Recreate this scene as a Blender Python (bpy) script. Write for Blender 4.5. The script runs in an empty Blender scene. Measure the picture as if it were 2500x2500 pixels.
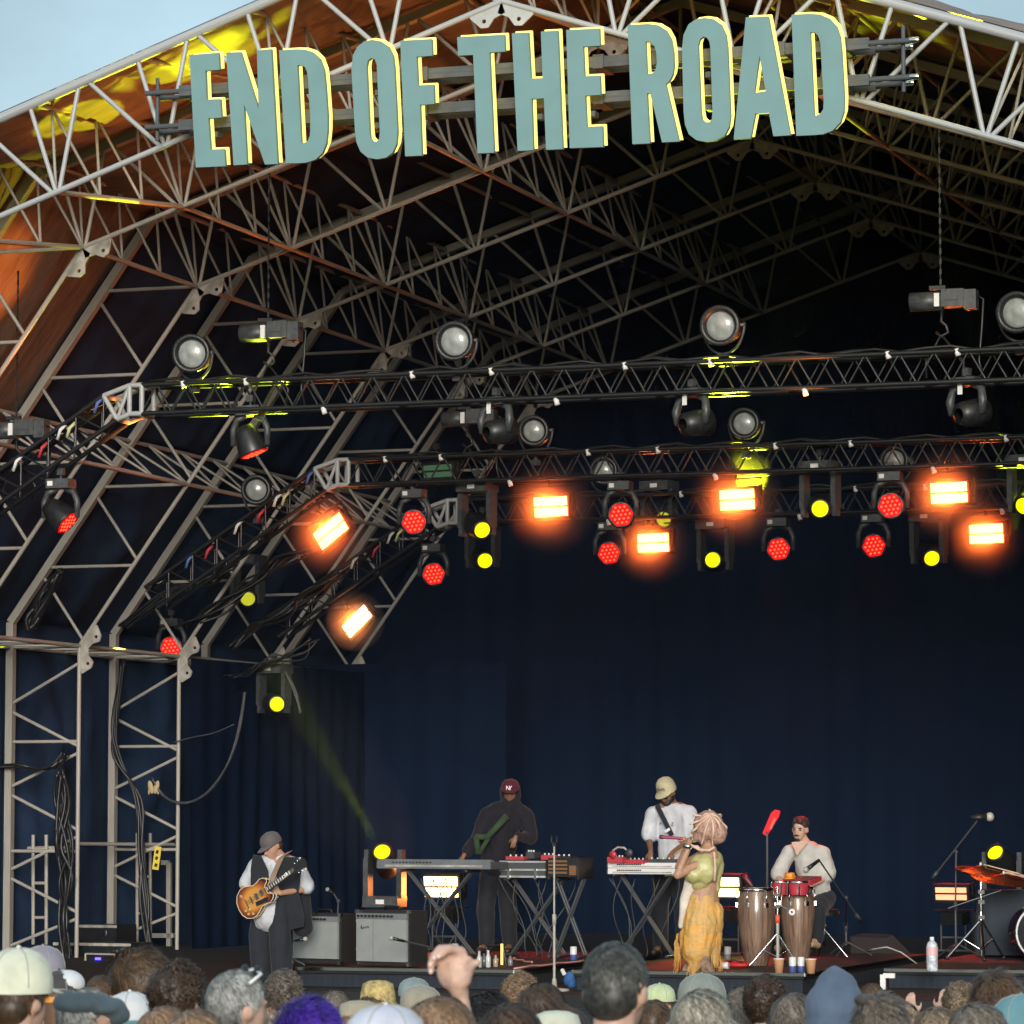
import bpy, bmesh, math, random
from mathutils import Vector, Matrix, Euler, noise
R = math.radians
sc = bpy.context.scene
C = sc.collection
random.seed(7)

# ---------------------------------------------------------------- camera, sky, sun, exposure
FPX = 9000.0                                   # focal length in pixels of the 2500 px photograph
PHI = math.atan(760 / FPX)                     # looking up
TH = math.atan(3075 / FPX * math.cos(PHI))     # turned left of the stage's depth axis
cam_d = bpy.data.cameras.new('camera'); cam = bpy.data.objects.new('camera', cam_d); C.objects.link(cam)
cam_d.sensor_width = 36; cam_d.lens = 36 * FPX / 2500; cam_d.clip_start = 0.2; cam_d.clip_end = 3000
cam_d.dof.use_dof = True; cam_d.dof.focus_distance = 38; cam_d.dof.aperture_fstop = 12
cam.rotation_euler = (math.pi / 2 + PHI, 0, TH)
sc.camera = cam
SUN_EL, SUN_AZ = 10, 162
w = bpy.data.worlds.new('World'); sc.world = w; w.use_nodes = True
nt = w.node_tree; bgn = nt.nodes['Background']
sky = nt.nodes.new('ShaderNodeTexSky'); sky.sky_type = 'NISHITA'; sky.sun_disc = False
sky.sun_elevation = R(SUN_EL); sky.sun_rotation = R(SUN_AZ); sky.air_density = 1.0; sky.dust_density = 2.5; sky.ozone_density = 1.0
# thin high cloud veil: soft noise that whitens the sky
tc = nt.nodes.new('ShaderNodeTexCoord'); mp = nt.nodes.new('ShaderNodeMapping'); mp.inputs['Scale'].default_value = (2.2, 2.2, 5)
nz = nt.nodes.new('ShaderNodeTexNoise'); nz.inputs['Scale'].default_value = 3.0; nz.inputs['Detail'].default_value = 6; nz.inputs['Roughness'].default_value = .5
cr = nt.nodes.new('ShaderNodeMapRange'); cr.inputs[1].default_value = .3; cr.inputs[2].default_value = .75; cr.inputs[3].default_value = .30; cr.inputs[4].default_value = 1.0
mx = nt.nodes.new('ShaderNodeMix'); mx.data_type = 'RGBA'
mx.inputs[7].default_value = (5.7, 7.9, 9.2, 1)
nt.links.new(tc.outputs['Generated'], mp.inputs[0]); nt.links.new(mp.outputs[0], nz.inputs['Vector'])
nt.links.new(nz.outputs['Fac'], cr.inputs[0]); nt.links.new(cr.outputs[0], mx.inputs[0])
nt.links.new(sky.outputs[0], mx.inputs[6]); nt.links.new(mx.outputs[2], bgn.inputs['Color'])
bgn.inputs['Strength'].default_value = 0.052
sd = bpy.data.lights.new('sun', 'SUN'); sd.energy = 1.5; sd.angle = R(20); sd.color = (1, .96, .9)
so = bpy.data.objects.new('sun', sd); C.objects.link(so)
so.rotation_euler = Vector((math.sin(R(SUN_AZ)) * math.cos(R(SUN_EL)), math.cos(R(SUN_AZ)) * math.cos(R(SUN_EL)), math.sin(R(SUN_EL)))).to_track_quat('Z', 'Y').to_euler()
so.location = (0, -5, 12)
vs = sc.view_settings; vs.view_transform = 'Standard'; vs.look = 'None'; vs.exposure = 1.1; vs.gamma = 1; vs.use_curve_mapping = False
sc.cycles.max_bounces = 6; sc.cycles.diffuse_bounces = 3; sc.cycles.glossy_bounces = 3; sc.cycles.transmission_bounces = 4
sc.cycles.volume_bounces = 0; sc.cycles.transparent_max_bounces = 8; sc.cycles.sample_clamp_indirect = 4.0; sc.cycles.caustics_reflective = False; sc.cycles.caustics_refractive = False

def ray(px, py):
    r = (px - 1250) / FPX; u = (1250 - py) / FPX
    d = math.cos(PHI) - u * math.sin(PHI); z = math.sin(PHI) + u * math.cos(PHI)
    return Vector((r * math.cos(TH) - d * math.sin(TH), d * math.cos(TH) + r * math.sin(TH), z)), d
def at(px, py, Y):                              # the point of the photograph's pixel on the plane at stage depth Y
    v, d = ray(px, py); return v * (Y / v.y)
def atD(px, py, D):                             # the same at distance D in front of the camera
    v, d = ray(px, py); return v * (D / d)

# ---------------------------------------------------------------- materials
MATS = {}
def mat(name, col=(.5, .5, .5), rough=.6, metal=0, spec=.5, emit=None, es=0, noise_s=0, noise_a=.25, bump=0, bump_s=60, coat=0, trans=0, alpha=1, col2=None, stretch=None, sheen=0):
    if name in MATS: return MATS[name]
    m = bpy.data.materials.new(name); m.use_nodes = True; t = m.node_tree; b = t.nodes['Principled BSDF']
    b.inputs['Base Color'].default_value = (*col, 1); b.inputs['Roughness'].default_value = rough; b.inputs['Metallic'].default_value = metal
    b.inputs['Specular IOR Level'].default_value = spec; b.inputs['Coat Weight'].default_value = coat; b.inputs['Transmission Weight'].default_value = trans
    b.inputs['Alpha'].default_value = alpha
    if sheen: b.inputs['Sheen Weight'].default_value = sheen
    if emit: b.inputs['Emission Color'].default_value = (*emit, 1); b.inputs['Emission Strength'].default_value = es
    if noise_s or bump:
        tcx = t.nodes.new('ShaderNodeTexCoord'); src = tcx.outputs['Object']
        if stretch:
            mpp = t.nodes.new('ShaderNodeMapping'); mpp.inputs['Scale'].default_value = stretch; t.links.new(src, mpp.inputs[0]); src = mpp.outputs[0]
    if noise_s:
        n = t.nodes.new('ShaderNodeTexNoise'); n.inputs['Scale'].default_value = noise_s; n.inputs['Detail'].default_value = 5; t.links.new(src, n.inputs['Vector'])
        rp = t.nodes.new('ShaderNodeValToRGB'); c2 = col2 or tuple(c * (1 - noise_a * 1.6) for c in col)
        rp.color_ramp.elements[0].position = .3; rp.color_ramp.elements[1].position = .7
        rp.color_ramp.elements[0].color = (*c2, 1); rp.color_ramp.elements[1].color = (*[min(1, c * (1 + noise_a * .5)) for c in col], 1)
        t.links.new(n.outputs['Fac'], rp.inputs[0]); t.links.new(rp.outputs[0], b.inputs['Base Color'])
        mr = t.nodes.new('ShaderNodeMapRange'); mr.inputs[3].default_value = max(0, rough - .12); mr.inputs[4].default_value = min(1, rough + .12)
        t.links.new(n.outputs['Fac'], mr.inputs[0]); t.links.new(mr.outputs[0], b.inputs['Roughness'])
    if bump:
        n2 = t.nodes.new('ShaderNodeTexNoise'); n2.inputs['Scale'].default_value = bump_s; n2.inputs['Detail'].default_value = 4; t.links.new(src, n2.inputs['Vector'])
        bp = t.nodes.new('ShaderNodeBump'); bp.inputs['Strength'].default_value = bump; bp.inputs['Distance'].default_value = .02
        t.links.new(n2.outputs['Fac'], bp.inputs['Height']); t.links.new(bp.outputs[0], b.inputs['Normal'])
    MATS[name] = m; return m

M_ALU = mat('aluminium', (.58, .57, .54), .42, .55, noise_s=6, noise_a=.22, bump=.05, bump_s=40)
M_ALU_BRIGHT = mat('painted_aluminium', (.40, .41, .41), .5, .1, noise_s=5, noise_a=.15)
M_STEEL = mat('galvanised_steel', (.46, .435, .385), .5, .08, noise_s=8, noise_a=.3)
M_BEAM = mat('grey_beam', (.075, .085, .095), .6, 0, noise_s=5, noise_a=.3)
M_BTRUSS = mat('black_truss_paint', (.025, .027, .03), .3, .3, spec=.7, noise_s=9, noise_a=.4)
M_BLACK = mat('black_plastic', (.016, .017, .019), .42, noise_s=20, noise_a=.3)
M_DGREY = mat('dark_grey_plastic', (.06, .065, .07), .45, noise_s=18, noise_a=.3)
M_CHROME = mat('chrome', (.75, .75, .75), .15, 1)
M_WHITE = mat('white_plastic', (.75, .75, .74), .4, noise_s=10, noise_a=.08)
M_LETTER = mat('teal_sign_face', (.150, .275, .275), .6, noise_s=3, noise_a=.06, bump=.02, bump_s=30)
M_LETTER_SIDE = mat('teal_sign_side', (.10, .22, .22), .6)
M_NEON = mat('yellow_led_edge', (.5, .45, .15), .4, emit=(1.0, .76, .13), es=.72)
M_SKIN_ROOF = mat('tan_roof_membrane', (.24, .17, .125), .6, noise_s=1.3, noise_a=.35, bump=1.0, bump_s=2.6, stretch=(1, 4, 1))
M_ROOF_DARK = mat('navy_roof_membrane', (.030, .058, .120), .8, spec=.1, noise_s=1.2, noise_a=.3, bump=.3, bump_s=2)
M_DRAPE = mat('navy_black_drape', (.0048, .0118, .030), .95, spec=.05, noise_s=1.2, noise_a=.10, bump=.2, bump_s=30)
M_DECK = mat('black_stage_deck', (.008, .009, .012), .75, noise_s=3, noise_a=.4, bump=.05, bump_s=30)
M_SKIRT = mat('black_stage_skirt', (.018, .026, .038), .9, noise_s=4, noise_a=.3, bump=.25, bump_s=8, stretch=(6, 6, .4))
M_GRASS = mat('trodden_grass', (.07, .085, .03), .95, noise_s=1.5, noise_a=.5, bump=.5, bump_s=20)

def lampmat(name, col, s): return mat(name, (.01, .01, .01), .5, spec=.05, emit=col, es=s)
M_ORANGE = lampmat('orange_strobe_glow', (1, .13, .022), 22)
M_ORANGE_LOW = lampmat('warm_strobe_glow', (1, .55, .22), 5.0)
M_ORANGE_DIM = lampmat('dim_strobe_glow', (1, .40, .20), .95)
M_YELLOW_BAR = lampmat('pale_yellow_strobe_glow', (1, .85, .28), 1.9)
M_RED = lampmat('red_led_field', (1, .0, .004), .62)
M_REDDOT = lampmat('red_led_bead', (1, .06, .02), 1.7)
M_YEL = lampmat('yellow_beam_lens', (.78, .80, .0), 1.0)
M_YEL_DIM = lampmat('dim_yellow_beam_lens', (.45, .45, .02), .6)
M_LENS = mat('frosted_lamp_glass', (.30, .32, .315), .35, noise_s=14, noise_a=.22, coat=.6)
M_BLUE_LED = lampmat('blue_led', (.08, .05, 1), 3.0)

# ---------------------------------------------------------------- mesh helpers
class MB:
    def __init__(s, off=(0, 0, 0)): s.v = []; s.f = []; s.m = []; s.off = Vector(off); s.sm = []
    def add(s, vs_, fs, m=0, smooth=False):
        n = len(s.v); s.v += [Vector(v) - s.off for v in vs_]
        for f in fs: s.f.append([i + n for i in f]); s.m.append(m); s.sm.append(smooth)
        return s
    def box(s, c, size, rot=None, m=0):
        c = Vector(c); q = rot if rot is not None else Matrix.Identity(3)
        vs_ = [c + q @ Vector((x * size[0] / 2, y * size[1] / 2, z * size[2] / 2)) for z in (-1, 1) for y in (-1, 1) for x in (-1, 1)]
        return s.add(vs_, [(0, 2, 3, 1), (4, 5, 7, 6), (0, 1, 5, 4), (2, 6, 7, 3), (1, 3, 7, 5), (0, 4, 6, 2)], m)
    def cyl(s, p0, p1, r0, r1=None, n=10, m=0, caps=True):
        p0, p1 = Vector(p0), Vector(p1); r1 = r0 if r1 is None else r1
        z = (p1 - p0).normalized(); a = z.orthogonal().normalized(); b = z.cross(a)
        vs_ = []; 
        for p, r in ((p0, r0), (p1, r1)):
            for i in range(n):
                t = 2 * math.pi * i / n; vs_.append(p + (a * math.cos(t) + b * math.sin(t)) * r)
        s.add(vs_, [(i, (i + 1) % n, n + (i + 1) % n, n + i) for i in range(n)], m, True)
        if caps: s.add(vs_, [tuple(range(n - 1, -1, -1)), tuple(range(n, 2 * n))], m)
        return s
    def path(s, pts, r, n=7, m=0):
        pts = [Vector(p) for p in pts]; rings = []; prev = None; vs_ = []
        for i, p in enumerate(pts):
            d = (pts[min(i + 1, len(pts) - 1)] - pts[max(i - 1, 0)]).normalized()
            if prev is None: a = d.orthogonal().normalized()
            else: a = (prev - d * prev.dot(d)).normalized()
            prev = a; b = d.cross(a); rr = r[i] if isinstance(r, (list, tuple)) else r
            for k in range(n):
                t = 2 * math.pi * k / n; vs_.append(p + (a * math.cos(t) + b * math.sin(t)) * rr)
        fs = []
        for i in range(len(pts) - 1):
            for k in range(n): fs.append((i * n + k, i * n + (k + 1) % n, (i + 1) * n + (k + 1) % n, (i + 1) * n + k))
        fs.append(tuple(range(n - 1, -1, -1))); fs.append(tuple(range((len(pts) - 1) * n, len(pts) * n)))
        return s.add(vs_, fs, m, True)
    def lathe(s, base, prof, n=20, m=0, axis=(0, 0, 1)):      # prof: (height, radius) pairs along the axis
        base = Vector(base); z = Vector(axis).normalized(); a = z.orthogonal().normalized(); b = z.cross(a); vs_ = []; fs = []
        for h, r in prof:
            for i in range(n):
                t = 2 * math.pi * i / n; vs_.append(base + z * h + (a * math.cos(t) + b * math.sin(t)) * max(r, 1e-4))
        for j in range(len(prof) - 1):
            for i in range(n): fs.append((j * n + i, j * n + (i + 1) % n, (j + 1) * n + (i + 1) % n, (j + 1) * n + i))
        return s.add(vs_, fs, m, True)
    def sph(s, c, r, n=10, k=7, m=0, rot=None):
        c = Vector(c); r = (r, r, r) if isinstance(r, (int, float)) else r; q = rot if rot is not None else Matrix.Identity(3); vs_ = [c + q @ Vector((0, 0, -r[2]))]; fs = []
        for j in range(1, k):
            ph = math.pi * j / k - math.pi / 2
            for i in range(n):
                t = 2 * math.pi * i / n; vs_.append(c + q @ Vector((r[0] * math.cos(ph) * math.cos(t), r[1] * math.cos(ph) * math.sin(t), r[2] * math.sin(ph))))
        vs_.append(c + q @ Vector((0, 0, r[2]))); L = len(vs_) - 1
        for i in range(n): fs.append((0, 1 + (i + 1) % n, 1 + i)); fs.append((L, L - n + i, L - n + (i + 1) % n))
        for j in range(k - 2):
            for i in range(n): fs.append((1 + j * n + i, 1 + j * n + (i + 1) % n, 1 + (j + 1) * n + (i + 1) % n, 1 + (j + 1) * n + i))
        return s.add(vs_, fs, m, True)
    def prism(s, outline, fn, d0, d1, m=0, side=None, holes=()):   # 2D outline -> 3D by fn(u, v, depth)
        from mathutils.geometry import tessellate_polygon
        loops = [list(outline)] + [list(h) for h in holes]
        tri = tessellate_polygon([[Vector((u, v, 0)) for u, v in l] for l in loops]); flat = [p for l in loops for p in l]; n = len(flat)
        vs_ = [fn(u, v, d0) for u, v in flat] + [fn(u, v, d1) for u, v in flat]
        s.add(vs_, [tuple(t) for t in tri] , m); s.add(vs_, [tuple(i + n for i in reversed(t)) for t in tri], m if side is None else side)
        k = 0; fs = []
        for l in loops:
            for i in range(len(l)): a, b = k + i, k + (i + 1) % len(l); fs.append((a, b, b + n, a + n))
            k += len(l)
        return s.add(vs_, fs, m if side is None else side)
    def mesh(s, name, mats, fix=True):
        me = bpy.data.meshes.new(name); me.from_pydata([tuple(v) for v in s.v], [], s.f)
        for m_ in (mats if isinstance(mats, (list, tuple)) else [mats]): me.materials.append(m_)
        me.polygons.foreach_set('material_index', s.m); me.polygons.foreach_set('use_smooth', s.sm)
        if fix:
            b = bmesh.new(); b.from_mesh(me); bmesh.ops.remove_doubles(b, verts=b.verts, dist=1e-5); bmesh.ops.recalc_face_normals(b, faces=b.faces); b.to_mesh(me); b.free()
        return me
    def build(s, name, mats, parent=None, **kw): return link(name, s.mesh(name, mats), parent, **kw)

def link(name, data, parent=None, **kw):
    o = bpy.data.objects.new(name, data); C.objects.link(o)
    if parent is not None: o.parent = parent
    for k, v in kw.items(): o[k] = v
    return o
def thing(name, label, cat, loc=(0, 0, 0), rot=(0, 0, 0), group=None):
    o = bpy.data.objects.new(name, None); C.objects.link(o); o.location = loc; o.rotation_euler = rot; o.empty_display_size = .1
    o['label'] = label; o['category'] = cat
    if group: o['group'] = group
    return o
def tag(o, label, cat, group=None):
    o['label'] = label; o['category'] = cat
    if group: o['group'] = group
    return o
_cyl = {}
def tube(name, p0, p1, r, m, parent, n=8, square=False, **kw):       # shared unit cylinder scaled into place (parent's local coordinates)
    key = (m.name, n, square, name)
    if key not in _cyl:
        mb = MB()
        if square: mb.box((0, 0, .5), (2, 2, 1))
        else: mb.cyl((0, 0, 0), (0, 0, 1), 1, n=n)
        _cyl[key] = mb.mesh(name, m)
    o = link(name, _cyl[key], parent, **kw); p0, p1 = Vector(p0), Vector(p1); d = p1 - p0
    z = d.normalized(); y = Vector((0, 1, 0)) if abs(z.y) < .9 else Vector((0, 0, 1))
    x = y.cross(z).normalized(); y = z.cross(x); rx, ry = (r, r) if not isinstance(r, tuple) else r
    o.matrix_local = Matrix((( x.x * rx, y.x * ry, d.x, p0.x), (x.y * rx, y.y * ry, d.y, p0.y), (x.z * rx, y.z * ry, d.z, p0.z), (0, 0, 0, 1)))
    return o
def copy_thing(o, loc=None, rot=None, label=None, group=None, parent=None):
    c = o.copy(); C.objects.link(c)
    if parent is not None: c.parent = parent
    if loc is not None: c.location = loc
    if rot is not None: c.rotation_euler = rot
    if label: c['label'] = label
    if group: c['group'] = group
    for ch in KIDS.get(o.name) or [x for x in o.children]: copy_thing(ch, parent=c)
    return c
KIDS = {}
def lerp(a, b, t): return Vector(a) * (1 - t) + Vector(b) * t
ORD = ['front', 'second', 'third', 'fourth', 'fifth', 'sixth', 'seventh', 'eighth', 'ninth']
# ---------------------------------------------------------------- the setting: ground, stage deck
AX = -11.03; Y0 = 32.1; BAY = 3.0; FLOOR = -1.63; RISER = -1.43
def gz(y): return max(-2.03 - (y - 9) * .047, -2.95)
mb = MB(); ys = [-60, -20, 0, 9, 28.5, 70, 400, 1500]
vs_ = []
for y in ys:
    for x in (-1200, -60, 0, 60, 1200): vs_.append((x, y, gz(y)))
mb.add(vs_, [(j * 5 + i, j * 5 + i + 1, (j + 1) * 5 + i + 1, (j + 1) * 5 + i) for j in range(len(ys) - 1) for i in range(4)])
mb.build('ground', M_GRASS, kind='structure')
STAGE = thing('stage', 'black raised concert stage deck with dark skirt along its front', 'stage', (AX, 34, FLOOR))
mb = MB(off=STAGE.location); mb.box((AX, 43.9, FLOOR - .06), (22, 20.6, .12)); mb.build('deck', M_DECK, STAGE)
mb = MB(off=STAGE.location); mb.box((AX, 33.66, (FLOOR - .13 - 2.95) / 2), (21.9, .04, 2.95 + FLOOR - .13)); mb.build('skirt', M_SKIRT, STAGE)

# ---------------------------------------------------------------- arches of the roof
def profile(inner_apex, knee_z):
    return [Vector((-19.6, 0, FLOOR)), Vector((-19.6, 0, 2.17)), Vector((-16.75, 0, knee_z)), Vector((AX, 0, inner_apex))]
def offset(pts, d):
    out = []
    dirs = [(pts[i + 1] - pts[i]).normalized() for i in range(3)] + [None]
    nrm = [Vector((-v.z, 0, v.x)) for v in dirs[:3]]
    out.append(pts[0] + nrm[0] * d)
    for i in (1, 2):
        bis = (nrm[i - 1] + nrm[i]).normalized(); out.append(pts[i] + bis * (d / bis.dot(nrm[i])))
    out.append(pts[3] + Vector((0, 0, d / nrm[2].z))); return out
def mirror(p): return Vector((2 * AX - p.x, p.y, p.z))
IN = profile(7.95, 6.07); OUT = offset(IN, .93)
INF = profile(7.66, 5.72); OUTF = offset(INF, .92)
def gusset(parent, c, dirs_, m, mirror_x=False):
    # plate below a chord corner: two rounded lobes with a bolt hole each
    c = Vector(c); mb = MB()
    for d in dirs_:
        d = Vector(d).normalized(); n = Vector((d.z, 0, -d.x))
        if n.z > 0 and abs(d.x) > .5: n = -n
        if abs(d.x) <= .5 : n = Vector((1, 0, 0)) * (1 if not mirror_x else -1)
        if abs(d.x) > .5 and abs(d.z) > .5: n = Vector((abs(d.z) * (1 if not mirror_x else -1), 0, -abs(d.x)))
        e = c + d * .34; base = [c + d * .0, e, e + n * .05, c + d * .27 + n * .17, c + d * .20 + n * .19, c + d * .12 + n * .13, c + n * .12]
        pl = [(p.x, p.z) for p in base]
        hc = c + d * .22 + n * .12; hole = [(hc.x + .022 * math.cos(t * math.pi / 4), hc.z + .022 * math.sin(t * math.pi / 4)) for t in range(8)]
        dy = .006 if d is not dirs_[0] else 0
        mb.prism(pl, lambda u, v, q: Vector((u, c.y + q + dy * 0, v)), -.012 - .003 * dirs_.index(tuple(d) if tuple(d) in dirs_ else dirs_[0]), .012, holes=[hole])
    return mb.build('gusset_plate', m, parent)
ARCH = []
def make_arch(k):
    front = k == 0; y = Y0 + BAY * k
    inn, out = (INF, OUTF) if front else (IN, OUT)
    m = M_ALU_BRIGHT if front else M_STEEL
    pos = 'white-grey aluminium roof truss arch at the very front, behind the big sign' if front else '%s roof truss arch counted from the front of the stage roof' % ORD[k]
    t = thing('roof_arch', pos, 'truss arch', (AX, y, FLOOR), group='arched trusses of the stage roof'); L = Vector(t.location); L0 = Vector((L.x, 0, L.z))
    rin, rout, rw = (.030, (.05, .05), .024) if front else (.027, (.046, .05), .021)
    for side in (0, 1):
        f = (lambda p: p) if side == 0 else mirror
        for a in range(3):
            if side == 1 and a == 0 and k > 9: continue
            tube('inner_chord', f(inn[a]) - L0, f(inn[a + 1]) - L0, rin, m, t, n=10)
            tube('outer_chord', f(out[a]) - L0, f(out[a + 1]) - L0, rout, m, t, square=not front, n=12)
        # roof slope: per bay two diagonals and one square web
        du = (inn[3] - inn[2]) / 5; n_ = (out[3] - out[2]).normalized(); nn = Vector((-n_.z, 0, n_.x)) * .93
        for b in range(6):
            B = inn[2] + du * b
            for s_, top in ((-1, B + nn - du * .47), (0, B + nn), (1, B + nn + du * .47)):
                if b == 0 and s_ == -1: continue
                if b == 5:
                    if s_ == 1: continue
                    if s_ == 0:
                        if side == 0: tube('brace', f(B) - L0, Vector((AX, 0, out[3].z)) - L0, rw, m, t)
                        continue
                off_ = du.normalized() * (.035 * s_)
                tube('brace', f(B + off_) - L0, f(top) - L0, rw, m, t)
        # lower slope: level strut then diagonal
        dd = (inn[1] - inn[2]) / 4; do = (out[1] - out[2]).normalized()
        for b in range(5):
            I = inn[2] + dd * b
            tt = (I.z - out[2].z) / do.z; O = out[2] + do * tt
            if b < 4: tube('brace', f(I) - L0, f(O) - L0, rw, m, t); tube('brace', f(O + do * .12) - L0, f(I + dd * .93) - L0, rw, m, t)
            else: tube('brace', f(I) - L0, f(Vector((out[1].x, 0, I.z))) - L0, rw, m, t)
        # leg: folded lacing
        zs = [2.0, 1.42, .90, .40, -.12, -.62, -1.12, -1.55] ; xi, xo = inn[0].x, out[0].x
        for q in range(7):
            a_, b_ = (xi, xo) if q % 2 == 0 else (xo, xi)
            tube('brace', f(Vector((a_, 0, zs[q] - .04))) - L0, f(Vector((b_, 0, zs[q + 1] + .04))) - L0, rw, m, t)
        for z in (1.0, -.34): tube('brace', f(Vector((xi, 0, z))) - L0, f(Vector((xo, 0, z))) - L0, rw, m, t)
    apex = inn[3] - L0
    for pt, ds, mx_ in ((inn[3], [(-1, 0, -.33), (1, 0, -.33)], False),
                        (inn[2], [(.95, 0, .31), (-.59, 0, -.81)], False), (inn[1], [(.59, 0, .81), (0, 0, -1)], False)):
        ds = [tuple(Vector(d).normalized()) for d in ds]
        gusset(t, pt - L0, ds, m)
        if pt is not inn[3]: gusset(t, mirror(pt) - L0, [(-d[0], 0, d[2]) for d in ds], m, True)
    # purlins running back to the next arch
    if k < 6:
        inn2, out2 = IN, OUT
        nodes = []
        for s_ in range(0, 6, 1):
            u = s_ / 5; I1 = inn[2] + (inn[3] - inn[2]) * u; I2 = inn2[2] + (inn2[3] - inn2[2]) * u
            O1 = I1 + nn; O2 = I2 + nn
            nodes.append((I1, I2, O1, O2, s_ in (0, 1, 3, 5)))
        for u in (.5, 1.0):
            I1 = inn[2] + (inn[1] - inn[2]) * u; I2 = inn2[2] + (inn2[1] - inn2[2]) * u
            o_ = Vector((-.92, 0, 0)) if u == 1.0 else Vector((-.75, 0, .55))
            nodes.append((I1, I2, I1 + o_, I2 + o_, True))
        for I1, I2, O1, O2, inner in nodes:
            for side in (0, 1):
                f = (lambda p: p) if side == 0 else mirror
                if side == 1 and I1.x > AX - .1: continue
                if side == 1 and I1.z < 5: continue
                sh = Vector((0, BAY, 0))
                pu = link('purlin', None, t)
                if inner:
                    tube('inner_tube', f(I1) - L0, f(I2) + sh - L0, .027, M_STEEL, pu)
                    for q in range(3):
                        a_ = lerp(f(I1), f(I2) + sh, q / 3); b_ = lerp(f(O1), f(O2) + sh, (q + .5) / 3); c_ = lerp(f(I1), f(I2) + sh, (q + 1) / 3)
                        tube('purlin_brace', a_ - L0, b_ - L0, .016, M_STEEL, pu, n=6); tube('purlin_brace', b_ - L0, c_ - L0, .016, M_STEEL, pu, n=6)
                tube('outer_tube', f(O1) - L0, f(O2) + sh - L0, .027, M_STEEL, pu)
    return t
for k in range(7): ARCH.append(make_arch(k))

# ---------------------------------------------------------------- roof membrane, side and rear drapes
def skin_panel(parent, L, a0, a1, y0, y1, m, name='membrane_panel', sag=.10, nu=26, nv=20, seed=0):
    a, b = a0; c, d = a1; mb = MB(off=L); vs_ = []
    for j in range(nv + 1):
        for i in range(nu + 1):
            u, v = i / nu, j / nv
            p = lerp(lerp(a, b, u), lerp(c, d, u), v); p.y = y0 + (y1 - y0) * v
            nrm = (b - a).normalized(); nrm = Vector((-nrm.z, 0, nrm.x))
            w_ = noise.noise(Vector((p.x * .9 + seed, p.y * 1.7, p.z * .9))) * .07 + abs(noise.noise(Vector((p.x * .9 + p.y * 1.8, seed, p.z * .9)))) * .16
            p = p - nrm * (sag * 4 * v * (1 - v) + w_ * math.sin(math.pi * v)) * (min(1, 4 * u * (1 - u)) ** .35)
            vs_.append(p)
    mb.add(vs_, [(j * (nu + 1) + i, j * (nu + 1) + i + 1, (j + 1) * (nu + 1) + i + 1, (j + 1) * (nu + 1) + i) for j in range(nv) for i in range(nu)], 0, True)
    o = mb.build(name, m, parent); return o
ROOFT = thing('roof_canopy', 'fabric canopy stretched over the stage roof trusses, tan at the front and dark further back', 'canopy', (AX, Y0, 9))
OUTM = offset(IN, 1.02); OUTMF = offset(INF, .98)
for k in range(7):
    a = OUTMF if k == 0 else OUTM; b = OUTM
    for side in (0, 1):
        f = (lambda p: p) if side == 0 else mirror
        for s_ in range(3):
            parts = 3 if s_ == 2 else (2 if s_ == 1 else 1)
            for q in range(parts):
                u0, u1 = q / parts, (q + 1) / parts
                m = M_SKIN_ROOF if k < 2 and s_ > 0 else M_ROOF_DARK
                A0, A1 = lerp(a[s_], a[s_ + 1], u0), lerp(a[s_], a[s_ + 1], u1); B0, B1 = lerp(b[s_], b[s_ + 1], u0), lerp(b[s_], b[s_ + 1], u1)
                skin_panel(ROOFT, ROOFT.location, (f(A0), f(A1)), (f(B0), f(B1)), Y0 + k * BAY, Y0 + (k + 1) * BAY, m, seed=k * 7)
def drape(name, p0, p1, z0, z1, label, m=M_DRAPE, folds=.30, amp=.022, cat='curtain'):
    p0, p1 = Vector(p0), Vector(p1); n = int((p1 - p0).length / folds * 6); nrm = Vector((-(p1 - p0).y, (p1 - p0).x, 0)).normalized()
    mb = MB(off=(*p0.xy, z0)); vs_ = []; nz_ = 6
    for j in range(nz_ + 1):
        for i in range(n + 1):
            u = i / n; z = z0 + (z1 - z0) * j / nz_
            ph = i * 2 * math.pi / 6 + 4 * noise.noise(Vector((u * (p1 - p0).length * .45, j * .15, p0.x)))
            q = p0 + (p1 - p0) * u + nrm * amp * math.sin(ph) * (1.1 - .5 * j / nz_) * (1.2 + 1.2 * noise.noise(Vector((u * (p1 - p0).length * .8, j * .1, 7)))); vs_.append((q.x, q.y, z))
    mb.add(vs_, [(j * (n + 1) + i, j * (n + 1) + i + 1, (j + 1) * (n + 1) + i + 1, (j + 1) * (n + 1) + i) for j in range(nz_) for i in range(n)], 0, True)
    o = mb.build(name, m); o.location = (*p0.xy, z0); return tag(o, label, cat)
drape('rear_curtain', (-20.9, 52.5, 0), (-.8, 52.5, 0), FLOOR, 9.2, 'tall navy-black curtain hanging across the whole back of the stage', folds=.5)
drape('low_curtain', (-20.9, 49.4, 0), (-16.9, 49.4, 0), FLOOR, 2.28, 'low dark curtain with a straight top edge left of the tall back curtain', folds=.5)
drape('side_curtain', (-20.95, 34.6, 0), (-20.95, 45.05, 0), FLOOR, 3.4, 'black curtain behind the lacing of the left tower leg', folds=.5)
drape('side_curtain', (-20.95, 45.55, 0), (-20.95, 52.4, 0), FLOOR, 3.4, 'black curtain behind the second tower leg, past the slit with greenery', folds=.5)
drape('side_curtain', (-20.96, 45.0, 0), (-20.96, 45.6, 0), .36, 3.4, 'narrow black curtain strip above the slit showing green leaves', folds=.5)
drape('side_curtain', (-20.96, 45.0, 0), (-20.96, 45.6, 0), FLOOR, -.19, 'narrow black curtain strip below the slit showing green leaves', folds=.5)
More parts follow.
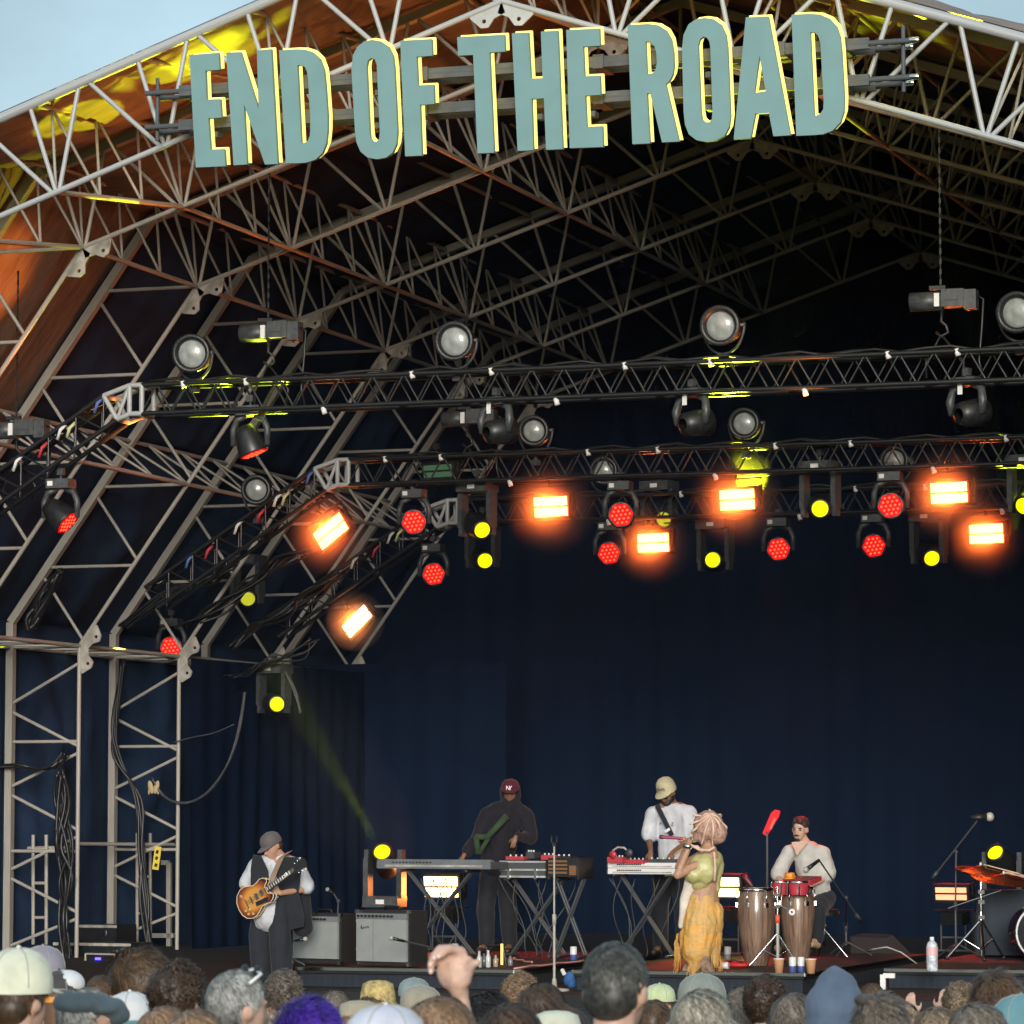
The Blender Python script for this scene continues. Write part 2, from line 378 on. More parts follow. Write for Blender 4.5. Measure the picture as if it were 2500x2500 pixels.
drape('wing_curtain', (-19.50, 44.3, 0), (-19.0, 49.3, 0), FLOOR, 2.15, 'dark wing curtain just right of the second tower leg', folds=.45)
drape('side_curtain', (-1.1, 34.6, 0), (-1.1, 52.6, 0), FLOOR, 3.4, 'black curtain along the drum side of the stage', folds=.5)
def riser(px0, px1, Yf, depth, label, rim=M_CHROME):
    x0 = at(px0, 2370, Yf).x; x1 = at(px1, 2370, Yf).x
    t = thing('stage_riser', label, 'riser', ((x0 + x1) / 2, Yf, FLOOR), group='low risers on the stage')
    L = t.location; w_ = x1 - x0; h = RISER - FLOOR
    MB(off=L).box(((x0 + x1) / 2, Yf + depth / 2, RISER - .03), (w_, depth, .06)).build('top_deck', M_DECK, t)
    MB(off=L).box(((x0 + x1) / 2, Yf + depth / 2 + .02, FLOOR + (h - .065) / 2 + .002), (w_ - .04, depth - .04, h - .069)).build('skirt', M_SKIRT, t)
    MB(off=L).box(((x0 + x1) / 2, Yf - .012, RISER - .018), (w_ + .02, .02, .03)).build('edge_rail', rim, t)
    for sx in (x0 - .012, x1 + .012): MB(off=L).box((sx, Yf + depth / 2, RISER - .018), (.02, depth, .03)).build('edge_rail', rim, t)
    return t
riser(690, 1252, 38.3 * .9, 5.0, 'long low riser carrying the guitar amplifiers and left keyboards')
riser(1400, 1962, 34.6, 5.4, 'middle riser carrying the congas, cups and white keyboard')
riser(2163, 3300, 36.0, 5.0, 'riser on the drum side with a white corner bracket')
# ---------------------------------------------------------------- the big sign
SY = 31.55
def arc(cx, cy, rx, ry, a0, a1, n=7):
    return [(cx + rx * math.cos(R(a0 + (a1 - a0) * i / n)), cy + ry * math.sin(R(a0 + (a1 - a0) * i / n))) for i in range(n + 1)]
def c1(l): return [(x * .44, y * .44) for x, y in l]
def c2(l): return [(800 + x * .46584, y * .46584) for x, y in l]
def c3(l): return [(1650 + x * .44, y * .44) for x, y in l]
LET = [
 ('E', c1([(1050, 305), (1213, 292), (1218, 387), (1140, 392), (1146, 552), (1222, 549), (1229, 652), (1156, 656), (1168, 829), (1245, 826), (1251, 922), (1086, 929)]), []),
 ('N', c1([(1255, 292), (1335, 288), (1434, 604), (1425, 280), (1505, 272), (1541, 909), (1470, 913), (1353, 578), (1371, 912), (1296, 917)]), []),
 ('D', c1([(1548, 279), (1640, 273), (1690, 274), (1735, 288), (1775, 325), (1797, 385), (1806, 470), (1818, 640), (1818, 720), (1810, 795), (1788, 850), (1750, 885), (1700, 902), (1640, 906), (1586, 906)]),
   [c1([(1650, 362), (1672, 362), (1692, 372), (1704, 400), (1710, 450), (1722, 680), (1720, 750), (1708, 780), (1690, 792), (1672, 795)])]),
 ('O', c2([(124, 360), (132, 290), (155, 245), (190, 217), (232, 208), (278, 216), (318, 242), (342, 290), (350, 360), (366, 690), (360, 755), (340, 800), (305, 826), (258, 834), (210, 826), (172, 795), (150, 745), (143, 690)]),
   [c2([(204, 350), (210, 318), (228, 304), (246, 310), (257, 340), (273, 690), (270, 725), (256, 742), (238, 742), (224, 722), (220, 690)])]),
 ('F', c2([(380, 213), (545, 204), (548, 292), (466, 297), (473, 447), (556, 443), (559, 545), (484, 549), (494, 815), (406, 819)]), []),
 ('T', c2([(678, 194), (926, 181), (930, 270), (848, 275), (872, 800), (785, 804), (762, 287), (684, 292)]), []),
 ('H', c2([(965, 174), (1052, 169), (1065, 411), (1126, 409), (1117, 165), (1206, 160), (1232, 781), (1144, 785), (1133, 515), (1069, 518), (1078, 787), (995, 791)]), []),
 ('E', c2([(1250, 157), (1424, 149), (1427, 240), (1339, 244), (1346, 399), (1427, 395), (1431, 497), (1350, 501), (1358, 664), (1440, 660), (1444, 770), (1268, 776)]), []),
 ('R', c2([(1572, 131), (1680, 125), (1732, 132), (1775, 158), (1801, 205), (1812, 270), (1815, 345), (1808, 390), (1790, 425), (1772, 440), (1842, 741), (1752, 746), (1690, 488), (1674, 489), (1689, 751), (1597, 756)]),
   [c2([(1666, 218), (1690, 220), (1712, 240), (1722, 280), (1725, 330), (1718, 365), (1702, 384), (1674, 388)])]),
 ('O', c3([(34, 270), (42, 195), (70, 135), (112, 106), (160, 99), (210, 106), (252, 135), (277, 190), (287, 260), (303, 640), (295, 705), (270, 752), (225, 778), (168, 786), (112, 776), (72, 745), (50, 690), (43, 620)]),
   [c3([(124, 250), (133, 218), (152, 203), (172, 208), (186, 230), (191, 260), (203, 620), (200, 660), (186, 678), (164, 678), (146, 660), (139, 620)])]),
 ('A', c3([(388, 96), (513, 90), (636, 750), (541, 756), (516, 626), (441, 630), (415, 767), (321, 771)]), [c3([(464, 308), (498, 506), (436, 515)])]),
 ('D', c3([(642, 81), (740, 76), (800, 80), (855, 103), (893, 145), (911, 200), (920, 280), (935, 540), (932, 620), (912, 680), (870, 724), (815, 745), (750, 750), (668, 753)]),
   [c3([(746, 178), (772, 180), (790, 198), (802, 240), (820, 560), (818, 605), (802, 630), (782, 640), (768, 642)])]),
]
words = ['END', 'OF', 'THE', 'ROAD']
SIGN = thing('festival_sign', 'large teal letters END OF THE ROAD with glowing yellow edges hung on the front arch', 'sign', (AX, SY, 6.7))
for ch, ol, holes in LET:
    def fn(u, v, d, ox=0, oz=0):
        p = at(u, v, SY); return Vector((p.x + ox, SY + d, p.z + oz)) - SIGN.location
    mb = MB(); mb.prism(ol, fn, 0, .045, 0, 1, holes); lt = mb.build('letter_' + ch.lower(), [M_LETTER, M_LETTER_SIDE], SIGN)
    mb = MB(); mb.prism(ol, lambda u, v, d: fn(u, v, d, .019, .025), .05, .075, 0, 0, holes); mb.build('led_edge', M_NEON, lt)
    xs = [p[0] for p in ol]; cx = sum(xs) / len(xs)
    for v in (190, 270):
        q = at(cx, v + (1500 - cx) * .055, SY) - SIGN.location
        MB().box((q.x, .13, q.z), (.05, .11, .05)).build('stand_off', M_BEAM, lt)
bx0, bx1 = -14.42, -7.2
for i, z in enumerate((6.95, 6.62)):
    for dy in (0, .26):
        mb = MB(off=SIGN.location); mb.box(((bx0 + bx1) / 2, SY + .24 + dy, z), (bx1 - bx0 - .5, .045, .10)); mb.build('support_beam', M_BEAM, SIGN)
        tube('beam_spigot', Vector((bx0 - .1, SY + .24 + dy, z)) - SIGN.location, Vector((bx1 + .12 - dy * .4, SY + .24 + dy, z)) - SIGN.location, .026, M_BEAM, SIGN)
        tube('beam_end', Vector((bx1 + .12 - dy * .4, SY + .24 + dy, z)) - SIGN.location, Vector((bx1 + .2 - dy * .4, SY + .24 + dy, z)) - SIGN.location, .028, M_CHROME, SIGN)
    for q in range(12):
        x = bx0 + .45 + q * .57; tube('beam_clamp', Vector((x, SY + .20, z)) - SIGN.location, Vector((x, SY + .54, z)) - SIGN.location, (.05, .065), M_BEAM, SIGN, square=True)
for x in (bx0 - .0, bx1 + .05): tube('upright_pipe', Vector((x, SY + .29, 6.5)) - SIGN.location, Vector((x, SY + .29, 7.1)) - SIGN.location, .02, M_BEAM, SIGN)

# ---------------------------------------------------------------- black lighting trusses
def box_truss(t, p0, p1, s_=.30, cr=.025, br=.011, pitch=.30, up=(0, 0, 1)):
    p0, p1 = Vector(p0) - t.location, Vector(p1) - t.location; d = (p1 - p0).normalized(); u = Vector(up); u = (u - d * u.dot(d)).normalized(); v = d.cross(u); L = (p1 - p0).length
    cs = [(u * a + v * b) * (s_ / 2) for a, b in ((1, 1), (1, -1), (-1, -1), (-1, 1))]
    for c in cs: tube('chord', p0 + c, p1 + c, cr, M_BTRUSS, t, n=10)
    n = int(L / pitch); 
    for i in range(n):
        a, b = d * (L * i / n), d * (L * (i + 1) / n); mdl = (a + b) / 2
        for k in range(4):
            c0, c1_ = cs[k], cs[(k + 1) % 4]
            if k in (1, 3): tube('brace', p0 + a + c0, p0 + mdl + c1_, br, M_BTRUSS, t, n=6); tube('brace', p0 + mdl + c1_, p0 + b + c0, br, M_BTRUSS, t, n=6)
            elif i % 2 == 0: tube('brace', p0 + a + c0, p0 + b + c1_, br, M_BTRUSS, t, n=6)
def corner_block(t, c, ang, s_=.30):
    c = Vector(c) - t.location; k = link('corner_block', None, t); h = s_ / 2
    q = Matrix.Rotation(ang, 3, 'Y')
    A = [Vector((.24, y, z)) for y in (-h, h) for z in (-h, h)]; B = [Vector((.10, y, z)) for y in (-h, h) for z in (-h, h)]
    Cc = [q @ Vector((-.14, y, z)) + Vector((-.0, 0, 0)) for y in (-h, h) for z in (-h, h)]
    def T(a, b, r=.028, m=M_ALU_BRIGHT): tube('corner_tube', c + a, c + b, r, m, k, n=8)
    for P in (A, B, Cc):
        T(P[0], P[1]); T(P[2], P[3]); T(P[0], P[2]); T(P[1], P[3])
    for i in range(4): T(A[i], B[i]); T(B[i], Cc[i])
    T(Cc[0], B[1], .022)
TR = []
for nm, Y, cx, z, lab in (('lighting_truss', 35.1, -16.22, 4.41, 'front black lighting truss with a silver corner block, carrying big round lamps'),
                          ('lighting_truss', 41.1, -16.25, 4.19, 'middle black lighting truss behind the front one, orange strobes below it'),
                          ('lighting_truss', 44.9, -16.22, 4.02, 'rearmost black lighting truss, lowest row of lamps hung under it')):
    t = thing(nm, lab, 'truss', (AX, Y, z), group='black lighting trusses'); TR.append(t)
    box_truss(t, (cx + .24, Y, z), (-5.0, Y, z), .30, pitch=.34)
    ang = R(-32); d = Vector((-math.cos(ang), 0, math.sin(ang)))
    corner_block(t, (cx, Y, z), ang)
    e = Vector((cx, Y, z)) + d * 2.75; box_truss(t, Vector((cx, Y, z)) + d * .14, e, .30, pitch=.34)
    # cable runs tied along the truss, a few white ties
    pts = [Vector((cx + .3 + i * .25, Y - .10 + .03 * math.sin(i * 1.3), z + .19 + .025 * math.sin(i * 2.1))) - t.location for i in range(42)]
    mb = MB(); mb.path(pts, .014, 6); mb.path([p + Vector((0, .05, .02 * math.sin(i * .9))) for i, p in enumerate(pts)], .011, 6)
    pts = [Vector((cx, Y, z)) + d * (.2 + i * .18) + Vector((0, -.06, .19 + .04 * math.sin(i * 2.3))) - t.location for i in range(14)]
    mb.path(pts, .016, 6); mb.path([p + Vector((0, .06, .03 * math.sin(i))) for i, p in enumerate(pts)], .014, 6); mb.build('cable_run', M_BLACK, t)
    for i, (u, c_) in enumerate(((.25, (.08, .14, .38)), (.62, (.55, .58, .30)), (.75, (.7, .7, .68)), (1.0, (.5, .04, .06)), (1.35, (.7, .7, .68)), (1.8, (.5, .04, .06)), (2.1, (.08, .14, .38)))):
        q_ = Vector((cx, Y, z)) + d * u + Vector((0, -.14, .16 - .05 * (i % 2))) - t.location; q2 = q_ + d * .10 + Vector((0, -.02, -.10))
        MB().path([q_, lerp(q_, q2, .5) + Vector((0, -.03, .02)), q2], .018, 7).build('strap', mat('strap_colour_' + 'abcdefg'[i], c_, .6), t)
    for i in range(13):
        x = cx + .7 + i * .82 + .12 * math.sin(i * 5); MB(off=t.location).cyl((x, Y - .15, z + .17 - .33 * (i % 3 == 2)), (x + .02, Y - .15, z + .10 - .33 * (i % 3 == 2)), .028, n=8).build('cable_tie', M_WHITE, t)

# ---------------------------------------------------------------- lamps
M_HALO = bpy.data.materials.new('lamp_halo'); M_HALO.use_nodes = True; _t = M_HALO.node_tree; _t.nodes.clear()  # scattering volume for the strobe halos, mostly lens bloom
_o = _t.nodes.new('ShaderNodeOutputMaterial'); _p = _t.nodes.new('ShaderNodeVolumePrincipled'); _p.inputs['Color'].default_value = (1, .9, .8, 1); _p.inputs['Anisotropy'].default_value = .35
_c = _t.nodes.new('ShaderNodeTexCoord'); _m = _t.nodes.new('ShaderNodeMapping'); _m.inputs['Scale'].default_value = (1.6, 1.85, 1.6); _g = _t.nodes.new('ShaderNodeTexGradient'); _g.gradient_type = 'QUADRATIC_SPHERE'
_k = _t.nodes.new('ShaderNodeMath'); _k.operation = 'MULTIPLY'; _k.inputs[1].default_value = 2.6
_t.links.new(_c.outputs['Object'], _m.inputs[0]); _t.links.new(_m.outputs[0], _g.inputs[0]); _t.links.new(_g.outputs['Fac'], _k.inputs[0]); _t.links.new(_k.outputs[0], _p.inputs['Density']); _t.links.new(_p.outputs[0], _o.inputs['Volume'])
def clampset(mb, z=0, m=0): mb.box((0, 0, z - .03), (.07, .06, .07), m=m).cyl((0, 0, z - .06), (0, 0, z - .14), .014, m=m)
def aim(pos, target):  # rotation that turns local -Y to the target
    d = (Vector(target) - Vector(pos)).normalized(); return d.to_track_quat('-Y', 'Z').to_euler()
def lamp_light(parent, kind, loc, col, energy, tgt_local=(0, -1, 0), size=.2, spot=30, blend=.3, sx=None):
    ld = bpy.data.lights.new(parent.name + '_light', kind); ld.energy = energy; ld.color = col
    if kind == 'AREA': ld.size = size; ld.spread = R(spot)
    if kind == 'SPOT': ld.shadow_soft_size = size; ld.spot_size = R(spot); ld.spot_blend = blend
    o = bpy.data.objects.new('lamp_light', ld); C.objects.link(o); o.parent = parent; o.location = loc
    o.rotation_euler = Vector(tgt_local).to_track_quat('-Z', 'Y').to_euler(); return o
def strobe(name, label, p, roll=0, glow=M_ORANGE, energy=60, col=(1, .22, .03), w_=.45, h=.25, yaw=None, group='orange LED strobe panels', stand=False, tilt=6, puff=0):
    t = thing(name, label, 'strobe light', p, (R(tilt), R(roll), R(-15) if yaw is None else yaw), group)
    MB().box((0, .07, 0), (w_ + .06, .13, h + .05)).box((0, .15, 0), (w_ - .05, .06, h - .04)).build('housing', M_BLACK, t)
    mb = MB()
    for s_ in (1, -1): mb.box((s_ * (w_ / 2 + .055), .07, .05), (.02, .05, h * .9)).box((s_ * (w_ / 2 + .042), .07, 0), (.03, .03, .03))
    if not stand: mb.box((0, .07, h / 2 + .115), (w_ + .13, .05, .02)); clampset(mb, h / 2 + .24)
    else: mb.box((0, .07, -h / 2 - .115), (w_ + .13, .05, .02)); mb.box((0, .07, -h / 2 - .20), (w_ * .7, .2, .14))
    mb.build('yoke', M_BLACK, t)
    for s_ in (1, -1): MB().box((0, -.004, s_ * h / 4), (w_, .012, h / 2 - .022)).build('led_panel', glow, t)
    if puff:
        pf = MB().sph((0, -.06, 0), (puff, puff * .85, puff), 24, 14).build('strobe_halo', M_HALO); pf.location = p; tag(pf, 'added halo volume round the ' + label.replace('glowing ', ''), 'smoke'); pf['kind'] = 'stuff'  # halo volume added round the lamp in place of bloom
    if energy: lamp_light(t, 'AREA', (0, -.03, 0), col, energy, (0, -1, 0), h, 150)
    return t
def red_head(name, label, p, target, dia=.29, beam=0, back=None, edge=False, group='moving lamps with red LED faces'):
    t = thing(name, label, 'stage light', p, (0, 0, 0), group)
    rot = aim(p, target)
    mb = MB(); mb.box((0, 0, .34), (.26, .20, .10)); mb.box((-.08, -.101, .34), (.06, .006, .05), m=1); clampset(mb, .50); mb.build('base', [M_DGREY, M_WHITE], t)
    mb = MB()
    for s_ in (1, -1): mb.path([(s_ * .05, 0, .29), (s_ * .15, 0, .25), (s_ * .19, 0, .15), (s_ * .19, 0, -.02)], [.03, .035, .035, .03], 8)
    mb.build('yoke', M_DGREY, t)
    hd = link('head', None, t); hd.rotation_euler = rot
    MB().lathe((0, 0, 0), [(.20, .02), (.19, .09), (.12, .12), (0, .145), (-.10, dia / 2 + .015), (-.115, dia / 2 + .012), (-.113, dia / 2 - .01)], 20, axis=(0, 1, 0)).build('lamp_shell', M_BLACK, hd)
    r = dia / 2
    mb = MB(); hexa = [(r * math.cos(R(60 * i + 8)), r * math.sin(R(60 * i + 8))) for i in range(6)]
    mb.prism(hexa, lambda u, v, d: Vector((u, d, v)), -.118, -.10)
    s3 = r * .36
    for q in range(-2, 3):
        for w__ in range(-2, 3):
            if abs(q + w__) <= 2:
                x, z = s3 * (q + w__ / 2), s3 * .866 * w__; ca, sa = math.cos(R(8)), math.sin(R(8))
                X, Z = x * ca - z * sa, x * sa + z * ca
                mb.cyl((X, -.118, Z), (X, -.124, Z), r * .105, n=8, m=1)
    mb.build('led_face', [M_RED, M_REDDOT], hd)
    if beam: lamp_light(hd, 'SPOT', (0, -.14, 0), (1, .02, .03), beam, (0, -1, 0), .12, 26, .6)
    return t
def beam_head(name, label, p, target, dia=.19, lens=M_YEL, beam=0, spot=8, group='moving beam lamps with yellow lenses', floor=False, col=(.9, 1, .02), hlen=.46):
    t = thing(name, label, 'stage light', p, (0, 0, 0 if floor else R(-12)), group); sgn = -1 if floor else 1
    mb = MB(); mb.box((0, 0, sgn * .46), (.42, .30, .12)); mb.box((.0, -.151, sgn * .46), (.10, .006, .05), m=1)
    if not floor: clampset(mb, .66)
    mb.build('base', [M_DGREY, M_WHITE], t)
    for s_ in (1, -1):
        mb = MB(); mb.box((s_ * .20, 0, sgn * .20), (.06, .16, .44)); mb.box((s_ * .20, 0, sgn * -.06), (.05, .12, .12)); mb.build('yoke_arm', M_DGREY, t)
    hd = link('head', None, t); hd.rotation_euler = aim(p, target) if floor else (Euler((0, 0, R(12))).to_matrix() @ aim(p, target).to_matrix()).to_euler()
    MB().lathe((0, 0, 0), [(.26, .06), (.24, .12), (.05, .145), (-.14, .135), (-hlen + .24, dia / 2 + .022), (-hlen + .22, dia / 2 + .02), (-hlen + .225, dia / 2)], 20, axis=(0, 1, 0)).build('barrel', M_BLACK, hd)
    MB().lathe((0, -hlen + .245, 0), [(0, dia / 2), (-.016, dia / 2 * .8), (-.024, dia / 4), (-.027, 0)], 20, axis=(0, 1, 0)).build('lens', lens, hd)
    if beam: lamp_light(hd, 'SPOT', (0, -hlen + .19, 0), col, beam, (0, -1, 0), .03, spot, .15)
    return t
def big_lamp(name, label, p, target, on_top=True, dia=.29, group='big round white lensed lamps', lens=M_LENS):
    t = thing(name, label, 'stage light', p, (0, 0, R(-17)), group); s_ = -1 if on_top else 1
    mb = MB(); pts = [(.24 * math.cos(R(a)), 0, s_ * .24 * math.sin(R(a)) * 1.15) for a in range(-5, 186, 12)]; mb.path(pts, .014, 8); mb.cyl((0, 0, s_ * .27), (0, 0, s_ * .36), .03); mb.box((0, 0, s_ * .37), (.09, .07, .06)); mb.cyl((-.25, 0, 0), (.25, 0, 0), .02); mb.build('yoke', M_DGREY, t)
    hd = link('head', None, t); hd.rotation_euler = (Euler((0, 0, R(17))).to_matrix() @ aim(p, target).to_matrix()).to_euler()
    r = dia / 2
    MB().lathe((0, 0, 0), [(.30, .03), (.29, .10), (.20, .15), (.08, .17), (-.06, .185), (-.18, r + .06), (-.20, r + .055), (-.19, r + .01), (-.12, r)], 24, axis=(0, 1, 0)).build('barrel', M_BLACK, hd)
    MB().lathe((0, -.13, 0), [(0, r), (-.02, r * .8), (-.032, r * .4), (-.035, 0)], 24, axis=(0, 1, 0)).build('lens', lens, hd)
    return t
def hoist(name, label, p, ztop, group='chain hoists lifting the trusses', under=None):
    t = thing(name, label, 'chain hoist', p, (0, 0, 0), group)
    mb = MB(); mb.cyl((-.30, 0, 0), (.02, 0, 0), .095, n=16); mb.box((.13, 0, .02), (.22, .17, .17)); mb.box((.30, .0, .0), (.12, .15, .19)); mb.box((-.02, -.10, .0), (.05, .02, .13), m=1); mb.box((.12, -.09, .02), (.12, .01, .05)); mb.build('motor_body', [M_DGREY, M_WHITE], t)
    mb = MB(); mb.box((-.03, 0, .13), (.16, .05, .04)); mb.cyl((-.0, 0, .1), (0, 0, -.12), .012); mb.path([(.01, 0, -.10), (.0, 0, -.20), (.05, 0, -.24), (.07, 0, -.31), (.0, 0, -.35), (-.05, 0, -.30)], .016, 7); mb.build('hook', M_BLACK, t)
    mb = MB(); n = int((ztop - p[2] - .1) / .05)
    for i in range(n): mb.box((.0, 0, .14 + i * .05), (.022 if i % 2 else .007, .007 if i % 2 else .022, .055))
    mb.build('chain', M_BLACK, t)
    mb = MB(); mb.path([(0, 0, -.33), (.22, .02, -.6), (.20, 0, -.75)], .012, 6); mb.path([(0, 0, -.33), (-.16, .02, -.6), (-.15, 0, -.75)], .012, 6); mb.build('sling', M_BLACK, t)
    mb = MB(); mb.path([(.34, 0, .05), (.42, 0, .0), (.40, 0, -.3), (.37, 0, -.6), (.42, 0, -.8)], .012, 6); mb.build('power_cable', M_BLACK, t)
    return t
cam_p = Vector((0, 0, 0)); crowd_p = Vector((-6, 12, 0))
A_Y, B_Y, C_Y = 35.1, 41.1, 44.9
for i, (x, y, l) in enumerate(((476, 865, 'standing on the front truss nearest its silver corner'), (1118, 835, 'second from the silver corner on top of the front truss'),
                          (1767, 797, 'third from the silver corner, on top of the front truss'), (2492, 765, 'on the front truss at the right edge, past the right hoist'))):
    big_lamp('round_lamp', 'round white-lensed lamp ' + l, at(x, y, A_Y), (-9 + i * .3, 0, 2.4))
for x, y, Y, l in ((1308, 1053, B_Y, 'behind the front truss above the first orange strobe'), (1822, 1035, B_Y, 'on the middle truss above the second orange strobe'),
               (630, 1197, B_Y, 'on the sloping middle truss end left of the tilted strobe'), (1478, 1150, C_Y, 'half hidden behind the middle truss left of centre'), (2187, 1125, C_Y, 'half hidden behind the middle truss at the right')):
    big_lamp('round_lamp', 'small dim round lamp ' + l, at(x, y, Y), (-7, 0, 2), dia=.25)
for x, y, Y, zt, l in ((655, 812, A_Y, 7.0, 'black chain hoist above the left end of the front truss'), (2297, 735, A_Y, 7.25, 'black chain hoist above the right part of the front truss, lit orange below'),
                    (40, 1050, A_Y + .3, 5.9, 'black chain hoist at the left picture edge above the sloping truss end'), (1140, 1022, B_Y, 7.2, 'grey chain hoist half hidden behind the front truss')):
    hoist('chain_hoist', l, at(x, y, Y), zt)
# moving heads hanging under the front truss, facing away
for x, y, l in ((1212, 1045, 'unlit moving lamp hanging under the front truss left of centre'), (1690, 1025, 'unlit moving lamp under the front truss right of centre'), (2362, 1000, 'unlit moving lamp under the front truss below the right hoist')):
    p = at(x, y, A_Y); t = thing('moving_lamp', l, 'stage light', p, (0, 0, R(-20)), 'unlit moving lamps under the front truss')
    mb = MB(); mb.box((0, 0, .27), (.28, .2, .08)); mb.box((-.02, -.101, .20), (.05, .01, .12), m=1); clampset(mb, .40); mb.build('base', [M_DGREY, M_WHITE], t)
    mb = MB()
    for s_ in (1, -1): mb.path([(s_ * .05, 0, .25), (s_ * .16, 0, .20), (s_ * .185, -.02, .08), (s_ * .17, -.02, -.05)], [.03, .04, .045, .03], 9)
    mb.build('yoke', M_DGREY, t)
    MB().lathe((0, -.16, -.06), [(0, .06), (.03, .115), (.2, .135), (.32, .14), (.33, .12)], 20, axis=(.25, 1, .15)).build('head', M_BLACK, t)
# orange strobes
S = [(1345, 1237, B_Y, 0, 'first glowing orange strobe under the middle truss, left of centre'), (1800, 1220, B_Y, 0, 'glowing orange strobe under the middle truss near its centre'), (2317, 1203, B_Y, 0, 'glowing orange strobe under the middle truss at the right'),
     (1595, 1325, C_Y, 0, 'lower orange strobe between two red lamps under the rear truss'), (2408, 1303, C_Y, 0, 'lower orange strobe at the right beside a yellow beam lamp')]
for x, y, Y, r, l in S: strobe('strobe_light', l, at(x, y, Y), r, energy=5, puff=.62)
strobe('strobe_light', 'bright tilted orange strobe on the sloping end of the middle truss', at(808, 1297, B_Y), -32, energy=5, puff=.62)
strobe('strobe_light', 'tilted two-bar white-hot strobe on the sloping end of the rear truss', at(872, 1517, C_Y), -38, energy=4, w_=.44, h=.21, glow=lampmat('white_hot_strobe_glow', (1, .42, .16), 7), puff=.40)
strobe('strobe_light', 'white-hot strobe on the floor under the grey keyboard', atD(1077, 2165, 42), 0, energy=5, stand=True, glow=M_ORANGE_LOW, group='strobe panels standing on the stage')
strobe('strobe_light', 'pale yellow two-bar strobe beside the singer', atD(1766, 2166, 40.5), 0, energy=3, stand=True, glow=M_YELLOW_BAR, col=(1, .7, .15), w_=.40, h=.23, group='strobe panels standing on the stage')
strobe('strobe_light', 'dim peach strobe by the cymbal stand', atD(2322, 2182, 41.5), 0, energy=.6, stand=True, glow=M_ORANGE_DIM, w_=.38, h=.16, group='strobe panels standing on the stage')
strobe('strobe_light', 'unlit strobe with two faint green panels left on the middle truss', at(1069, 1150, B_Y), 0, energy=0, glow=lampmat('faint_green_panel', (.10, .22, .11), .22), w_=.40, h=.17)
# red-faced moving lamps
for x, y, Y, l, b, tg in ((1011, 1275, B_Y, 'red LED lamp under the middle truss, leftmost of its level part', 0, None), (1515, 1257, B_Y, 'red LED lamp hanging between two orange strobes under the middle truss', 500, (-14.2, 38.5, -.6)),
                  (2174, 1236, B_Y, 'red LED lamp under the middle truss left of the right orange strobe', 500, (-10.0, 37.3, -.8)), (1058, 1402, C_Y, 'red LED lamp low under the rear truss above the tilted white-hot strobe', 0, None),
                  (1488, 1350, C_Y, 'red LED lamp low under the rear truss left of the lower orange strobe', 260, (-13.2, 40, -.4)), (1900, 1341, C_Y, 'red LED lamp low under the rear truss near the centre', 420, (-10.6, 39, -.4)),
                  (2132, 1332, C_Y, 'red LED lamp low under the rear truss right of centre', 420, (-8.2, 40, -.9)), (418, 1582, C_Y, 'red LED lamp at the low end of the rear truss by the tower', 0, None)):
    p = at(x, y, Y); d = (Vector(tg or crowd_p) - p).normalized() if b else None
    red_head('red_led_lamp', l, p, p + (cam_p - p).normalized() * 3 + Vector((.2 * math.sin(x), 0, .2 * math.cos(x * 2))), back=None)
    if b:
        ld = bpy.data.lights.new('red_lamp_light', 'SPOT'); ld.energy = b * 1.25; ld.color = (1, .02, .04); ld.shadow_soft_size = .12; ld.spot_size = R(18); ld.spot_blend = .6
        o = bpy.data.objects.new('red_lamp_light', ld); C.objects.link(o); o.location = p + d * .25; o.rotation_euler = d.to_track_quat('-Z', 'Y').to_euler()
for x, y, l in ((615, 1105, 'red LED lamp seen edge-on, hanging under the left end of the front truss'), (152, 1282, 'red LED lamp seen edge-on under the sloping end of the front truss')):
    p = at(x - 4, y - 22, A_Y); red_head('red_led_lamp', l, p, p + Vector((.35, .08, -.9)) if x > 400 else p + Vector((.75, .0, -.65)))
# yellow beam lamps
for x, y, Y, m, b, tg, l in ((1177, 1294, B_Y, M_YEL, 0, None, 'yellow beam lamp in a black yoke left of the first orange strobe'), (2002, 1242, B_Y, M_YEL, 0, (-3, 10, -3), 'yellow beam lamp in a wide black yoke under the middle truss'),
                    (2500, 1235, B_Y, M_YEL, 0, None, 'yellow beam lamp cut by the right picture edge'), (1184, 1369, C_Y, M_YEL, 0, None, 'yellow beam lamp low under the rear truss at the left'), (1620, 1268, C_Y, M_YEL_DIM, 0, (2, 20, 6), 'dim yellow beam lamp just above the lower orange strobe'),
                    (1740, 1367, C_Y, M_YEL, 0, None, 'yellow beam lamp low under the rear truss near the centre'), (2275, 1363, C_Y, M_YEL, 0, None, 'bright yellow beam lamp low under the rear truss at the right'),
                    (605, 1462, C_Y, M_YEL_DIM, 0, (-8, 20, -6), 'yellow beam lamp on the sloping end of the rear truss'), (676, 1719, C_Y, M_YEL, 0, (-2, 20, 0), 'yellow beam lamp hanging lowest at the tip of the rear truss')):
    p0 = at(x, y, Y); tgt = Vector(tg) if tg else p0 + (cam_p - p0).normalized() * 5 + Vector((1.9 * math.sin(x), 0, 1.5 * math.cos(x * 1.7)))
    p = p0 - (tgt - p0).normalized() * .22
    beam_head('beam_lamp', l, p, tgt, lens=m)
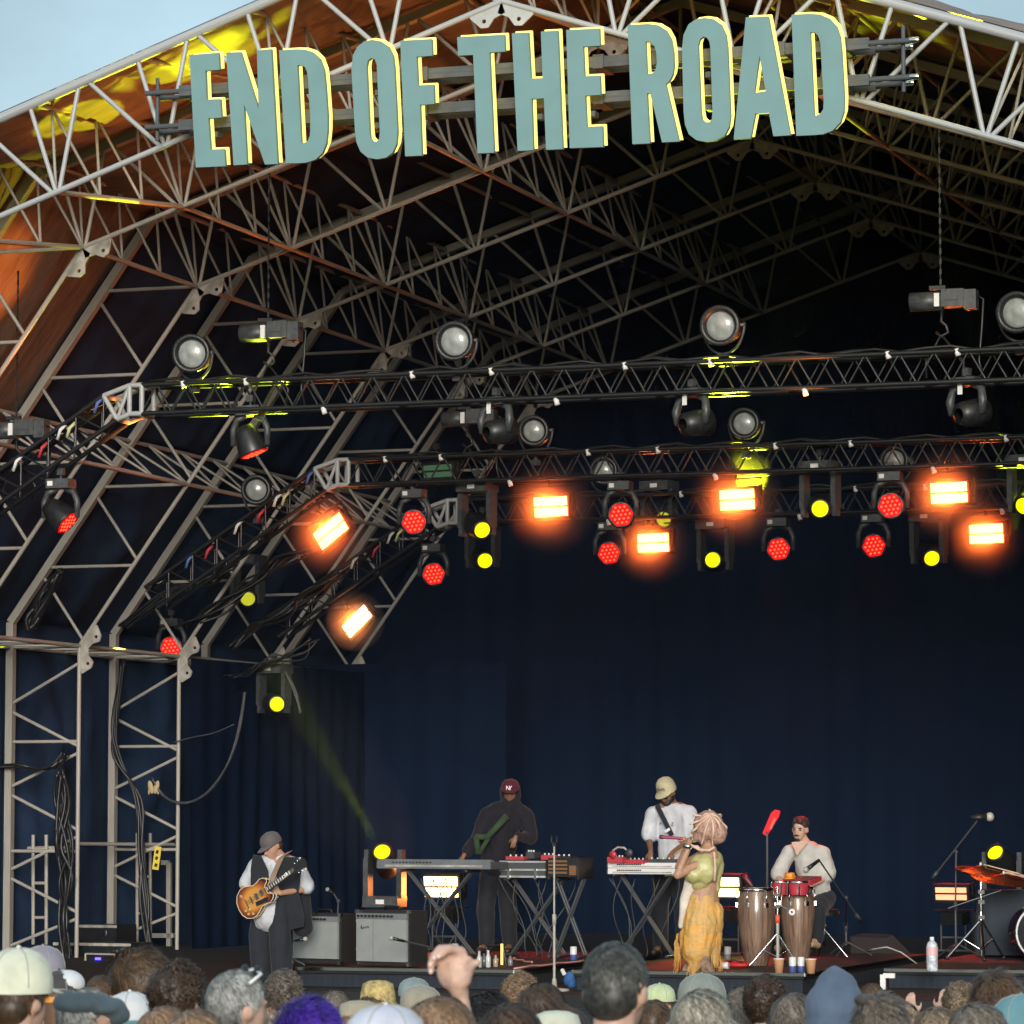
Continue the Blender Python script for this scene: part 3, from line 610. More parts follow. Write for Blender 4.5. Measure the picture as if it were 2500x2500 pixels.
# ---------------------------------------------------------------- spots added for light on roof and trusses, smoke and haze
def spot(name, p, tgt, col, e, size, ang, blend=.15):
    ld = bpy.data.lights.new(name, 'SPOT'); ld.energy = e; ld.color = col; ld.shadow_soft_size = size; ld.spot_size = R(ang); ld.spot_blend = blend
    o = bpy.data.objects.new(name, ld); C.objects.link(o); o.location = p; o.rotation_euler = (Vector(tgt) - Vector(p)).to_track_quat('-Z', 'Y').to_euler(); return o
A_ = lambda x, y, dy=-.35: at(x, y, A_Y) + Vector((0, dy, 0))
YC = (.85, 1, .02); OC = (1, .27, .05)
spot('yellow_spot_light', A_(655, 1130), at(225, 355, Y0 + 1.3), YC, 600, .03, 14)  # yellow roof spots added below the front truss, no lamp stands there
spot('yellow_spot_light', A_(900, 1040), at(600, 300, Y0 + 1.2), YC, 420, .03, 12)
spot('yellow_spot_light', A_(2230, 1010), at(2300, 60, Y0 + .8), YC, 6000, .03, 18)
spot('yellow_spot_light', at(605, 1462, C_Y) + Vector((-.5, -.9, 0)), at(180, 1670, 41.1), YC, 1500, .03, 3.4, .6)
spot('yellow_spot_light', at(676, 1719, C_Y) + Vector((-.38, -.5, .15)), at(45, 1592, 41.0), YC, 1400, .03, 2, .6)
for x, y, tx, Y, e in ((560, 1220, 500, A_Y, 900), (700, 1220, 640, A_Y, 900), (1760, 1180, 1770, A_Y, 900), (1830, 1300, 1835, B_Y, 900), (2480, 1300, 2480, B_Y, 900)):
    spot('yellow_spot_light', at(x, y, Y + .9), at(tx, 955 if Y == A_Y else 1130, Y), YC, e, .02, 24, .3)  # added spots without a fixture, yellowing the truss braces
spot('orange_fill_spot', A_(420, 1180, .2), at(20, 760, Y0 + 3.4), OC, 420, .15, 30, .6)  # orange washes added for the canopy, no fixture at these front-truss points
spot('orange_fill_spot', A_(800, 1100), at(420, 300, Y0 + 1.6), OC, 190, .15, 50, .8)
spot('orange_fill_spot', A_(2000, 1050), at(1600, 40, Y0 + 1.6), OC, 220, .15, 80, .8)
spot('orange_fill_spot', at(1345, 1237, B_Y) + Vector((0, -.4, .1)), at(900, 600, 37), OC, 150, .2, 60, .8)
vm = bpy.data.materials.new('stage_smoke'); vm.use_nodes = True; t_ = vm.node_tree; t_.nodes.clear()
o_ = t_.nodes.new('ShaderNodeOutputMaterial'); pv = t_.nodes.new('ShaderNodeVolumePrincipled'); pv.inputs['Density'].default_value = .011
pv.inputs['Color'].default_value = (.9, .95, 1, 1); pv.inputs['Anisotropy'].default_value = .1; t_.links.new(pv.outputs[0], o_.inputs['Volume'])
SMOKE = vm
hm = vm.copy(); hm.name = 'blue_fill_haze'; hv = [n for n in hm.node_tree.nodes if n.type == 'PRINCIPLED_VOLUME'][0]; hv.inputs['Density'].default_value = .0016; hv.inputs['Color'].default_value = (.42, .62, 1, 1); hv.inputs['Anisotropy'].default_value = 0  # blue-tinted haze added to lift the dark interior towards navy
mb = MB(off=(AX, 43, 3)); prof = [(-20.4, FLOOR + .003), (-20.4, 2.2), (-17.35, 6.45), (AX, 8.5), (2 * AX + 17.35, 6.45), (2 * AX + 20.4, 2.2), (2 * AX + 20.4, FLOOR + .003)]
mb.prism(prof, lambda u, v, d: Vector((u, d, v)), 36.0, 52.2); hz = mb.build('haze', hm); hz.location = (AX, 43, 3); hz['kind'] = 'stuff'
# ---------------------------------------------------------------- people: blobs fused into one continuous skin
def vox(name, prims, voxel=.014, smooth=4, mats=(), dec=None):
    mb = MB()
    for p in prims:
        if p[0] == 'c':
            a, b, r0, r1 = Vector(p[1]), Vector(p[2]), p[3], p[4]
            if (b - a).length > 1e-4: mb.cyl(a, b, r0, r1, n=14)
            mb.sph(a, r0, 12, 8); mb.sph(b, r1, 12, 8)
        elif p[0] == 'e': mb.sph(p[1], p[2], 16, 10, rot=(p[3] if len(p) > 3 else None))
        elif p[0] == 'b': mb.box(p[1], p[2], p[3] if len(p) > 3 else None)
    me = mb.mesh(name + '_src', (mats or [M_BLACK])[0], fix=True); o = bpy.data.objects.new('tmp', me); C.objects.link(o)
    r = o.modifiers.new('r', 'REMESH'); r.mode = 'VOXEL'; r.voxel_size = voxel; r.use_smooth_shade = True
    if smooth: s = o.modifiers.new('s', 'SMOOTH'); s.factor = .5; s.iterations = smooth
    dg = bpy.context.evaluated_depsgraph_get(); out = bpy.data.meshes.new_from_object(o.evaluated_get(dg)); out.name = name
    bpy.data.objects.remove(o); bpy.data.meshes.remove(me); out.materials.clear()
    for m in mats: out.materials.append(m)
    for p in out.polygons: p.use_smooth = True
    return out
def wrinkle(me, amp=.008, s=9, stretch=(1, 1, .6), seed=0):
    n = len(me.vertices)
    for v in me.vertices:
        q = Vector((v.co.x * stretch[0], v.co.y * stretch[1], v.co.z * stretch[2])) * s + Vector((seed, seed * 2, 0))
        v.co += v.normal * (amp * (noise.noise(q) + .5 * noise.noise(q * 2.3)))
    return me
def skinmat(name, c): return mat(name, c, .5, spec=.35, noise_s=25, noise_a=.12)
SK_FAIR = skinmat('fair_skin', (.58, .36, .27)); SK_TAN = skinmat('tanned_skin', (.46, .26, .17)); SK_BROWN = skinmat('brown_skin', (.22, .11, .065)); SK_DARK = skinmat('dark_skin', (.10, .05, .032))
M_EYE = mat('eye_dark', (.02, .015, .012), .3)
def cloth(name, c, **k): return mat(name, c, .85, spec=.2, noise_s=7, noise_a=.16, bump=.25, bump_s=22, sheen=.1, **k)
def rotm(yaw=0, pitch=0, roll=0): return (Matrix.Rotation(R(yaw), 3, 'Z') @ Matrix.Rotation(R(pitch), 3, 'X') @ Matrix.Rotation(R(roll), 3, 'Y'))
def head_prims(H, q, s=1.0):     # faces local -Y, pitch > 0 looks down
    H = Vector(H)
    def P(x, y, z): return H + q @ (Vector((x, y, z)) * s)
    e = lambda x, y, z, a, b, c_: ('e', P(x, y, z), (a * s, b * s, c_ * s), q)
    return [e(0, .015, .03, .076, .095, .085), e(0, -.03, -.025, .066, .066, .085), e(0, -.045, -.082, .046, .044, .036), ('c', P(0, -.096, .0), P(0, -.114, -.035), .010 * s, .015 * s), e(0, -.084, .022, .055, .018, .012),
            e(.08, .012, -.012, .012, .026, .034), e(-.08, .012, -.012, .012, .026, .034), e(0, -.092, -.068, .024, .012, .009), e(0, -.080, -.10, .022, .016, .016)]
def eyes(H, q, parent, s=1.0):
    H = Vector(H); mb = MB()
    for x in (-.031, .031):
        o = MB().sph(H + q @ (Vector((x, -.088, .002)) * s), (.013 * s, .008 * s, .007 * s), 8, 6, rot=q).build('eye', M_EYE, parent)
def hand_prims(W, d, n, s=1.0, curl=.6, thumb=1):   # wrist, direction of fingers, palm normal
    W = Vector(W); d = Vector(d).normalized(); n = Vector(n); n = (n - d * n.dot(d)).normalized(); x = d.cross(n) * thumb
    pr = [('e', W + d * .045 * s, (.038 * s, .018 * s, .048 * s), Matrix((x, n, d)).transposed())]
    for i, (off, ln) in enumerate(((-.030, .072), (-.010, .082), (.010, .078), (.028, .062))):
        k0 = W + x * off * s + d * .082 * s; c_ = curl * (.85 + .1 * i); d1 = (d * math.cos(c_) + n * math.sin(c_)); d2 = (d * math.cos(c_ * 2.3) + n * math.sin(c_ * 2.3))
        k1 = k0 + d1 * ln * .5 * s; k2 = k1 + d2 * ln * .5 * s
        pr += [('c', k0, k1, .0095 * s, .009 * s), ('c', k1, k2, .0085 * s, .0075 * s)]
    t0 = W - x * .030 * s + d * .025 * s; t1 = t0 - x * .028 * s + d * .03 * s + n * .012 * s; t2 = t1 + d * .03 * s + n * .016 * s
    return pr + [('c', t0, t1, .012 * s, .011 * s), ('c', t1, t2, .0105 * s, .0085 * s)]
def chain(pts, rs): return [('c', pts[i], pts[i + 1], rs[i], rs[i + 1]) for i in range(len(pts) - 1)]
def person(label, loc, J, skin, head_q, hands=(), extra=(), group='musicians on the stage', hs=1.0):
    # J: world points; loc: feet. The body is one mesh under the clothes.
    t = thing('person', label, 'person', loc, (0, 0, 0), group); L = Vector(loc); g = {k: Vector(v) - L for k, v in J.items()}
    pr = head_prims(g['head'], head_q, hs)
    pr += chain([g['head'] + head_q @ Vector((0, .02, -.06)), g['neck']], [.056, .06])
    pr += [('c', g['neck'], lerp(g['neck'], g['pelvis'], .3), .07, .13), ('c', lerp(g['neck'], g['pelvis'], .3), g['pelvis'], .135, .13)]
    for s in 'LR':
        pr += chain([lerp(g['neck'], g['sh' + s], .4), g['sh' + s], g['el' + s], g['wr' + s]], [.07, .056, .041, .028])
        pr += chain([g['pelvis'], g['hip' + s], g['kn' + s], g['an' + s], g['to' + s]], [.12, .088, .056, .042, .036])
    for h in hands: pr += hand_prims(*[(Vector(h[0]) - L)] + list(h[1:4]), **h[4])
    pr += list(extra)
    me = vox('body', pr, .0115, 2, [skin]); link('body', me, t); eyes(g['head'], head_q, t, hs)
    return t, g
def garment(t, name, prims, m, voxel=.016, wr=.010, s=9, seed=0, smooth=3, stretch=(1, 1, .6)):
    me = vox(name, prims, voxel, smooth, [m]); wrinkle(me, wr, s, stretch, seed); return link(name, me, t)
def legs(g, j0=.125, r=(.115, .10, .085, .075), ank=True, shorten=.05):
    pr = [('c', g['pelvis'], g['pelvis'] + Vector((0, 0, .07)), .135, .125)]
    for s in 'LR':
        a = g['an' + s] + (g['kn' + s] - g['an' + s]) * shorten
        pr += chain([g['pelvis'], g['hip' + s], g['kn' + s], a], [.13, r[0], r[1], r[2]])
    return pr
def shoes(t, g, m):
    for s in 'LR': link('shoe', vox('shoe', [('c', g['an' + s] + Vector((0, 0, -.04)), g['to' + s], .048, .04), ('c', g['an' + s] + Vector((0, 0, -.05)), g['an' + s] + Vector((0, .03, -.05)), .045, .045)], .014, 2, [m]), t)
def standing(L, yaw, hip_z=.90, spread=.10, knee_fwd=.03):
    L = Vector(L); q = Matrix.Rotation(R(yaw), 3, 'Z'); f = lambda x, y, z: L + q @ Vector((x, y, z))
    d = {}
    for s, sx in (('L', 1), ('R', -1)):
        d['hip' + s] = f(sx * .09, 0, hip_z - .04); d['kn' + s] = f(sx * (spread + .01), -knee_fwd, .50); d['an' + s] = f(sx * spread * 1.1, .02, .10); d['to' + s] = f(sx * spread * 1.35, -.15, .04)
    d['pelvis'] = f(0, 0, hip_z); return d
def cap(t, H, q, m, s=1.0, brim=True, brim_dir=1, name='cap', hgt=1.0, bm=None, r=.098):
    H = Vector(H); mb = MB(); prof = []
    c = H + q @ Vector((0, .01, .035)) * s; up = q @ Vector((0, 0, 1))
    mb.lathe(c, [(-.02 * s, r * s * 1.0), (.0, r * s * 1.02), (.03 * s, r * s), (.06 * s * hgt, r * s * .9), (.085 * s * hgt, r * s * .65), (.098 * s * hgt, r * s * .3), (.10 * s * hgt, 0)], 24, axis=up)
    mb.sph(c + up * .102 * s * hgt, .008 * s, 6, 5)
    o = mb.build(name, m, t)
    if brim:
        mb = MB(); n = 12; vs_ = []
        for d in (0, -.006):
            for i in range(n + 1):
                a = R(-62 + 124 * i / n); rad = r * s * 1.0
                vs_.append(c + q @ (Vector((math.sin(a) * rad, -brim_dir * math.cos(a) * rad, (-.004 + d))) ))
            for i in range(n + 1):
                a = R(-62 + 124 * i / n); k = math.cos(math.pi * (i / n - .5)) ** .6 if 0 < i < n else 0
                vs_.append(c + q @ (Vector((math.sin(a) * r * s * 1.03, -brim_dir * (math.cos(a) * r * s + .075 * s * k), (-.018 * k + d - .004 - abs(math.sin(a)) * .008)))))
        m1 = n + 1; fs = []
        for i in range(n): fs += [(i, i + 1, m1 + i + 1, m1 + i), (2 * m1 + i, 3 * m1 + i, 3 * m1 + i + 1, 2 * m1 + i + 1), (m1 + i, m1 + i + 1, 3 * m1 + i + 1, 3 * m1 + i)]
        mb.add(vs_, fs, 0, True); mb.build('visor', bm or m, o if False else t)
    return o

W_TEE = cloth('white_cotton', (.56, .575, .62)); W_WARM = cloth('off_white_linen', (.52, .50, .47)); K_BLK = cloth('black_cloth', (.022, .024, .03)); K_CHAR = cloth('charcoal_cloth', (.024, .027, .036)); K_TAUPE = cloth('taupe_lining', (.30, .25, .25))
M_SHOE = mat('dark_shoe_leather', (.03, .025, .022), .5)
FZ = FLOOR + .002; RZ = RISER + .002

# guitarist ------------------------------------------------------------------
DG = 36.8
def P(x, y, dy=0.0, D=DG): v = atD(x, y, D); return v + Vector((0, dy, 0))
L = P(664, 2200); L.z = FZ
J = standing(L, -18, .86, .12)
J.update(head=P(664, 2066), neck=P(680, 2096, .05), shL=P(723, 2112, .04), shR=P(628, 2108, -.0), elL=P(748, 2170, .02), elR=P(592, 2164, .06), wrL=P(703, 2180, -.20), wrR=P(606, 2188, -.16), pelvis=P(664, 2215, .02))
J['pelvis'].z = L.z + .88
hq = rotm(-30, 26, -8)
PG, g = person('guitarist in grey cap, white tee and black waistcoat playing a sunburst electric guitar', L, J, SK_TAN, hq,
    hands=[(J['wrL'], P(680, 2170, -.24) - J['wrL'], (0, -1, .3), .95, dict(curl=.7, thumb=-1)), (J['wrR'], P(640, 2200, -.24) - J['wrR'], (.2, .9, 0), .95, dict(curl=.5))])
garment(PG, 'tee_shirt', [('c', g['neck'] + Vector((0, 0, -.03)), lerp(g['neck'], g['pelvis'], .35), .09, .145), ('c', lerp(g['neck'], g['pelvis'], .35), g['pelvis'] + Vector((0, 0, -.02)), .145, .165), ('c', g['pelvis'] + Vector((0, 0, .05)), g['pelvis'] + Vector((-.01, -.04, -.15)), .17, .185)]
        + chain([lerp(g['neck'], g['shR'], .5), g['shR'], lerp(g['shR'], g['elR'], .85)], [.075, .072, .085]) + chain([lerp(g['neck'], g['shL'], .5), g['shL'], lerp(g['shL'], g['elL'], .9)], [.075, .070, .085]), W_TEE, wr=.014, seed=3)
# waistcoat: two open fronts and a back
for sd, pts in ((1, [(733, 2092), (744, 2105), (738, 2180), (751, 2240), (748, 2262), (712, 2272), (700, 2240), (694, 2180), (690, 2130), (700, 2092)]),
                (-1, [(628, 2086), (650, 2090), (668, 2125), (672, 2165), (660, 2180), (622, 2176), (622, 2120)])):
    mb = MB(off=PG.location)
    def fn(u, v, d): q_ = P(u, v, -.175 + .0012 * abs(u - 680) + d); return q_
    mb.prism([p for p in pts], fn, 0, .02); mb.build('waistcoat_front', K_BLK if sd < 0 else K_BLK, PG)
garment(PG, 'waistcoat_back', [('c', g['shL'] + Vector((-.02, .10, 0)), g['shL'] + Vector((0.02, .10, -.62)), .08, .10), ('c', g['shR'] + Vector((.05, .10, 0)), g['shR'] + Vector((.10, .10, -.45)), .08, .09)], K_BLK, seed=5)
garment(PG, 'trousers', legs(g, r=(.118, .108, .112)), K_CHAR, wr=.014, s=6, seed=1, stretch=(1.6, 1.6, .4)); shoes(PG, g, M_SHOE)
cap(PG, g['head'], hq, cloth('grey_brown_cap_cloth', (.13, .11, .115)), 1.06, r=.102)
garment(PG, 'hair', [('e', g['head'] + hq @ Vector((0, .05, -.02)), (.082, .07, .06), hq)], mat('dark_brown_hair', (.04, .025, .018), .6), wr=.004)
mb = MB(off=PG.location); st = [P(706, 2078, .02), P(702, 2092, -.16), P(690, 2130, -.215), P(678, 2168, -.235)]
for i in range(3):
    a, b = st[i], st[i + 1]; wv = Vector((.032, 0, .010)); mb.add([a - wv, a + wv, b + wv, b - wv, a - wv + Vector((0, .006, 0)), a + wv + Vector((0, .006, 0)), b + wv + Vector((0, .006, 0)), b - wv + Vector((0, .006, 0))], [(0, 1, 2, 3), (7, 6, 5, 4), (0, 3, 7, 4), (1, 5, 6, 2)])
mb.build('strap', cloth('tan_woven_strap', (.27, .19, .13)), PG)

# hollow-body guitar
GO = P(652, 2190, -.26); GU = thing('electric_guitar', 'sunburst hollow-body electric guitar with cream binding held by the guitarist', 'guitar', GO, (R(0), R(-31), R(-14)))
half = [(-.235, 0), (-.225, .07), (-.19, .125), (-.13, .158), (-.07, .160), (-.02, .140), (.03, .115), (.08, .118), (.13, .130), (.175, .118), (.205, .085), (.19, .062), (.165, .05), (.150, .030)]
out_ = half + [(x, -z) for x, z in reversed(half[1:])]
M_SUNB = mat('sunburst_lacquer', (.50, .19, .03), .16, coat=1, noise_s=4, noise_a=.2); t_ = M_SUNB.node_tree
tcx = t_.nodes.new('ShaderNodeTexCoord'); gr = t_.nodes.new('ShaderNodeTexGradient'); gr.gradient_type = 'SPHERICAL'; mp_ = t_.nodes.new('ShaderNodeMapping'); mp_.inputs['Scale'].default_value = (4.0, .1, 5.2); mp_.inputs['Location'].default_value = (.1, 0, 0)
rp = t_.nodes.new('ShaderNodeValToRGB'); rp.color_ramp.elements[0].color = (.035, .008, .006, 1); rp.color_ramp.elements[0].position = .08; rp.color_ramp.elements[1].color = (.62, .27, .05, 1); rp.color_ramp.elements[1].position = .55
e_ = rp.color_ramp.elements.new(.3); e_.color = (.30, .07, .015, 1)
t_.links.new(tcx.outputs['Object'], mp_.inputs[0]); t_.links.new(mp_.outputs[0], gr.inputs[0]); t_.links.new(gr.outputs['Fac'], rp.inputs[0]); t_.links.new(rp.outputs[0], t_.nodes['Principled BSDF'].inputs['Base Color'])
MB().prism(out_, lambda u, v, d: Vector((u, d, v)), -.022, .022).build('body', M_SUNB, GU)
M_CREAM = mat('cream_binding', (.72, .62, .42), .35)
for dy in (-.0235, .0235): MB().path([Vector((x * 1.005, dy, z * 1.005)) for x, z in out_ + out_[:1]], .0045, 5).build('binding', M_CREAM, GU)
MB().box((.34, -.012, 0), (.40, .022, .050)).build('neck', mat('dark_fretboard', (.05, .03, .02), .4), GU)
for i in range(11): MB().box((.17 + i * .031, -.0245, 0), (.012, .003, .036)).build('inlay', M_WHITE, GU)
MB().prism([(x + .08, z) for x, z in [(.45, -.025), (.47, -.036), (.60, -.05), (.625, -.02), (.60, 0), (.625, .02), (.60, .05), (.47, .036), (.45, .025)]], lambda u, v, d: Vector((u, d, v)), -.015, .0).build('headstock', mat('black_lacquer', (.02, .02, .02), .2, coat=1), GU)
for i in range(3):
    for s_ in (-1, 1): MB().sph((.57 + i * .042, -.008, s_ * (.052 + i * .005)), (.010, .008, .012), 8, 6).build('tuning_peg', M_CHROME, GU)
for x in (.02, .09): MB().box((x, -.026, 0), (.038, .010, .07)).build('pickup', M_CHROME, GU)
MB().box((-.05, -.027, 0), (.018, .012, .085)).build('bridge', M_CHROME, GU); MB().box((-.12, -.026, 0), (.014, .010, .10)).build('tailpiece', M_CHROME, GU)
for x, z in ((-.15, -.10), (-.10, -.125), (-.11, -.07), (-.165, -.055)): MB().cyl((x, -.022, z), (x, -.036, z), .011).build('control_knob', mat('gold_knob', (.75, .62, .35), .25, .4), GU)
MB().box((.05, -.024, -.075), (.16, .004, .045), Matrix.Rotation(R(10), 3, 'Y')).build('pickguard', M_BLACK, GU)
for z in (-.02, -.012, -.004, .004, .012, .02): MB().cyl((-.12, -.036, z), (.55, -.028, z * .7), .0008, n=4).build('string', M_CHROME, GU)

# hooded keyboard player ------------------------------------------------------
DH = 40.6
def P(x, y, dy=0.0, D=DH): v = atD(x, y, D); return v + Vector((0, dy, 0))
L = P(1215, 2150); L.z = RZ; J = standing(L, 0, .93, .12)
J.update(head=P(1246, 1934), neck=P(1243, 1972, .02), shL=P(1285, 1995, .02), shR=P(1188, 1988, .03), elL=P(1300, 2045, -.05), elR=P(1165, 2050, .0), wrL=P(1279, 2044, -.28), wrR=P(1146, 2088, -.18), pelvis=P(1205, 2095, .05))
hq = rotm(12, 12, 3)
PH, g = person('keyboard player in a dark hoodie and cap leaning over the grey keyboard', L, J, SK_BROWN, hq, hands=[(J['wrL'], (-.2, -.3, -.9), (-.3, 1, 0), .9, dict(curl=.5)), (J['wrR'], (-.3, -.5, -.8), (0, .3, -1), .9, dict(curl=.4))])
K_HOOD = cloth('dark_plum_hoodie', (.016, .014, .021))
garment(PH, 'hoodie', [('c', g['neck'], lerp(g['neck'], g['pelvis'], .35), .11, .175), ('c', lerp(g['neck'], g['pelvis'], .35), g['pelvis'] + Vector((0, 0, -.08)), .175, .18), ('e', g['head'] + hq @ Vector((0, .035, -.02)), (.122, .095, .150), hq), ('c', g['head'] + Vector((0, .03, -.10)), g['neck'], .10, .13)]
    + chain([g['neck'], g['shR'], g['elR'], lerp(g['elR'], g['wrR'], .75)], [.11, .095, .08, .06]) + chain([g['neck'], g['shL'], g['elL'], lerp(g['elL'], g['wrL'], .8)], [.11, .09, .075, .055]), K_HOOD, wr=.016, seed=8)
garment(PH, 'trousers', legs(g), K_BLK); shoes(PH, g, M_SHOE)
cp = cap(PH, g['head'] + hq @ Vector((0, -.03, .02)), hq, cloth('maroon_cap_cloth', (.085, .014, .028)), 1.0, hgt=.95)
# white emblem of two interlaced strokes on the cap front
c = g['head'] + hq @ Vector((0, -.152, .075)); mb = MB()
for a, b in (((-.028, -.022), (-.028, .026)), ((-.028, .026), (.006, -.022)), ((.006, -.022), (.006, .026)), ((.0, .026), (.015, .004)), ((.030, .026), (.015, .004)), ((.015, .004), (.015, -.022))):
    mb.cyl(c + hq @ Vector((a[0], 0, a[1])), c + hq @ Vector((b[0], 0, b[1])), .0055, n=6)
mb.build('cap_emblem', M_WHITE, PH)
mb = MB(off=PH.location)
for a, b, wv in (((1255, 1992), (1205, 2048), .055), ((1205, 2045), (1180, 2042), .05), ((1180, 2042), (1186, 2084), .05), ((1186, 2084), (1212, 2046), .04)):
    A, B = P(a[0], a[1], -.235), P(b[0], b[1], -.26); mb.cyl(A, B, wv * .7, wv * .6, n=6)
mb.build('green_strap', cloth('olive_green_cloth', (.035, .065, .03)), PH)

# man with cap, sunglasses and white tee -------------------------------------
DC = 40.2
def P(x, y, dy=0.0, D=DC): v = atD(x, y, D); return v + Vector((0, dy, 0))
L = P(1640, 2150); L.z = RZ; J = standing(L, 0, .96, .12)
J.update(head=P(1628, 1935), neck=P(1638, 1966, .03), shL=P(1683, 1984, .02), shR=P(1592, 1984, .02), elL=P(1692, 2045, .02), elR=P(1583, 2048, .02), wrL=P(1655, 2082, -.22), wrR=P(1603, 2078, -.22), pelvis=P(1640, 2100, .04))
hq = rotm(-18, 28, 0)
PC, g = person('bearded man in pale cap, sunglasses and white tee playing the white keyboard', L, J, SK_BROWN, hq, hands=[(J['wrL'], (-.3, -.6, -.7), (0, .6, -.8), .95, dict(curl=.5, thumb=-1)), (J['wrR'], (.1, -.5, -.8), (0, .8, -.5), .95, dict(curl=.5))])
garment(PC, 'tee_shirt', [('c', g['neck'] + Vector((0, 0, -.05)), lerp(g['neck'], g['pelvis'], .3), .09, .155), ('c', lerp(g['neck'], g['pelvis'], .3), g['pelvis'] + Vector((0, 0, .02)), .155, .16)]
    + chain([g['neck'] + Vector((0, 0, -.03)), g['shR'], lerp(g['shR'], g['elR'], .85)], [.08, .075, .092]) + chain([g['neck'] + Vector((0, 0, -.03)), g['shL'], lerp(g['shL'], g['elL'], .85)], [.08, .075, .092]), W_TEE, wr=.012, seed=11)
garment(PC, 'trousers', legs(g), K_CHAR); shoes(PC, g, M_SHOE)
cap(PC, g['head'], hq, cloth('pale_olive_cap_cloth', (.52, .47, .30)), 1.10, hgt=1.25)
garment(PC, 'beard', [('e', g['head'] + hq @ Vector((0, -.055, -.095)), (.066, .060, .055), hq), ('e', g['head'] + hq @ Vector((.05, -.01, -.07)), (.03, .04, .06), hq), ('e', g['head'] + hq @ Vector((-.05, -.01, -.07)), (.03, .04, .06), hq)], mat('black_hair', (.012, .010, .010), .6), wr=.004)
mb = MB()
for x in (-.035, .035): mb.box(g['head'] + hq @ Vector((x, -.105, .0)), (.058, .010, .036), hq)
mb.box(g['head'] + hq @ Vector((0, -.105, .012)), (.14, .008, .008), hq); mb.build('sunglasses', mat('black_gloss_plastic', (.01, .01, .01), .12, coat=1), PC)
c = g['head'] + hq @ Vector((0, -.102, .085)); mb = MB()
for i in range(5): mb.box(c + hq @ Vector((-.045 + i * .022, .0 + abs(i - 2) * .006, .002 * math.sin(i * 3))), (.014, .006, .03 + .008 * math.sin(i * 2.2)), hq)
mb.build('cap_print', cloth('brown_print', (.22, .18, .12)), PC)
mb = MB(off=PC.location); A, B = P(1612, 1966, -.13), P(1655, 2040, -.235); dxx = (B - A).normalized(); sv = dxx.cross(Vector((0, 1, 0))).normalized() * .026
mb.add([A - sv, A + sv, B + sv, B - sv, A - sv + Vector((0, .01, 0)), A + sv + Vector((0, .01, 0)), B + sv + Vector((0, .01, 0)), B - sv + Vector((0, .01, 0))], [(0, 1, 2, 3), (7, 6, 5, 4), (0, 3, 7, 4), (1, 5, 6, 2), (0, 4, 5, 1), (3, 2, 6, 7)]); mb.build('shoulder_strap', K_BLK, PC)
MB(off=PC.location).box(P(1645, 2027, -.245), (.062, .01, .03), Matrix.Rotation(R(-30), 3, 'Y')).build('strap_buckle', M_WHITE, PC)
def letter(ch, p, size, parent, m, name='print'):
    fc = bpy.data.curves.new(name, 'FONT'); fc.body = ch; fc.size = size; fc.extrude = .002; fc.align_x = 'CENTER'; fc.align_y = 'CENTER'
    o = bpy.data.objects.new('tmp_text', fc); C.objects.link(o); dg = bpy.context.evaluated_depsgraph_get(); me = bpy.data.meshes.new_from_object(o.evaluated_get(dg)); bpy.data.objects.remove(o)
    me.materials.clear(); me.materials.append(m); q = link(name, me, parent); q.rotation_euler = (R(90), 0, R(-15)); q.location = p; return q
letter('P', P(1625, 2012, -.20) - PC.location, .05, PC, M_BLACK, 'printed_letter'); letter('Z', P(1654, 2012, -.20) - PC.location, .05, PC, M_BLACK, 'printed_letter')

# percussionist ---------------------------------------------------------------
DP = 39.2
def P(x, y, dy=0.0, D=DP): v = atD(x, y, D); return v + Vector((0, dy, 0))
L = P(1990, 2250, .3); L.z = RZ
J = dict(head=P(1953, 2024), neck=P(1962, 2060, .03), shL=P(2007, 2084, .04), shR=P(1924, 2082, .02), elL=P(2016, 2142, .05), elR=P(1898, 2140, .0), wrL=P(1978, 2166, -.2), wrR=P(1925, 2160, -.22), pelvis=P(1985, 2185, .15),
         hipL=P(2010, 2195, .12), hipR=P(1965, 2195, .1), knL=P(2010, 2222, -.26), knR=P(1930, 2222, -.28), anL=P(2006, 2293, -.22), anR=P(1925, 2300, -.2), toL=P(2000, 2302, -.36), toR=P(1918, 2312, -.34))
hq = rotm(-5, 8, 4)
PP, g = person('moustached percussionist with curly dark hair and open-necked white shirt behind the congas', L, J, SK_FAIR, hq, hands=[(J['wrL'], (-.8, -.5, -.1), (0, 0, -1), .95, dict(curl=.3)), (J['wrR'], (.3, -.9, -.1), (0, 0, -1), .95, dict(curl=.3))])
garment(PP, 'shirt', [('c', g['neck'] + Vector((0, 0.02, -.06)), lerp(g['neck'], g['pelvis'], .3), .085, .145), ('c', lerp(g['neck'], g['pelvis'], .3), g['pelvis'] + Vector((.0, 0, 0)), .145, .165), ('c', g['pelvis'], P(2020, 2196, .05) - L, .13, .06)]
    + chain([g['neck'] + Vector((0, 0, -.04)), g['shL'], lerp(g['shL'], g['elL'], .8)], [.08, .08, .11]) + chain([g['neck'] + Vector((0, 0, -.04)), g['shR'], lerp(g['shR'], g['elR'], .9)], [.08, .075, .09]), W_WARM, wr=.016, seed=14)
mb = MB(off=PP.location); mb.add([P(1941, 2056, -.16), P(1984, 2052, -.16), P(1957, 2088, -.205)], [(0, 1, 2)]); mb.build('open_neck', SK_FAIR, PP)
garment(PP, 'trousers', legs(g, r=(.11, .095, .075)), K_CHAR, seed=2); shoes(PP, g, mat('tan_shoe', (.55, .38, .22), .6))
hp = [('e', g['head'] + hq @ Vector((0, .03, .055)), (.092, .10, .082), hq)]
random.seed(3)
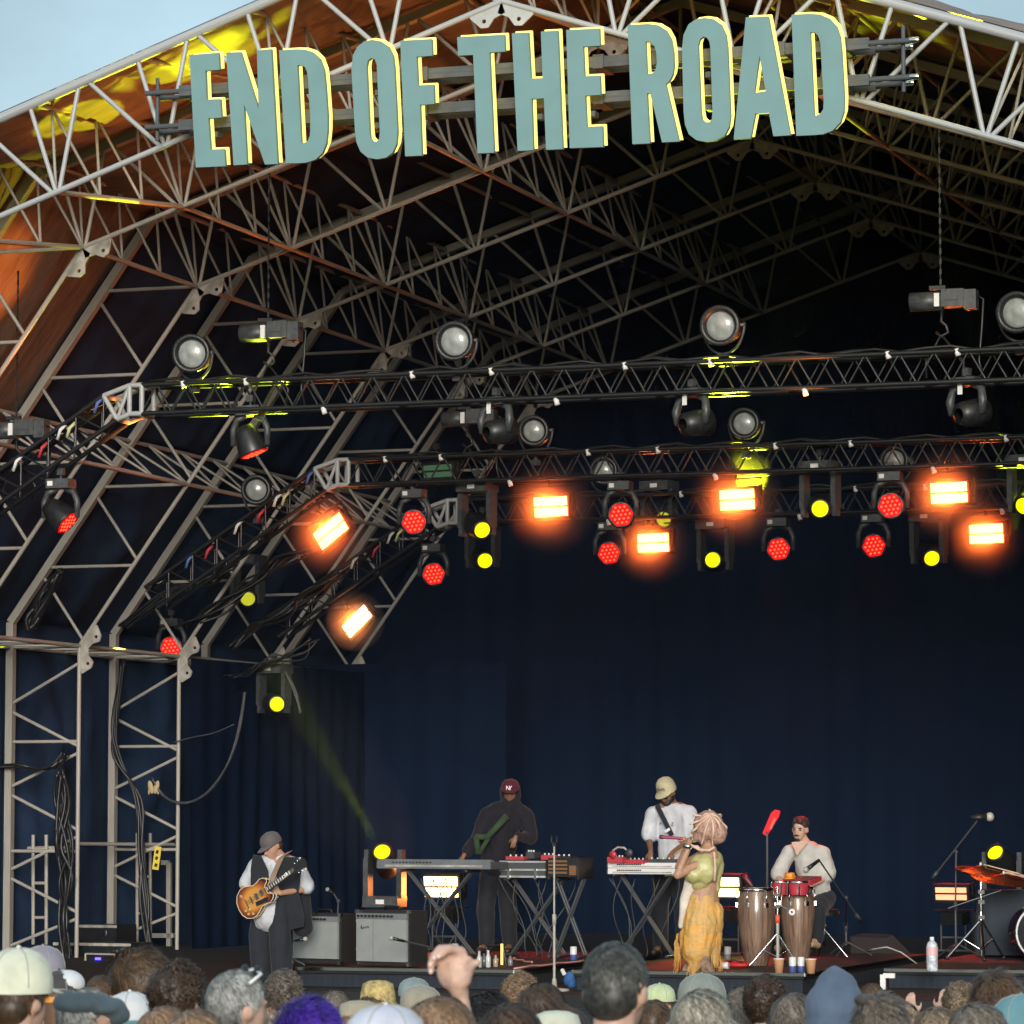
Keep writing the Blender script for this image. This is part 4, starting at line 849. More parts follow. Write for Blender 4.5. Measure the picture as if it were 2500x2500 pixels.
for i in range(26):
    a = random.uniform(-math.pi, math.pi); e = random.uniform(.2, 1.3); v_ = Vector((math.cos(a) * math.cos(e) * .082, math.sin(a) * math.cos(e) * .09 + .02, math.sin(e) * .078 + .045))
    if v_.y < -.03 and v_.z < .09: v_.z = .09
    hp.append(('e', g['head'] + hq @ v_, (.022, .022, .02)))
garment(PP, 'hair', hp, mat('dark_brown_hair', (.04, .025, .018), .6), .010, .004)
mb = MB(); mb.sph(g['head'] + hq @ Vector((0, -.104, -.055)), (.030, .012, .009), 10, 6, rot=hq); mb.build('moustache', mat('black_hair', (.012, .01, .01), .6), PP)
MB().sph(g['head'] + hq @ Vector((0, -.088, -.105)), (.032, .016, .022), 10, 6, rot=hq).build('goatee', mat('black_hair', (.012, .01, .01), .6), PP)
for x in (-.031, .031): MB().box(g['head'] + hq @ Vector((x, -.100, .024)), (.036, .008, .008), hq).build('eyebrow', mat('black_hair', (.012, .01, .01), .6), PP)
stl = thing('drum_stool', 'round black drum stool under the percussionist', 'stool', (L.x, L.y + .1, RZ)); sz = J['pelvis'].z - .16 - RZ
MB().lathe((0, 0, sz - .07), [(0, .16), (.05, .17), (.07, .15), (.072, 0)], 20).build('seat', M_BLACK, stl)
MB().cyl((0, 0, .12), (0, 0, sz - .05), .018).build('post', M_CHROME, stl)
for i in range(3): tube('leg', (0, 0, .3), (.25 * math.cos(i * 2.09), .25 * math.sin(i * 2.09), .01), .012, M_CHROME, stl)

# singer ----------------------------------------------------------------------
DS = 36.0
def P(x, y, dy=0.0, D=DS): v = atD(x, y, D); return v + Vector((0, dy, 0))
L = P(1706, 2440); L.z = FZ
J = dict(head=P(1718, 2028), neck=P(1726, 2066, .04), shL=P(1745, 2092, -.06), shR=P(1706, 2088, .16), elL=P(1668, 2136, -.20), elR=P(1650, 2118, .10), wrL=P(1694, 2072, -.20), wrR=P(1676, 2062, .02), pelvis=P(1716, 2210, .06),
         hipL=P(1728, 2225, .0), hipR=P(1702, 2225, .12), knL=P(1722, 2330, -.08), knR=P(1690, 2330, .10), anL=P(1736, 2405, .0), anR=P(1668, 2405, .12), toL=P(1700, 2424, -.02), toR=P(1640, 2424, .1))
for k in ('anL', 'anR'): J[k].z = FZ + .11
for k in ('toL', 'toR'): J[k].z = FZ + .04
hq = rotm(-78, -8, 0)
PS, g = person('singer in roped head wrap, yellow-green puff-sleeve top and orange skirt singing into a pink microphone', L, J, SK_TAN, hq, hs=1.0,
    hands=[(J['wrL'], P(1688, 2045, -.16) - J['wrL'], (.6, .5, 0), .95, dict(curl=.6)), (J['wrR'], P(1668, 2046, -.0) - J['wrR'], (-.2, -.9, 0), .95, dict(curl=1.1))])
# head wrap with pale ropes
hc = P(1730, 2022) - L; wrapm = mat('brown_patterned_wrap', (.20, .10, .07), .8, noise_s=22, noise_a=.7, col2=(.60, .40, .32), bump=.4, bump_s=25)
garment(PS, 'head_wrap', [('e', hc + Vector((.0, 0, .02)), (.150, .145, .155)), ('e', hc + Vector((.07, .02, -.04)), (.115, .12, .12)), ('e', hc + Vector((-.04, 0, -.05)), (.10, .10, .11))], wrapm, .012, .012, 20)
M_ROPE = cloth('pale_peach_rope', (.72, .50, .38))
top = P(1742, 1994, -.10) - L
for i, (ex, ey, dy) in enumerate(((1696, 1990, -.05), (1692, 2012, -.12), (1700, 2030, -.14), (1722, 2062, -.14), (1748, 2066, -.12), (1764, 2052, -.06), (1766, 2024, -.02), (1756, 1996, .04), (1730, 1976, .02))):
    e = P(ex, ey, dy) - L; pts = []
    for k in range(9):
        u = k / 8; p = lerp(top, e, u); d = (p - hc); r_ = .165 + .012 * math.sin(u * 9 + i); pts.append(hc + d.normalized() * max(d.length, r_) if d.length < r_ + .05 else p)
    MB().path(pts, [.0095 + .003 * math.sin(k + i) for k in range(9)], 7).build('rope', M_ROPE, PS)
for pts in ([(1700, 2062), (1720, 2074), (1745, 2076), (1758, 2068)], [(1688, 2078), (1700, 2066), (1716, 2066), (1728, 2078)], [(1757, 2080), (1760, 2120), (1758, 2150)]):
    MB(off=L).path([P(x, y, -.20) for x, y in pts], .013, 7).build('rope', M_ROPE, PS)
TOPM = mat('yellow_green_satin', (.40, .39, .14), .4, noise_s=6, noise_a=.2, bump=.35, bump_s=9, col2=(.48, .44, .22))
garment(PS, 'puff_top', [('e', P(1722, 2122, -.05) - L, (.145, .14, .165)), ('e', P(1736, 2098, .02) - L, (.11, .13, .10)), ('e', P(1700, 2134, -.10) - L, (.09, .10, .085)), ('c', P(1736, 2110, .05) - L, P(1738, 2168, .04) - L, .11, .07), ('e', P(1712, 2158, -.02) - L, (.10, .10, .06))], TOPM, .012, .016, 11)
garment(PS, 'white_under_top', [('c', P(1690, 2148, .02) - L, P(1672, 2195, .02) - L, .075, .05), ('c', P(1672, 2195, .02) - L, P(1660, 2262, .02) - L, .05, .025), ('e', P(1706, 2158, .04) - L, (.11, .11, .05))], cloth('ivory_jersey', (.66, .60, .52)), .010, .008, seed=4)
garment(PS, 'waist', [('c', P(1716, 2160, .06) - L, P(1714, 2200, .05) - L, .125, .16)], SK_TAN, .012, 0)
SKM = mat('orange_yellow_fringed_skirt', (.62, .31, .06), .6, noise_s=5, noise_a=.3, bump=.5, bump_s=14, stretch=(1, 1, 2.2), col2=(.50, .33, .13))
sk = [('c', P(1714, 2202, .04) - L, P(1712, 2255, .03) - L, .155, .198), ('c', P(1712, 2255, .03) - L, P(1704, 2318, -.02) - L, .198, .155), ('c', P(1704, 2318, -.03) - L, P(1697, 2374, -.06) - L, .145, .03), ('c', P(1738, 2280, .02) - L, P(1742, 2350, .02) - L, .10, .06), ('c', P(1668, 2280, .02) - L, P(1668, 2320, .02) - L, .05, .03), ('c', P(1735, 2225, .02) - L, P(1740, 2262, .0) - L, .12, .10)]
garment(PS, 'skirt', sk, SKM, .013, .012, 13, stretch=(1.5, 1.5, .45))
mb = MB(off=L); random.seed(5)
for i in range(130):
    side = i % 3
    if side == 0: x, y, ln = random.uniform(1654, 1664), random.uniform(2275, 2330), random.uniform(25, 60)
    elif side == 1: x, y, ln = random.uniform(1742, 1764), random.uniform(2240, 2350), random.uniform(20, 55)
    else: x, y, ln = random.uniform(1684, 1712), random.uniform(2345, 2370), random.uniform(14, 36)
    a = P(x, y, random.uniform(-.12, .05)); b = P(x + random.uniform(-5, 3) + (-3 if side == 0 else 1), y + ln, random.uniform(-.12, .05)); mb.cyl(a, b, .0045, .0025, n=4)
o = mb.build('fringe', SKM, PS); o['kind'] = 'stuff'
garment(PS, 'patterned_trousers', [('c', g['pelvis'] + Vector((0, 0, -.10)), g['pelvis'] + Vector((0, 0, -.05)), .10, .10)] + chain([g['hipL'], g['knL'], g['anL']], [.07, .07, .07]) + chain([g['hipR'], g['knR'], g['anR']], [.07, .07, .07]), mat('brown_patterned_cloth', (.33, .22, .15), .8, noise_s=18, noise_a=.8, col2=(.08, .05, .04)), .013, .01)
shoes(PS, g, mat('tan_shoe', (.55, .38, .22), .6))
MB(off=L).lathe(P(1693, 2066, -.20), [(-.02, .036), (-.015, .044), (.015, .046), (.02, .038)], 12, axis=(.3, 0, 1)).build('bracelet', M_CHROME, PS)
mc = thing('microphone', 'slim pink microphone held level in front of the singer', 'microphone', P(1640, 2045, -.02), (0, R(4), R(0)))
MB().lathe((-.02, 0, 0), [(.14, .010), (.12, .013), (.0, .016), (-.06, .018)], 14, axis=(1, 0, 0)).build('handle', mat('metallic_pink', (.55, .12, .22), .3, .6), mc)
MB().sph((-.095, 0, 0), (.030, .022, .022), 14, 10).build('grille', mat('dark_pink_mesh', (.20, .05, .09), .5, .5), mc)

# drummer, only the reaching arm is in the picture -----------------------------
DD = 39.8
def P(x, y, dy=0.0, D=DD): v = atD(x, y, D); return v + Vector((0, dy, 0))
L = P(2610, 2250, .25); L.z = RZ
J = dict(head=P(2600, 2020), neck=P(2604, 2056, .02), shL=P(2655, 2075, .02), shR=P(2558, 2075, .02), elL=P(2665, 2140, -.05), elR=P(2530, 2152, .0), wrL=P(2620, 2150, -.3), wrR=P(2478, 2135, -.10), pelvis=P(2608, 2185, .15),
         hipL=P(2630, 2195, .12), hipR=P(2585, 2195, .1), knL=P(2650, 2225, -.28), knR=P(2560, 2225, -.28), anL=P(2650, 2310, -.22), anR=P(2560, 2310, -.2), toL=P(2650, 2318, -.36), toR=P(2555, 2318, -.34))
PD, g = person('drummer at the right edge, only a hand in view above the cymbals', L, J, SK_FAIR, rotm(0, 10, 0), hands=[(J['wrR'], (-1, -.1, .25), (0, -.3, -1), 1.0, dict(curl=1.0)), (J['wrL'], (-.8, -.5, -.1), (0, 0, -1), .95, dict(curl=.8))])
garment(PD, 'shirt', [('c', g['neck'] + Vector((0, 0, -.05)), g['pelvis'], .13, .18)] + chain([g['neck'] + Vector((0, 0, -.05)), g['shL'], lerp(g['shL'], g['elL'], .8)], [.085, .09, .1]) + chain([g['neck'] + Vector((0, 0, -.05)), g['shR'], lerp(g['shR'], g['elR'], .7)], [.085, .09, .1]), K_CHAR)
garment(PD, 'trousers', legs(g, r=(.11, .095, .075)), K_BLK); shoes(PD, g, M_SHOE)
ds = thing('drumstick', 'pale drumstick in the hand at the right edge', 'drumstick', J['wrR'] + Vector((-.09, -.03, .03)))
MB().lathe((.16, .0, -.02), [(0, .008), (.30, .007), (.38, .004), (.40, .006), (.41, 0)], 8, axis=(-1, .1, .25)).build('stick', mat('pale_wood', (.62, .48, .30), .5), ds)
# ---------------------------------------------------------------- amplifiers, keyboards, drums, stands
def F(x, y, D): p = atD(x, y, D); return p
def floorp(x, y, z):                       # the point of a pixel on the level plane at height z
    v, d = ray(x, y); return v * (z / v.z)
YW = R(-15)
M_GRILLE = mat('silver_grille_cloth', (.27, .285, .28), .8, noise_s=9, noise_a=.06, bump=.1, bump_s=200)
M_TOLEX = mat('black_tolex', (.022, .022, .024), .6, noise_s=80, noise_a=.3, bump=.2, bump_s=150)
def amp(label, p, w_, h, d, yaw, split=None, script=False):
    t = thing('guitar_amplifier', label, 'amplifier', p, (0, 0, R(yaw)), 'guitar amplifiers on the left riser')
    mb = MB(); mb.box((0, d / 2, h / 2 + .02), (w_, d - .02, h)); mb.build('cabinet', M_TOLEX, t)
    MB().box((0, -.010, h - .035), (w_ - .03, .03, .055)).build('control_panel', mat('brushed_panel', (.35, .36, .37), .35, .6), t)
    for i in range(10): MB().cyl((-w_ * .42 + i * w_ * .07, -.02, h - .035), (-w_ * .42 + i * w_ * .07, -.05, h - .035), .011, n=8).build('knob', M_BLACK, t)
    if split: 
        for a, b in ((-w_ / 2 + .02, -w_ / 2 + split - .004), (-w_ / 2 + split + .004, w_ / 2 - .02)): MB().box(((a + b) / 2, -.008, (h - .07) / 2 + .03), (b - a, .03, h - .12)).build('grille', M_GRILLE, t)
    else: MB().box((0, -.008, (h - .07) / 2 + .04), (w_ - .05, .03, h - .13)).build('grille', M_GRILLE, t)
    MB().path([(-.10, d * .5, h + .02), (-.09, d * .5, h + .055), (0, d * .5, h + .062), (.09, d * .5, h + .055), (.10, d * .5, h + .02)], .011, 6).build('handle', M_BLACK, t)
    for sx in (-1, 1):
        for z in (.03, h + .01): MB().box((sx * (w_ / 2 - .01), .005, z), (.035, .04, .035)).build('corner_cap', M_CHROME, t)
    if script:
        pts = [(-.26 + i * .007, -.027, h - .16 + .020 * math.sin(i * 1.7) * (1.6 if i in (0, 1, 2) else .6) + i * .0012) for i in range(16)]
        MB().path(pts, .0035, 5).build('script_badge', M_DGREY, t)
    return t
amp('small guitar amplifier with plain silver grille and black cabinet beside the guitarist', floorp(772, 2357, RZ), .62, .50, .26, -16)
amp('wide guitar amplifier with a split silver grille and script badge', floorp(934, 2361, RZ), .68, .54, .30, -18, split=.235, script=True)
def micstand(label, base, top, mic=None, boomend=None, m=M_DGREY, tripod=True, group='microphone stands', micr=.022, lab2=None):
    base = Vector(base); top = Vector(top); t = thing('microphone_stand', label, 'mic stand', base, (0, 0, 0), group); L = base
    tube('post', Vector((0, 0, .12)), Vector((0, 0, (top.z - L.z) * .5)), .014, m, t); tube('post', Vector((0, 0, (top.z - L.z) * .5)), Vector((top.x - L.x, top.y - L.y, top.z - L.z)), .010, m, t)
    MB().cyl((0, 0, (top.z - L.z) * .5 - .06), (0, 0, (top.z - L.z) * .5 + .04), .020).build('clutch', m, t)
    if tripod:
        for i in range(3): tube('leg', (0, 0, .16), (.28 * math.cos(i * 2.09 + .4), .28 * math.sin(i * 2.09 + .4), .012), .009, m, t)
    else: MB().lathe((0, 0, 0), [(0, .15), (.02, .145), (.03, .03), (.12, .02)], 20).build('base', m, t)
    if boomend:
        a, b = Vector(boomend[0]) - L, Vector(boomend[1]) - L; tube('boom', a, b, .009, m, t); MB().sph(top - L, .022).build('boom_joint', m, t)
        if len(boomend) > 2: MB().cyl(a, lerp(a, b, -.12) , .02).build('counterweight', m, t)
    if mic:
        a, b = Vector(mic[0]), Vector(mic[1]); k = thing('microphone', lab2 or 'microphone in the clip of a stand', 'microphone', a, (0, 0, 0), 'microphones in stands')
        MB().cyl((0, 0, 0), (b - a) * .72, micr * .55, micr * .8).build('mic_body', M_BLACK, k); MB().sph((b - a) * .86, (micr * 1.1,) * 3).build('grille', M_STEEL, k)
    return t
b_ = floorp(1352, 2440, FZ); b_ = F(1353, 2200, 36.2); b_.z = FZ
micstand('tall straight empty microphone stand in front of the middle keyboards', b_, F(1353, 2066, 36.2), tripod=False, m=M_STEEL)
clip = thing('microphone_clip', 'forked empty clip on top of the tall straight stand', 'clip', F(1353, 2063, 36.2))
mb = MB(); mb.box((0, 0, .0), (.03, .03, .03)); mb.path([(0, 0, .01), (-.028, 0, .03), (-.028, 0, .09)], .009, 6); mb.path([(0, 0, .01), (.028, 0, .03), (.028, 0, .09)], .009, 6); mb.build('fork', M_BLACK, clip)
b_ = F(1100, 2360, 36.6); b_.z = RZ
micstand('low boom stand reaching across the wide amplifier grille', b_, F(1092, 2320, 36.6), mic=(F(988, 2298, 36.3), F(950, 2289, 36.2)), boomend=(F(1100, 2324, 36.6), F(988, 2298, 36.3)), lab2='dark microphone in front of the wide amplifier')
b_ = F(676, 2352, 37.2); b_.z = RZ
micstand('short boom stand behind the guitarist reaching to the small amplifier', b_, F(676, 2300, 37.1), mic=(F(722, 2296, 36.9), F(749, 2292, 36.85)), boomend=(F(655, 2306, 37.2), F(722, 2296, 36.9)), lab2='small dark microphone in front of the small amplifier')
b_ = F(822, 2345, 39.6); b_.z = RZ
micstand('dim bent stand behind the small amplifier', b_, F(826, 2200, 39.6), mic=(F(815, 2182, 39.6), F(797, 2170, 39.6)), boomend=(F(826, 2200, 39.6), F(815, 2182, 39.6)), lab2='dim microphone above the small amplifier')
b_ = floorp(2066, 2335, RZ)
micstand('boom stand right of the percussionist', b_, F(2066, 2192, 38.6), mic=(F(2000, 2100, 38.0), F(1962, 2128, 37.8)), boomend=(F(2090, 2232, 38.8), F(2000, 2100, 38.0), 1), lab2='black microphone angled down over the percussionist shirt', micr=.03)
b_ = F(2334, 2335, 39.5); b_.z = RZ
micstand('tall boom stand beside the drums', b_, F(2334, 2080, 39.5), mic=(F(2370, 1996, 39.4), F(2424, 1994, 39.4)), boomend=(F(2288, 2129, 39.6), F(2386, 2004, 39.4), 1), lab2='large pale-ringed microphone at the tip of the drum boom', micr=.045)

# floor-standing moving lamp that throws the yellow beam
lp = F(933, 2080, 41.3); tg = F(735, 1740, 40.6); dr = (tg - lp).normalized()
hb = thing('equipment_case', 'low black equipment case under the floor-standing yellow beam lamp', 'case', F(945, 2230, 41.3)); hb.location.z = RZ
zc = (lp - dr * .25).z - .53 - RZ
MB().box((0, 0, zc / 2), (.62, .45, zc)).build('case_body', M_BLACK, hb)
for z in (.04, zc - .03): MB().box((0, -.228, z), (.64, .012, .03)).build('case_edge', M_STEEL, hb)
hd_ = (-lp.normalized() + Vector((-.15, 0, .45))).normalized()
beam_head('beam_lamp', 'floor-standing yellow beam lamp in a square yoke behind the wide amplifier', lp - hd_ * .22, lp + hd_ * 3, dia=.185, floor=True, lens=M_YEL)
spot('yellow_spot_light', lp + dr * .06 + hd_ * .04, lp + dr * 4, (.85, 1, .02), 800, .05, 12, .8)
sm = MB().sph((0, 0, 0), (.60, .60, 1.5), 24, 16).build('haze', SMOKE); sm.location = lp + dr * 1.1; sm.rotation_euler = dr.to_track_quat('Z', 'Y').to_euler(); sm['kind'] = 'stuff'; tag(sm, 'thin smoke in the beam rising from the floor-standing yellow lamp', 'smoke')
lp2 = F(2430, 2082, 41.8); beam_head('beam_lamp', 'floor-standing yellow beam lamp behind the cymbals', lp2 - Vector((-.2, -.8, .5)).normalized() * .22, lp2 + Vector((-.2, -.8, .5)) * 3, dia=.185, floor=True, lens=M_YEL)
bs = thing('equipment_case', 'black equipment case under the beam lamp behind the cymbals', 'case', (lp2.x, lp2.y + .1, RZ)); MB().box((0, 0, (lp2.z - .66 - RZ) / 2), (.5, .4, lp2.z - .66 - RZ)).build('case_body', M_BLACK, bs)
for lx, D_ in ((1077, 42), (1766, 40.5), (2322, 41.5)):   # what the floor strobes stand on
    q = F(lx, 2170, D_); h_ = q.z - .39 - RZ
    k = thing('lamp_stand', 'low black stand holding the floor strobe %s' % {1077: 'under the grey keyboard', 1766: 'beside the singer', 2322: 'by the cymbal stand'}[lx], 'stand', (q.x, q.y + .1, RZ), group='low lamp stands')
    for sx in (-1, 1): tube('post', (sx * .14, 0, 0), (sx * .14, 0, h_), .014, M_DGREY, k)
    MB().box((0, 0, h_ * .5), (.28, .02, .02)).box((0, 0, .012), (.42, .32, .02)).build('base_plate', M_DGREY, k)

def keyboard(label, p0, p1, depth, th, m, zc=0, nkeys=0, yaw_auto=True, group='keyboards on stands', rear=True):
    p0, p1 = Vector(p0), Vector(p1); c = (p0 + p1) / 2; d = p1 - p0; yaw = math.atan2(d.y, d.x); w_ = d.length
    t = thing('keyboard', label, 'keyboard', c, (0, 0, yaw), group)
    mb = MB(); mb.prism([(0, 0), (depth, 0), (depth, th * .55), (depth * .45, th * .62), (.03, th), (0, th)], lambda u, v, q: Vector((q, u, v)), -w_ / 2, w_ / 2); mb.build('body', m, t)
    MB().box((0, -.004, th * .30), (w_ * .86, .008, th * .22)).build('rear_panel', M_STEEL if rear else M_DGREY, t)
    for i in range(12): MB().cyl((-w_ * .35 + i * w_ * .03, -.006, th * .68), (-w_ * .35 + i * w_ * .03, -.02, th * .68), .008, n=7).build('socket', M_BLACK, t)
    for sx in (-1, 1): MB().box((sx * (w_ / 2 + .006), depth / 2, th * .4), (.014, depth, th * .75)).build('end_cheek', M_DGREY, t)
    n = 30
    for i in range(n): MB().box((-w_ * .45 + w_ * .9 * i / (n - 1), depth - .08, th * .62), (w_ * .9 / n * .88, .13, .012)).build('key', M_WHITE, t)
    return t
def xstand(label, c, zt, w_=.8, dpt=.35, group='crossed keyboard stands', m=M_DGREY):
    t = thing('keyboard_stand', label, 'stand', c, (0, 0, R(-6)), group)
    for y in (-.03, .03):
        tube('leg', (-w_ / 2, y, .02), (w_ / 2, y, zt), .016, m, t); tube('leg', (w_ / 2, y + .03, .02), (-w_ / 2, y + .03, zt), .016, m, t)
    for sx in (-1, 1): tube('foot', (sx * w_ / 2, -dpt / 2, .02), (sx * w_ / 2, dpt / 2, .02), .017, m, t); tube('arm', (sx * w_ / 2, -dpt / 2, zt), (sx * w_ / 2, dpt / 2, zt), .017, m, t)
    return t
KG = mat('grey_metal_keyboard', (.17, .185, .20), .45, .1, noise_s=6, noise_a=.15)
keyboard('long grey stage keyboard seen from behind at the left', F(921, 2121, 40.2), F(1197, 2121, 39.4), .32, .10, KG)
q = F(1060, 2121, 39.8); xstand('crossed stand under the long grey keyboard', (q.x, q.y + .17, RZ), q.z - RZ - .02)
# keyboard in a metal-edged case, boxes on it
c0, c1q = F(1221, 2143, 39.7), F(1333, 2143, 39.5); cs = thing('flight_case', 'grey metal-edged flight case tray on a stand, chrome latches facing out', 'flight case', (c0 + c1q) / 2, (0, 0, R(-8)))
w_ = (c1q - c0).length; MB().box((0, .22, .09), (w_, .44, .18)).build('tray', mat('grey_case_laminate', (.06, .065, .07), .5), cs)
for z in (.012, .085, .17): MB().box((0, -.006, z), (w_ + .02, .018, .02)).build('metal_edge', M_ALU, cs)
for x in (-.16, .16): MB().box((x, -.02, .04), (.03, .02, .11)).build('latch', M_CHROME, cs)
c2 = F(1374, 2141, 39.3); rk = thing('equipment_rack', 'dark mesh-fronted rack box with panels coloured as orange-lit', 'rack', c2, (0, 0, R(-8)))
MB().box((0, .2, .10), (.36, .38, .20)).build('case_body', M_BLACK, rk)
for i in range(4): MB().box((-.06 + .0 * i, -.0, .045 + i * .04), (.22, .012, .022)).build('front_panel', mat('orange_lit_panel', (.35, .17, .08), .35, .6), rk)  # orange lamp light put into the panel colour
MB().box((.12, -.004, .07), (.08, .014, .10)).build('side_panel', mat('orange_lit_panel', (.35, .17, .08), .35, .6), rk)
xstand('crossed stand under the metal-edged case tray', (c0.x + .36, c0.y + .2, RZ), c0.z - RZ - .01, w_=.62)
xstand('second crossed stand under the dark rack box', (c2.x, c2.y + .25, RZ), c2.z - RZ - .01, w_=.34)
RG = mat('red_tinted_gear', (.45, .04, .06), .35);  # red stage light on tray gear and bongos put into this colour
for i, (x, y, w2, h2, lab, m) in enumerate(((1255, 2096, .22, .035, 'flat control box coloured as red-lit on the left of the flight case tray', RG), (1292, 2093, .10, .07, 'small grey mixer with knobs on the flight case tray', M_DGREY), (1335, 2096, .16, .05, 'effects box coloured as red-lit on the right end of the tray', RG), (1372, 2094, .20, .03, 'thin black box on the mesh-fronted rack', M_BLACK))):
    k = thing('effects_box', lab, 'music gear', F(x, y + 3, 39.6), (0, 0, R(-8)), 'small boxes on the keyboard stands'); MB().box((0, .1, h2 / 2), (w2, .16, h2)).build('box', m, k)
    for j in range(3): MB().cyl((-w2 * .3 + j * w2 * .3, .05, h2), (-w2 * .3 + j * w2 * .3, .05, h2 + .02), .010, n=8).build('knob', M_WHITE, k)
KW = mat('white_keyboard_body', (.72, .70, .70), .35)
keyboard('white two-tier keyboard seen from behind, in front of the man in the pale cap', F(1484, 2134, 39.5), F(1652, 2134, 39.2), .28, .06, KW, rear=True)
keyboard('thin white keyboard on the upper tier above the white keyboard', F(1484, 2119, 39.6), F(1652, 2119, 39.3), .26, .055, KW)
q = F(1568, 2134, 39.4); xstand('crossed stand under the white keyboards', (q.x, q.y + .14, RZ), q.z - RZ - .01, w_=.6)
for x, y, w2, h2, lab, m in ((1500, 2104, .18, .06, 'red box at the left end of the white keyboard', RG), (1545, 2106, .24, .04, 'flat red sampler pad on the white keyboard', RG), (1615, 2106, .34, .045, 'dark grey mixer under the hands of the man in the pale cap', M_DGREY)):
    k = thing('effects_box', lab, 'music gear', F(x, y + 2, 39.45), (0, 0, R(-8)), 'small boxes on the keyboard stands'); MB().box((0, .1, h2 / 2), (w2, .18, h2)).build('box', m, k)
    for j in range(5): MB().cyl((-w2 * .4 + j * w2 * .2, .05, h2), (-w2 * .4 + j * w2 * .2, .05, h2 + .018), .009, n=8).build('knob', M_WHITE, k)
hp_ = thing('headphones', 'pale headphones lying on the red box of the white keyboard', 'headphones', F(1515, 2088, 39.45))
MB().path([(-.09, 0, 0), (-.085, 0, .05), (-.03, 0, .085), (.04, 0, .08), (.09, 0, .03)], .011, 7).build('headband', M_STEEL, hp_)
for x in (-.09, .09): MB().lathe((x, -.02, .0 if x < 0 else .02), [(0, .0), (.002, .045), (.03, .045), (.032, 0)], 14, axis=(.4, 1, .2)).build('ear_cup', RG if x < 0 else M_DGREY, hp_)
# cables hanging under the keyboards
random.seed(11); n_ = 0
for x0, x1, yb in ((1225, 1400, 39.6), (1490, 1640, 39.4), (980, 1150, 39.8)):
    for i in range(7):
        xa = random.uniform(x0, x1); a = F(xa, 2145, yb + .1); b = F((x0 + x1) / 2 + random.uniform(-50, 50), 2320, yb + .2); b.z = RZ + .01
        pts = [lerp(a, b, u) + Vector((.10 * math.sin(u * 5 + i) * (1 - u), .04 * math.sin(u * 7 + i), -.12 * math.sin(u * 3.1))) for u in [k / 12 for k in range(13)]]
        for p_ in pts: p_.z = max(p_.z, RZ + .008)
        o = MB(off=a).path([p_ for p_ in pts], .006, 5).build('cable', M_DGREY); o.location = a; n_ += 1
        tag(o, ['thin', 'long', 'slack', 'twisted', 'outer', 'inner', 'short'][i] + ' grey cable hanging down from the %s' % {1225: 'flight case tray', 1490: 'white keyboards', 980: 'long grey keyboard'}[x0], 'cable', 'cables under the ' + {1225: 'tray', 1490: 'white keyboards', 980: 'grey keyboard'}[x0])

# congas ----------------------------------------------------------------------
M_WOODC = mat('brown_conga_wood', (.23, .145, .10), .35, noise_s=5, noise_a=.5, stretch=(7, 7, .5), coat=.5, col2=(.11, .065, .045))
def conga(label, p, h, r, grp='conga drums'):
    t = thing('conga_drum', label, 'conga', p, (0, 0, 0), grp)
    prof = [(0, r * .62), (h * .12, r * .72), (h * .35, r * .92), (h * .6, r * 1.03), (h * .8, r * 1.0), (h * .93, r * .88), (h * .96, r * .86)]
    n = 20
    for k in range(n):   # staves
        a0, a1 = 2 * math.pi * k / n, 2 * math.pi * (k + .96) / n; vs_ = []
        for hh, rr in prof:
            for a, ro in ((a0, rr), ((a0 + a1) / 2, rr * 1.008), (a1, rr)): vs_.append((ro * math.cos(a), ro * math.sin(a), hh))
        mb = MB(); mb.add(vs_, [(j * 3 + i, j * 3 + i + 1, j * 3 + i + 4, j * 3 + i + 3) for j in range(len(prof) - 1) for i in range(2)], 0, True); o = link('stave', mb.mesh('stave', M_WOODC, fix=False), t)
    MB().lathe((0, 0, 0), [(0, r * .58), (h * .5, r * .98), (h * .93, r * .84), (h * .94, 0)], 20).build('inner_shell', M_TOLEX, t)
    MB().lathe((0, 0, h * .955), [(-.02, r * .93), (-.015, r * .98), (.0, r * .985), (.015, r * .95), (.018, r * .86)], 28).build('rim', M_CHROME, t)
    MB().lathe((0, 0, h * .955), [(.0, r * .92), (.016, r * .85), (.02, 0)], 28).build('drum_skin', mat('drum_skin', (.62, .55, .45), .6), t)
    for k in range(6):
        a = 2 * math.pi * k / 6 + .3; x, y = r * 1.05 * math.cos(a), r * 1.05 * math.sin(a)
        lg = link('lug', None, t); MB().cyl((x, y, h * .94), (x, y, h * .76), .006, n=6).build('tension_rod', M_CHROME, lg); MB().box((x, y, h * .76), (.03, .03, .045), Matrix.Rotation(a, 3, 'Z')).build('lug_plate', M_CHROME, lg)
    return t
p = floorp(1847, 2357, RZ); hcg = (F(1847, 2172, math.hypot(p.x, p.y) * .999).z - RZ)
conga('left conga with brown wooden staves and chrome lugs, beside the yellow strobe', p, .80, .185)
p = floorp(1948, 2350, RZ); conga('right conga with brown wooden staves, under the red-lit bongos', p, .80, .17)
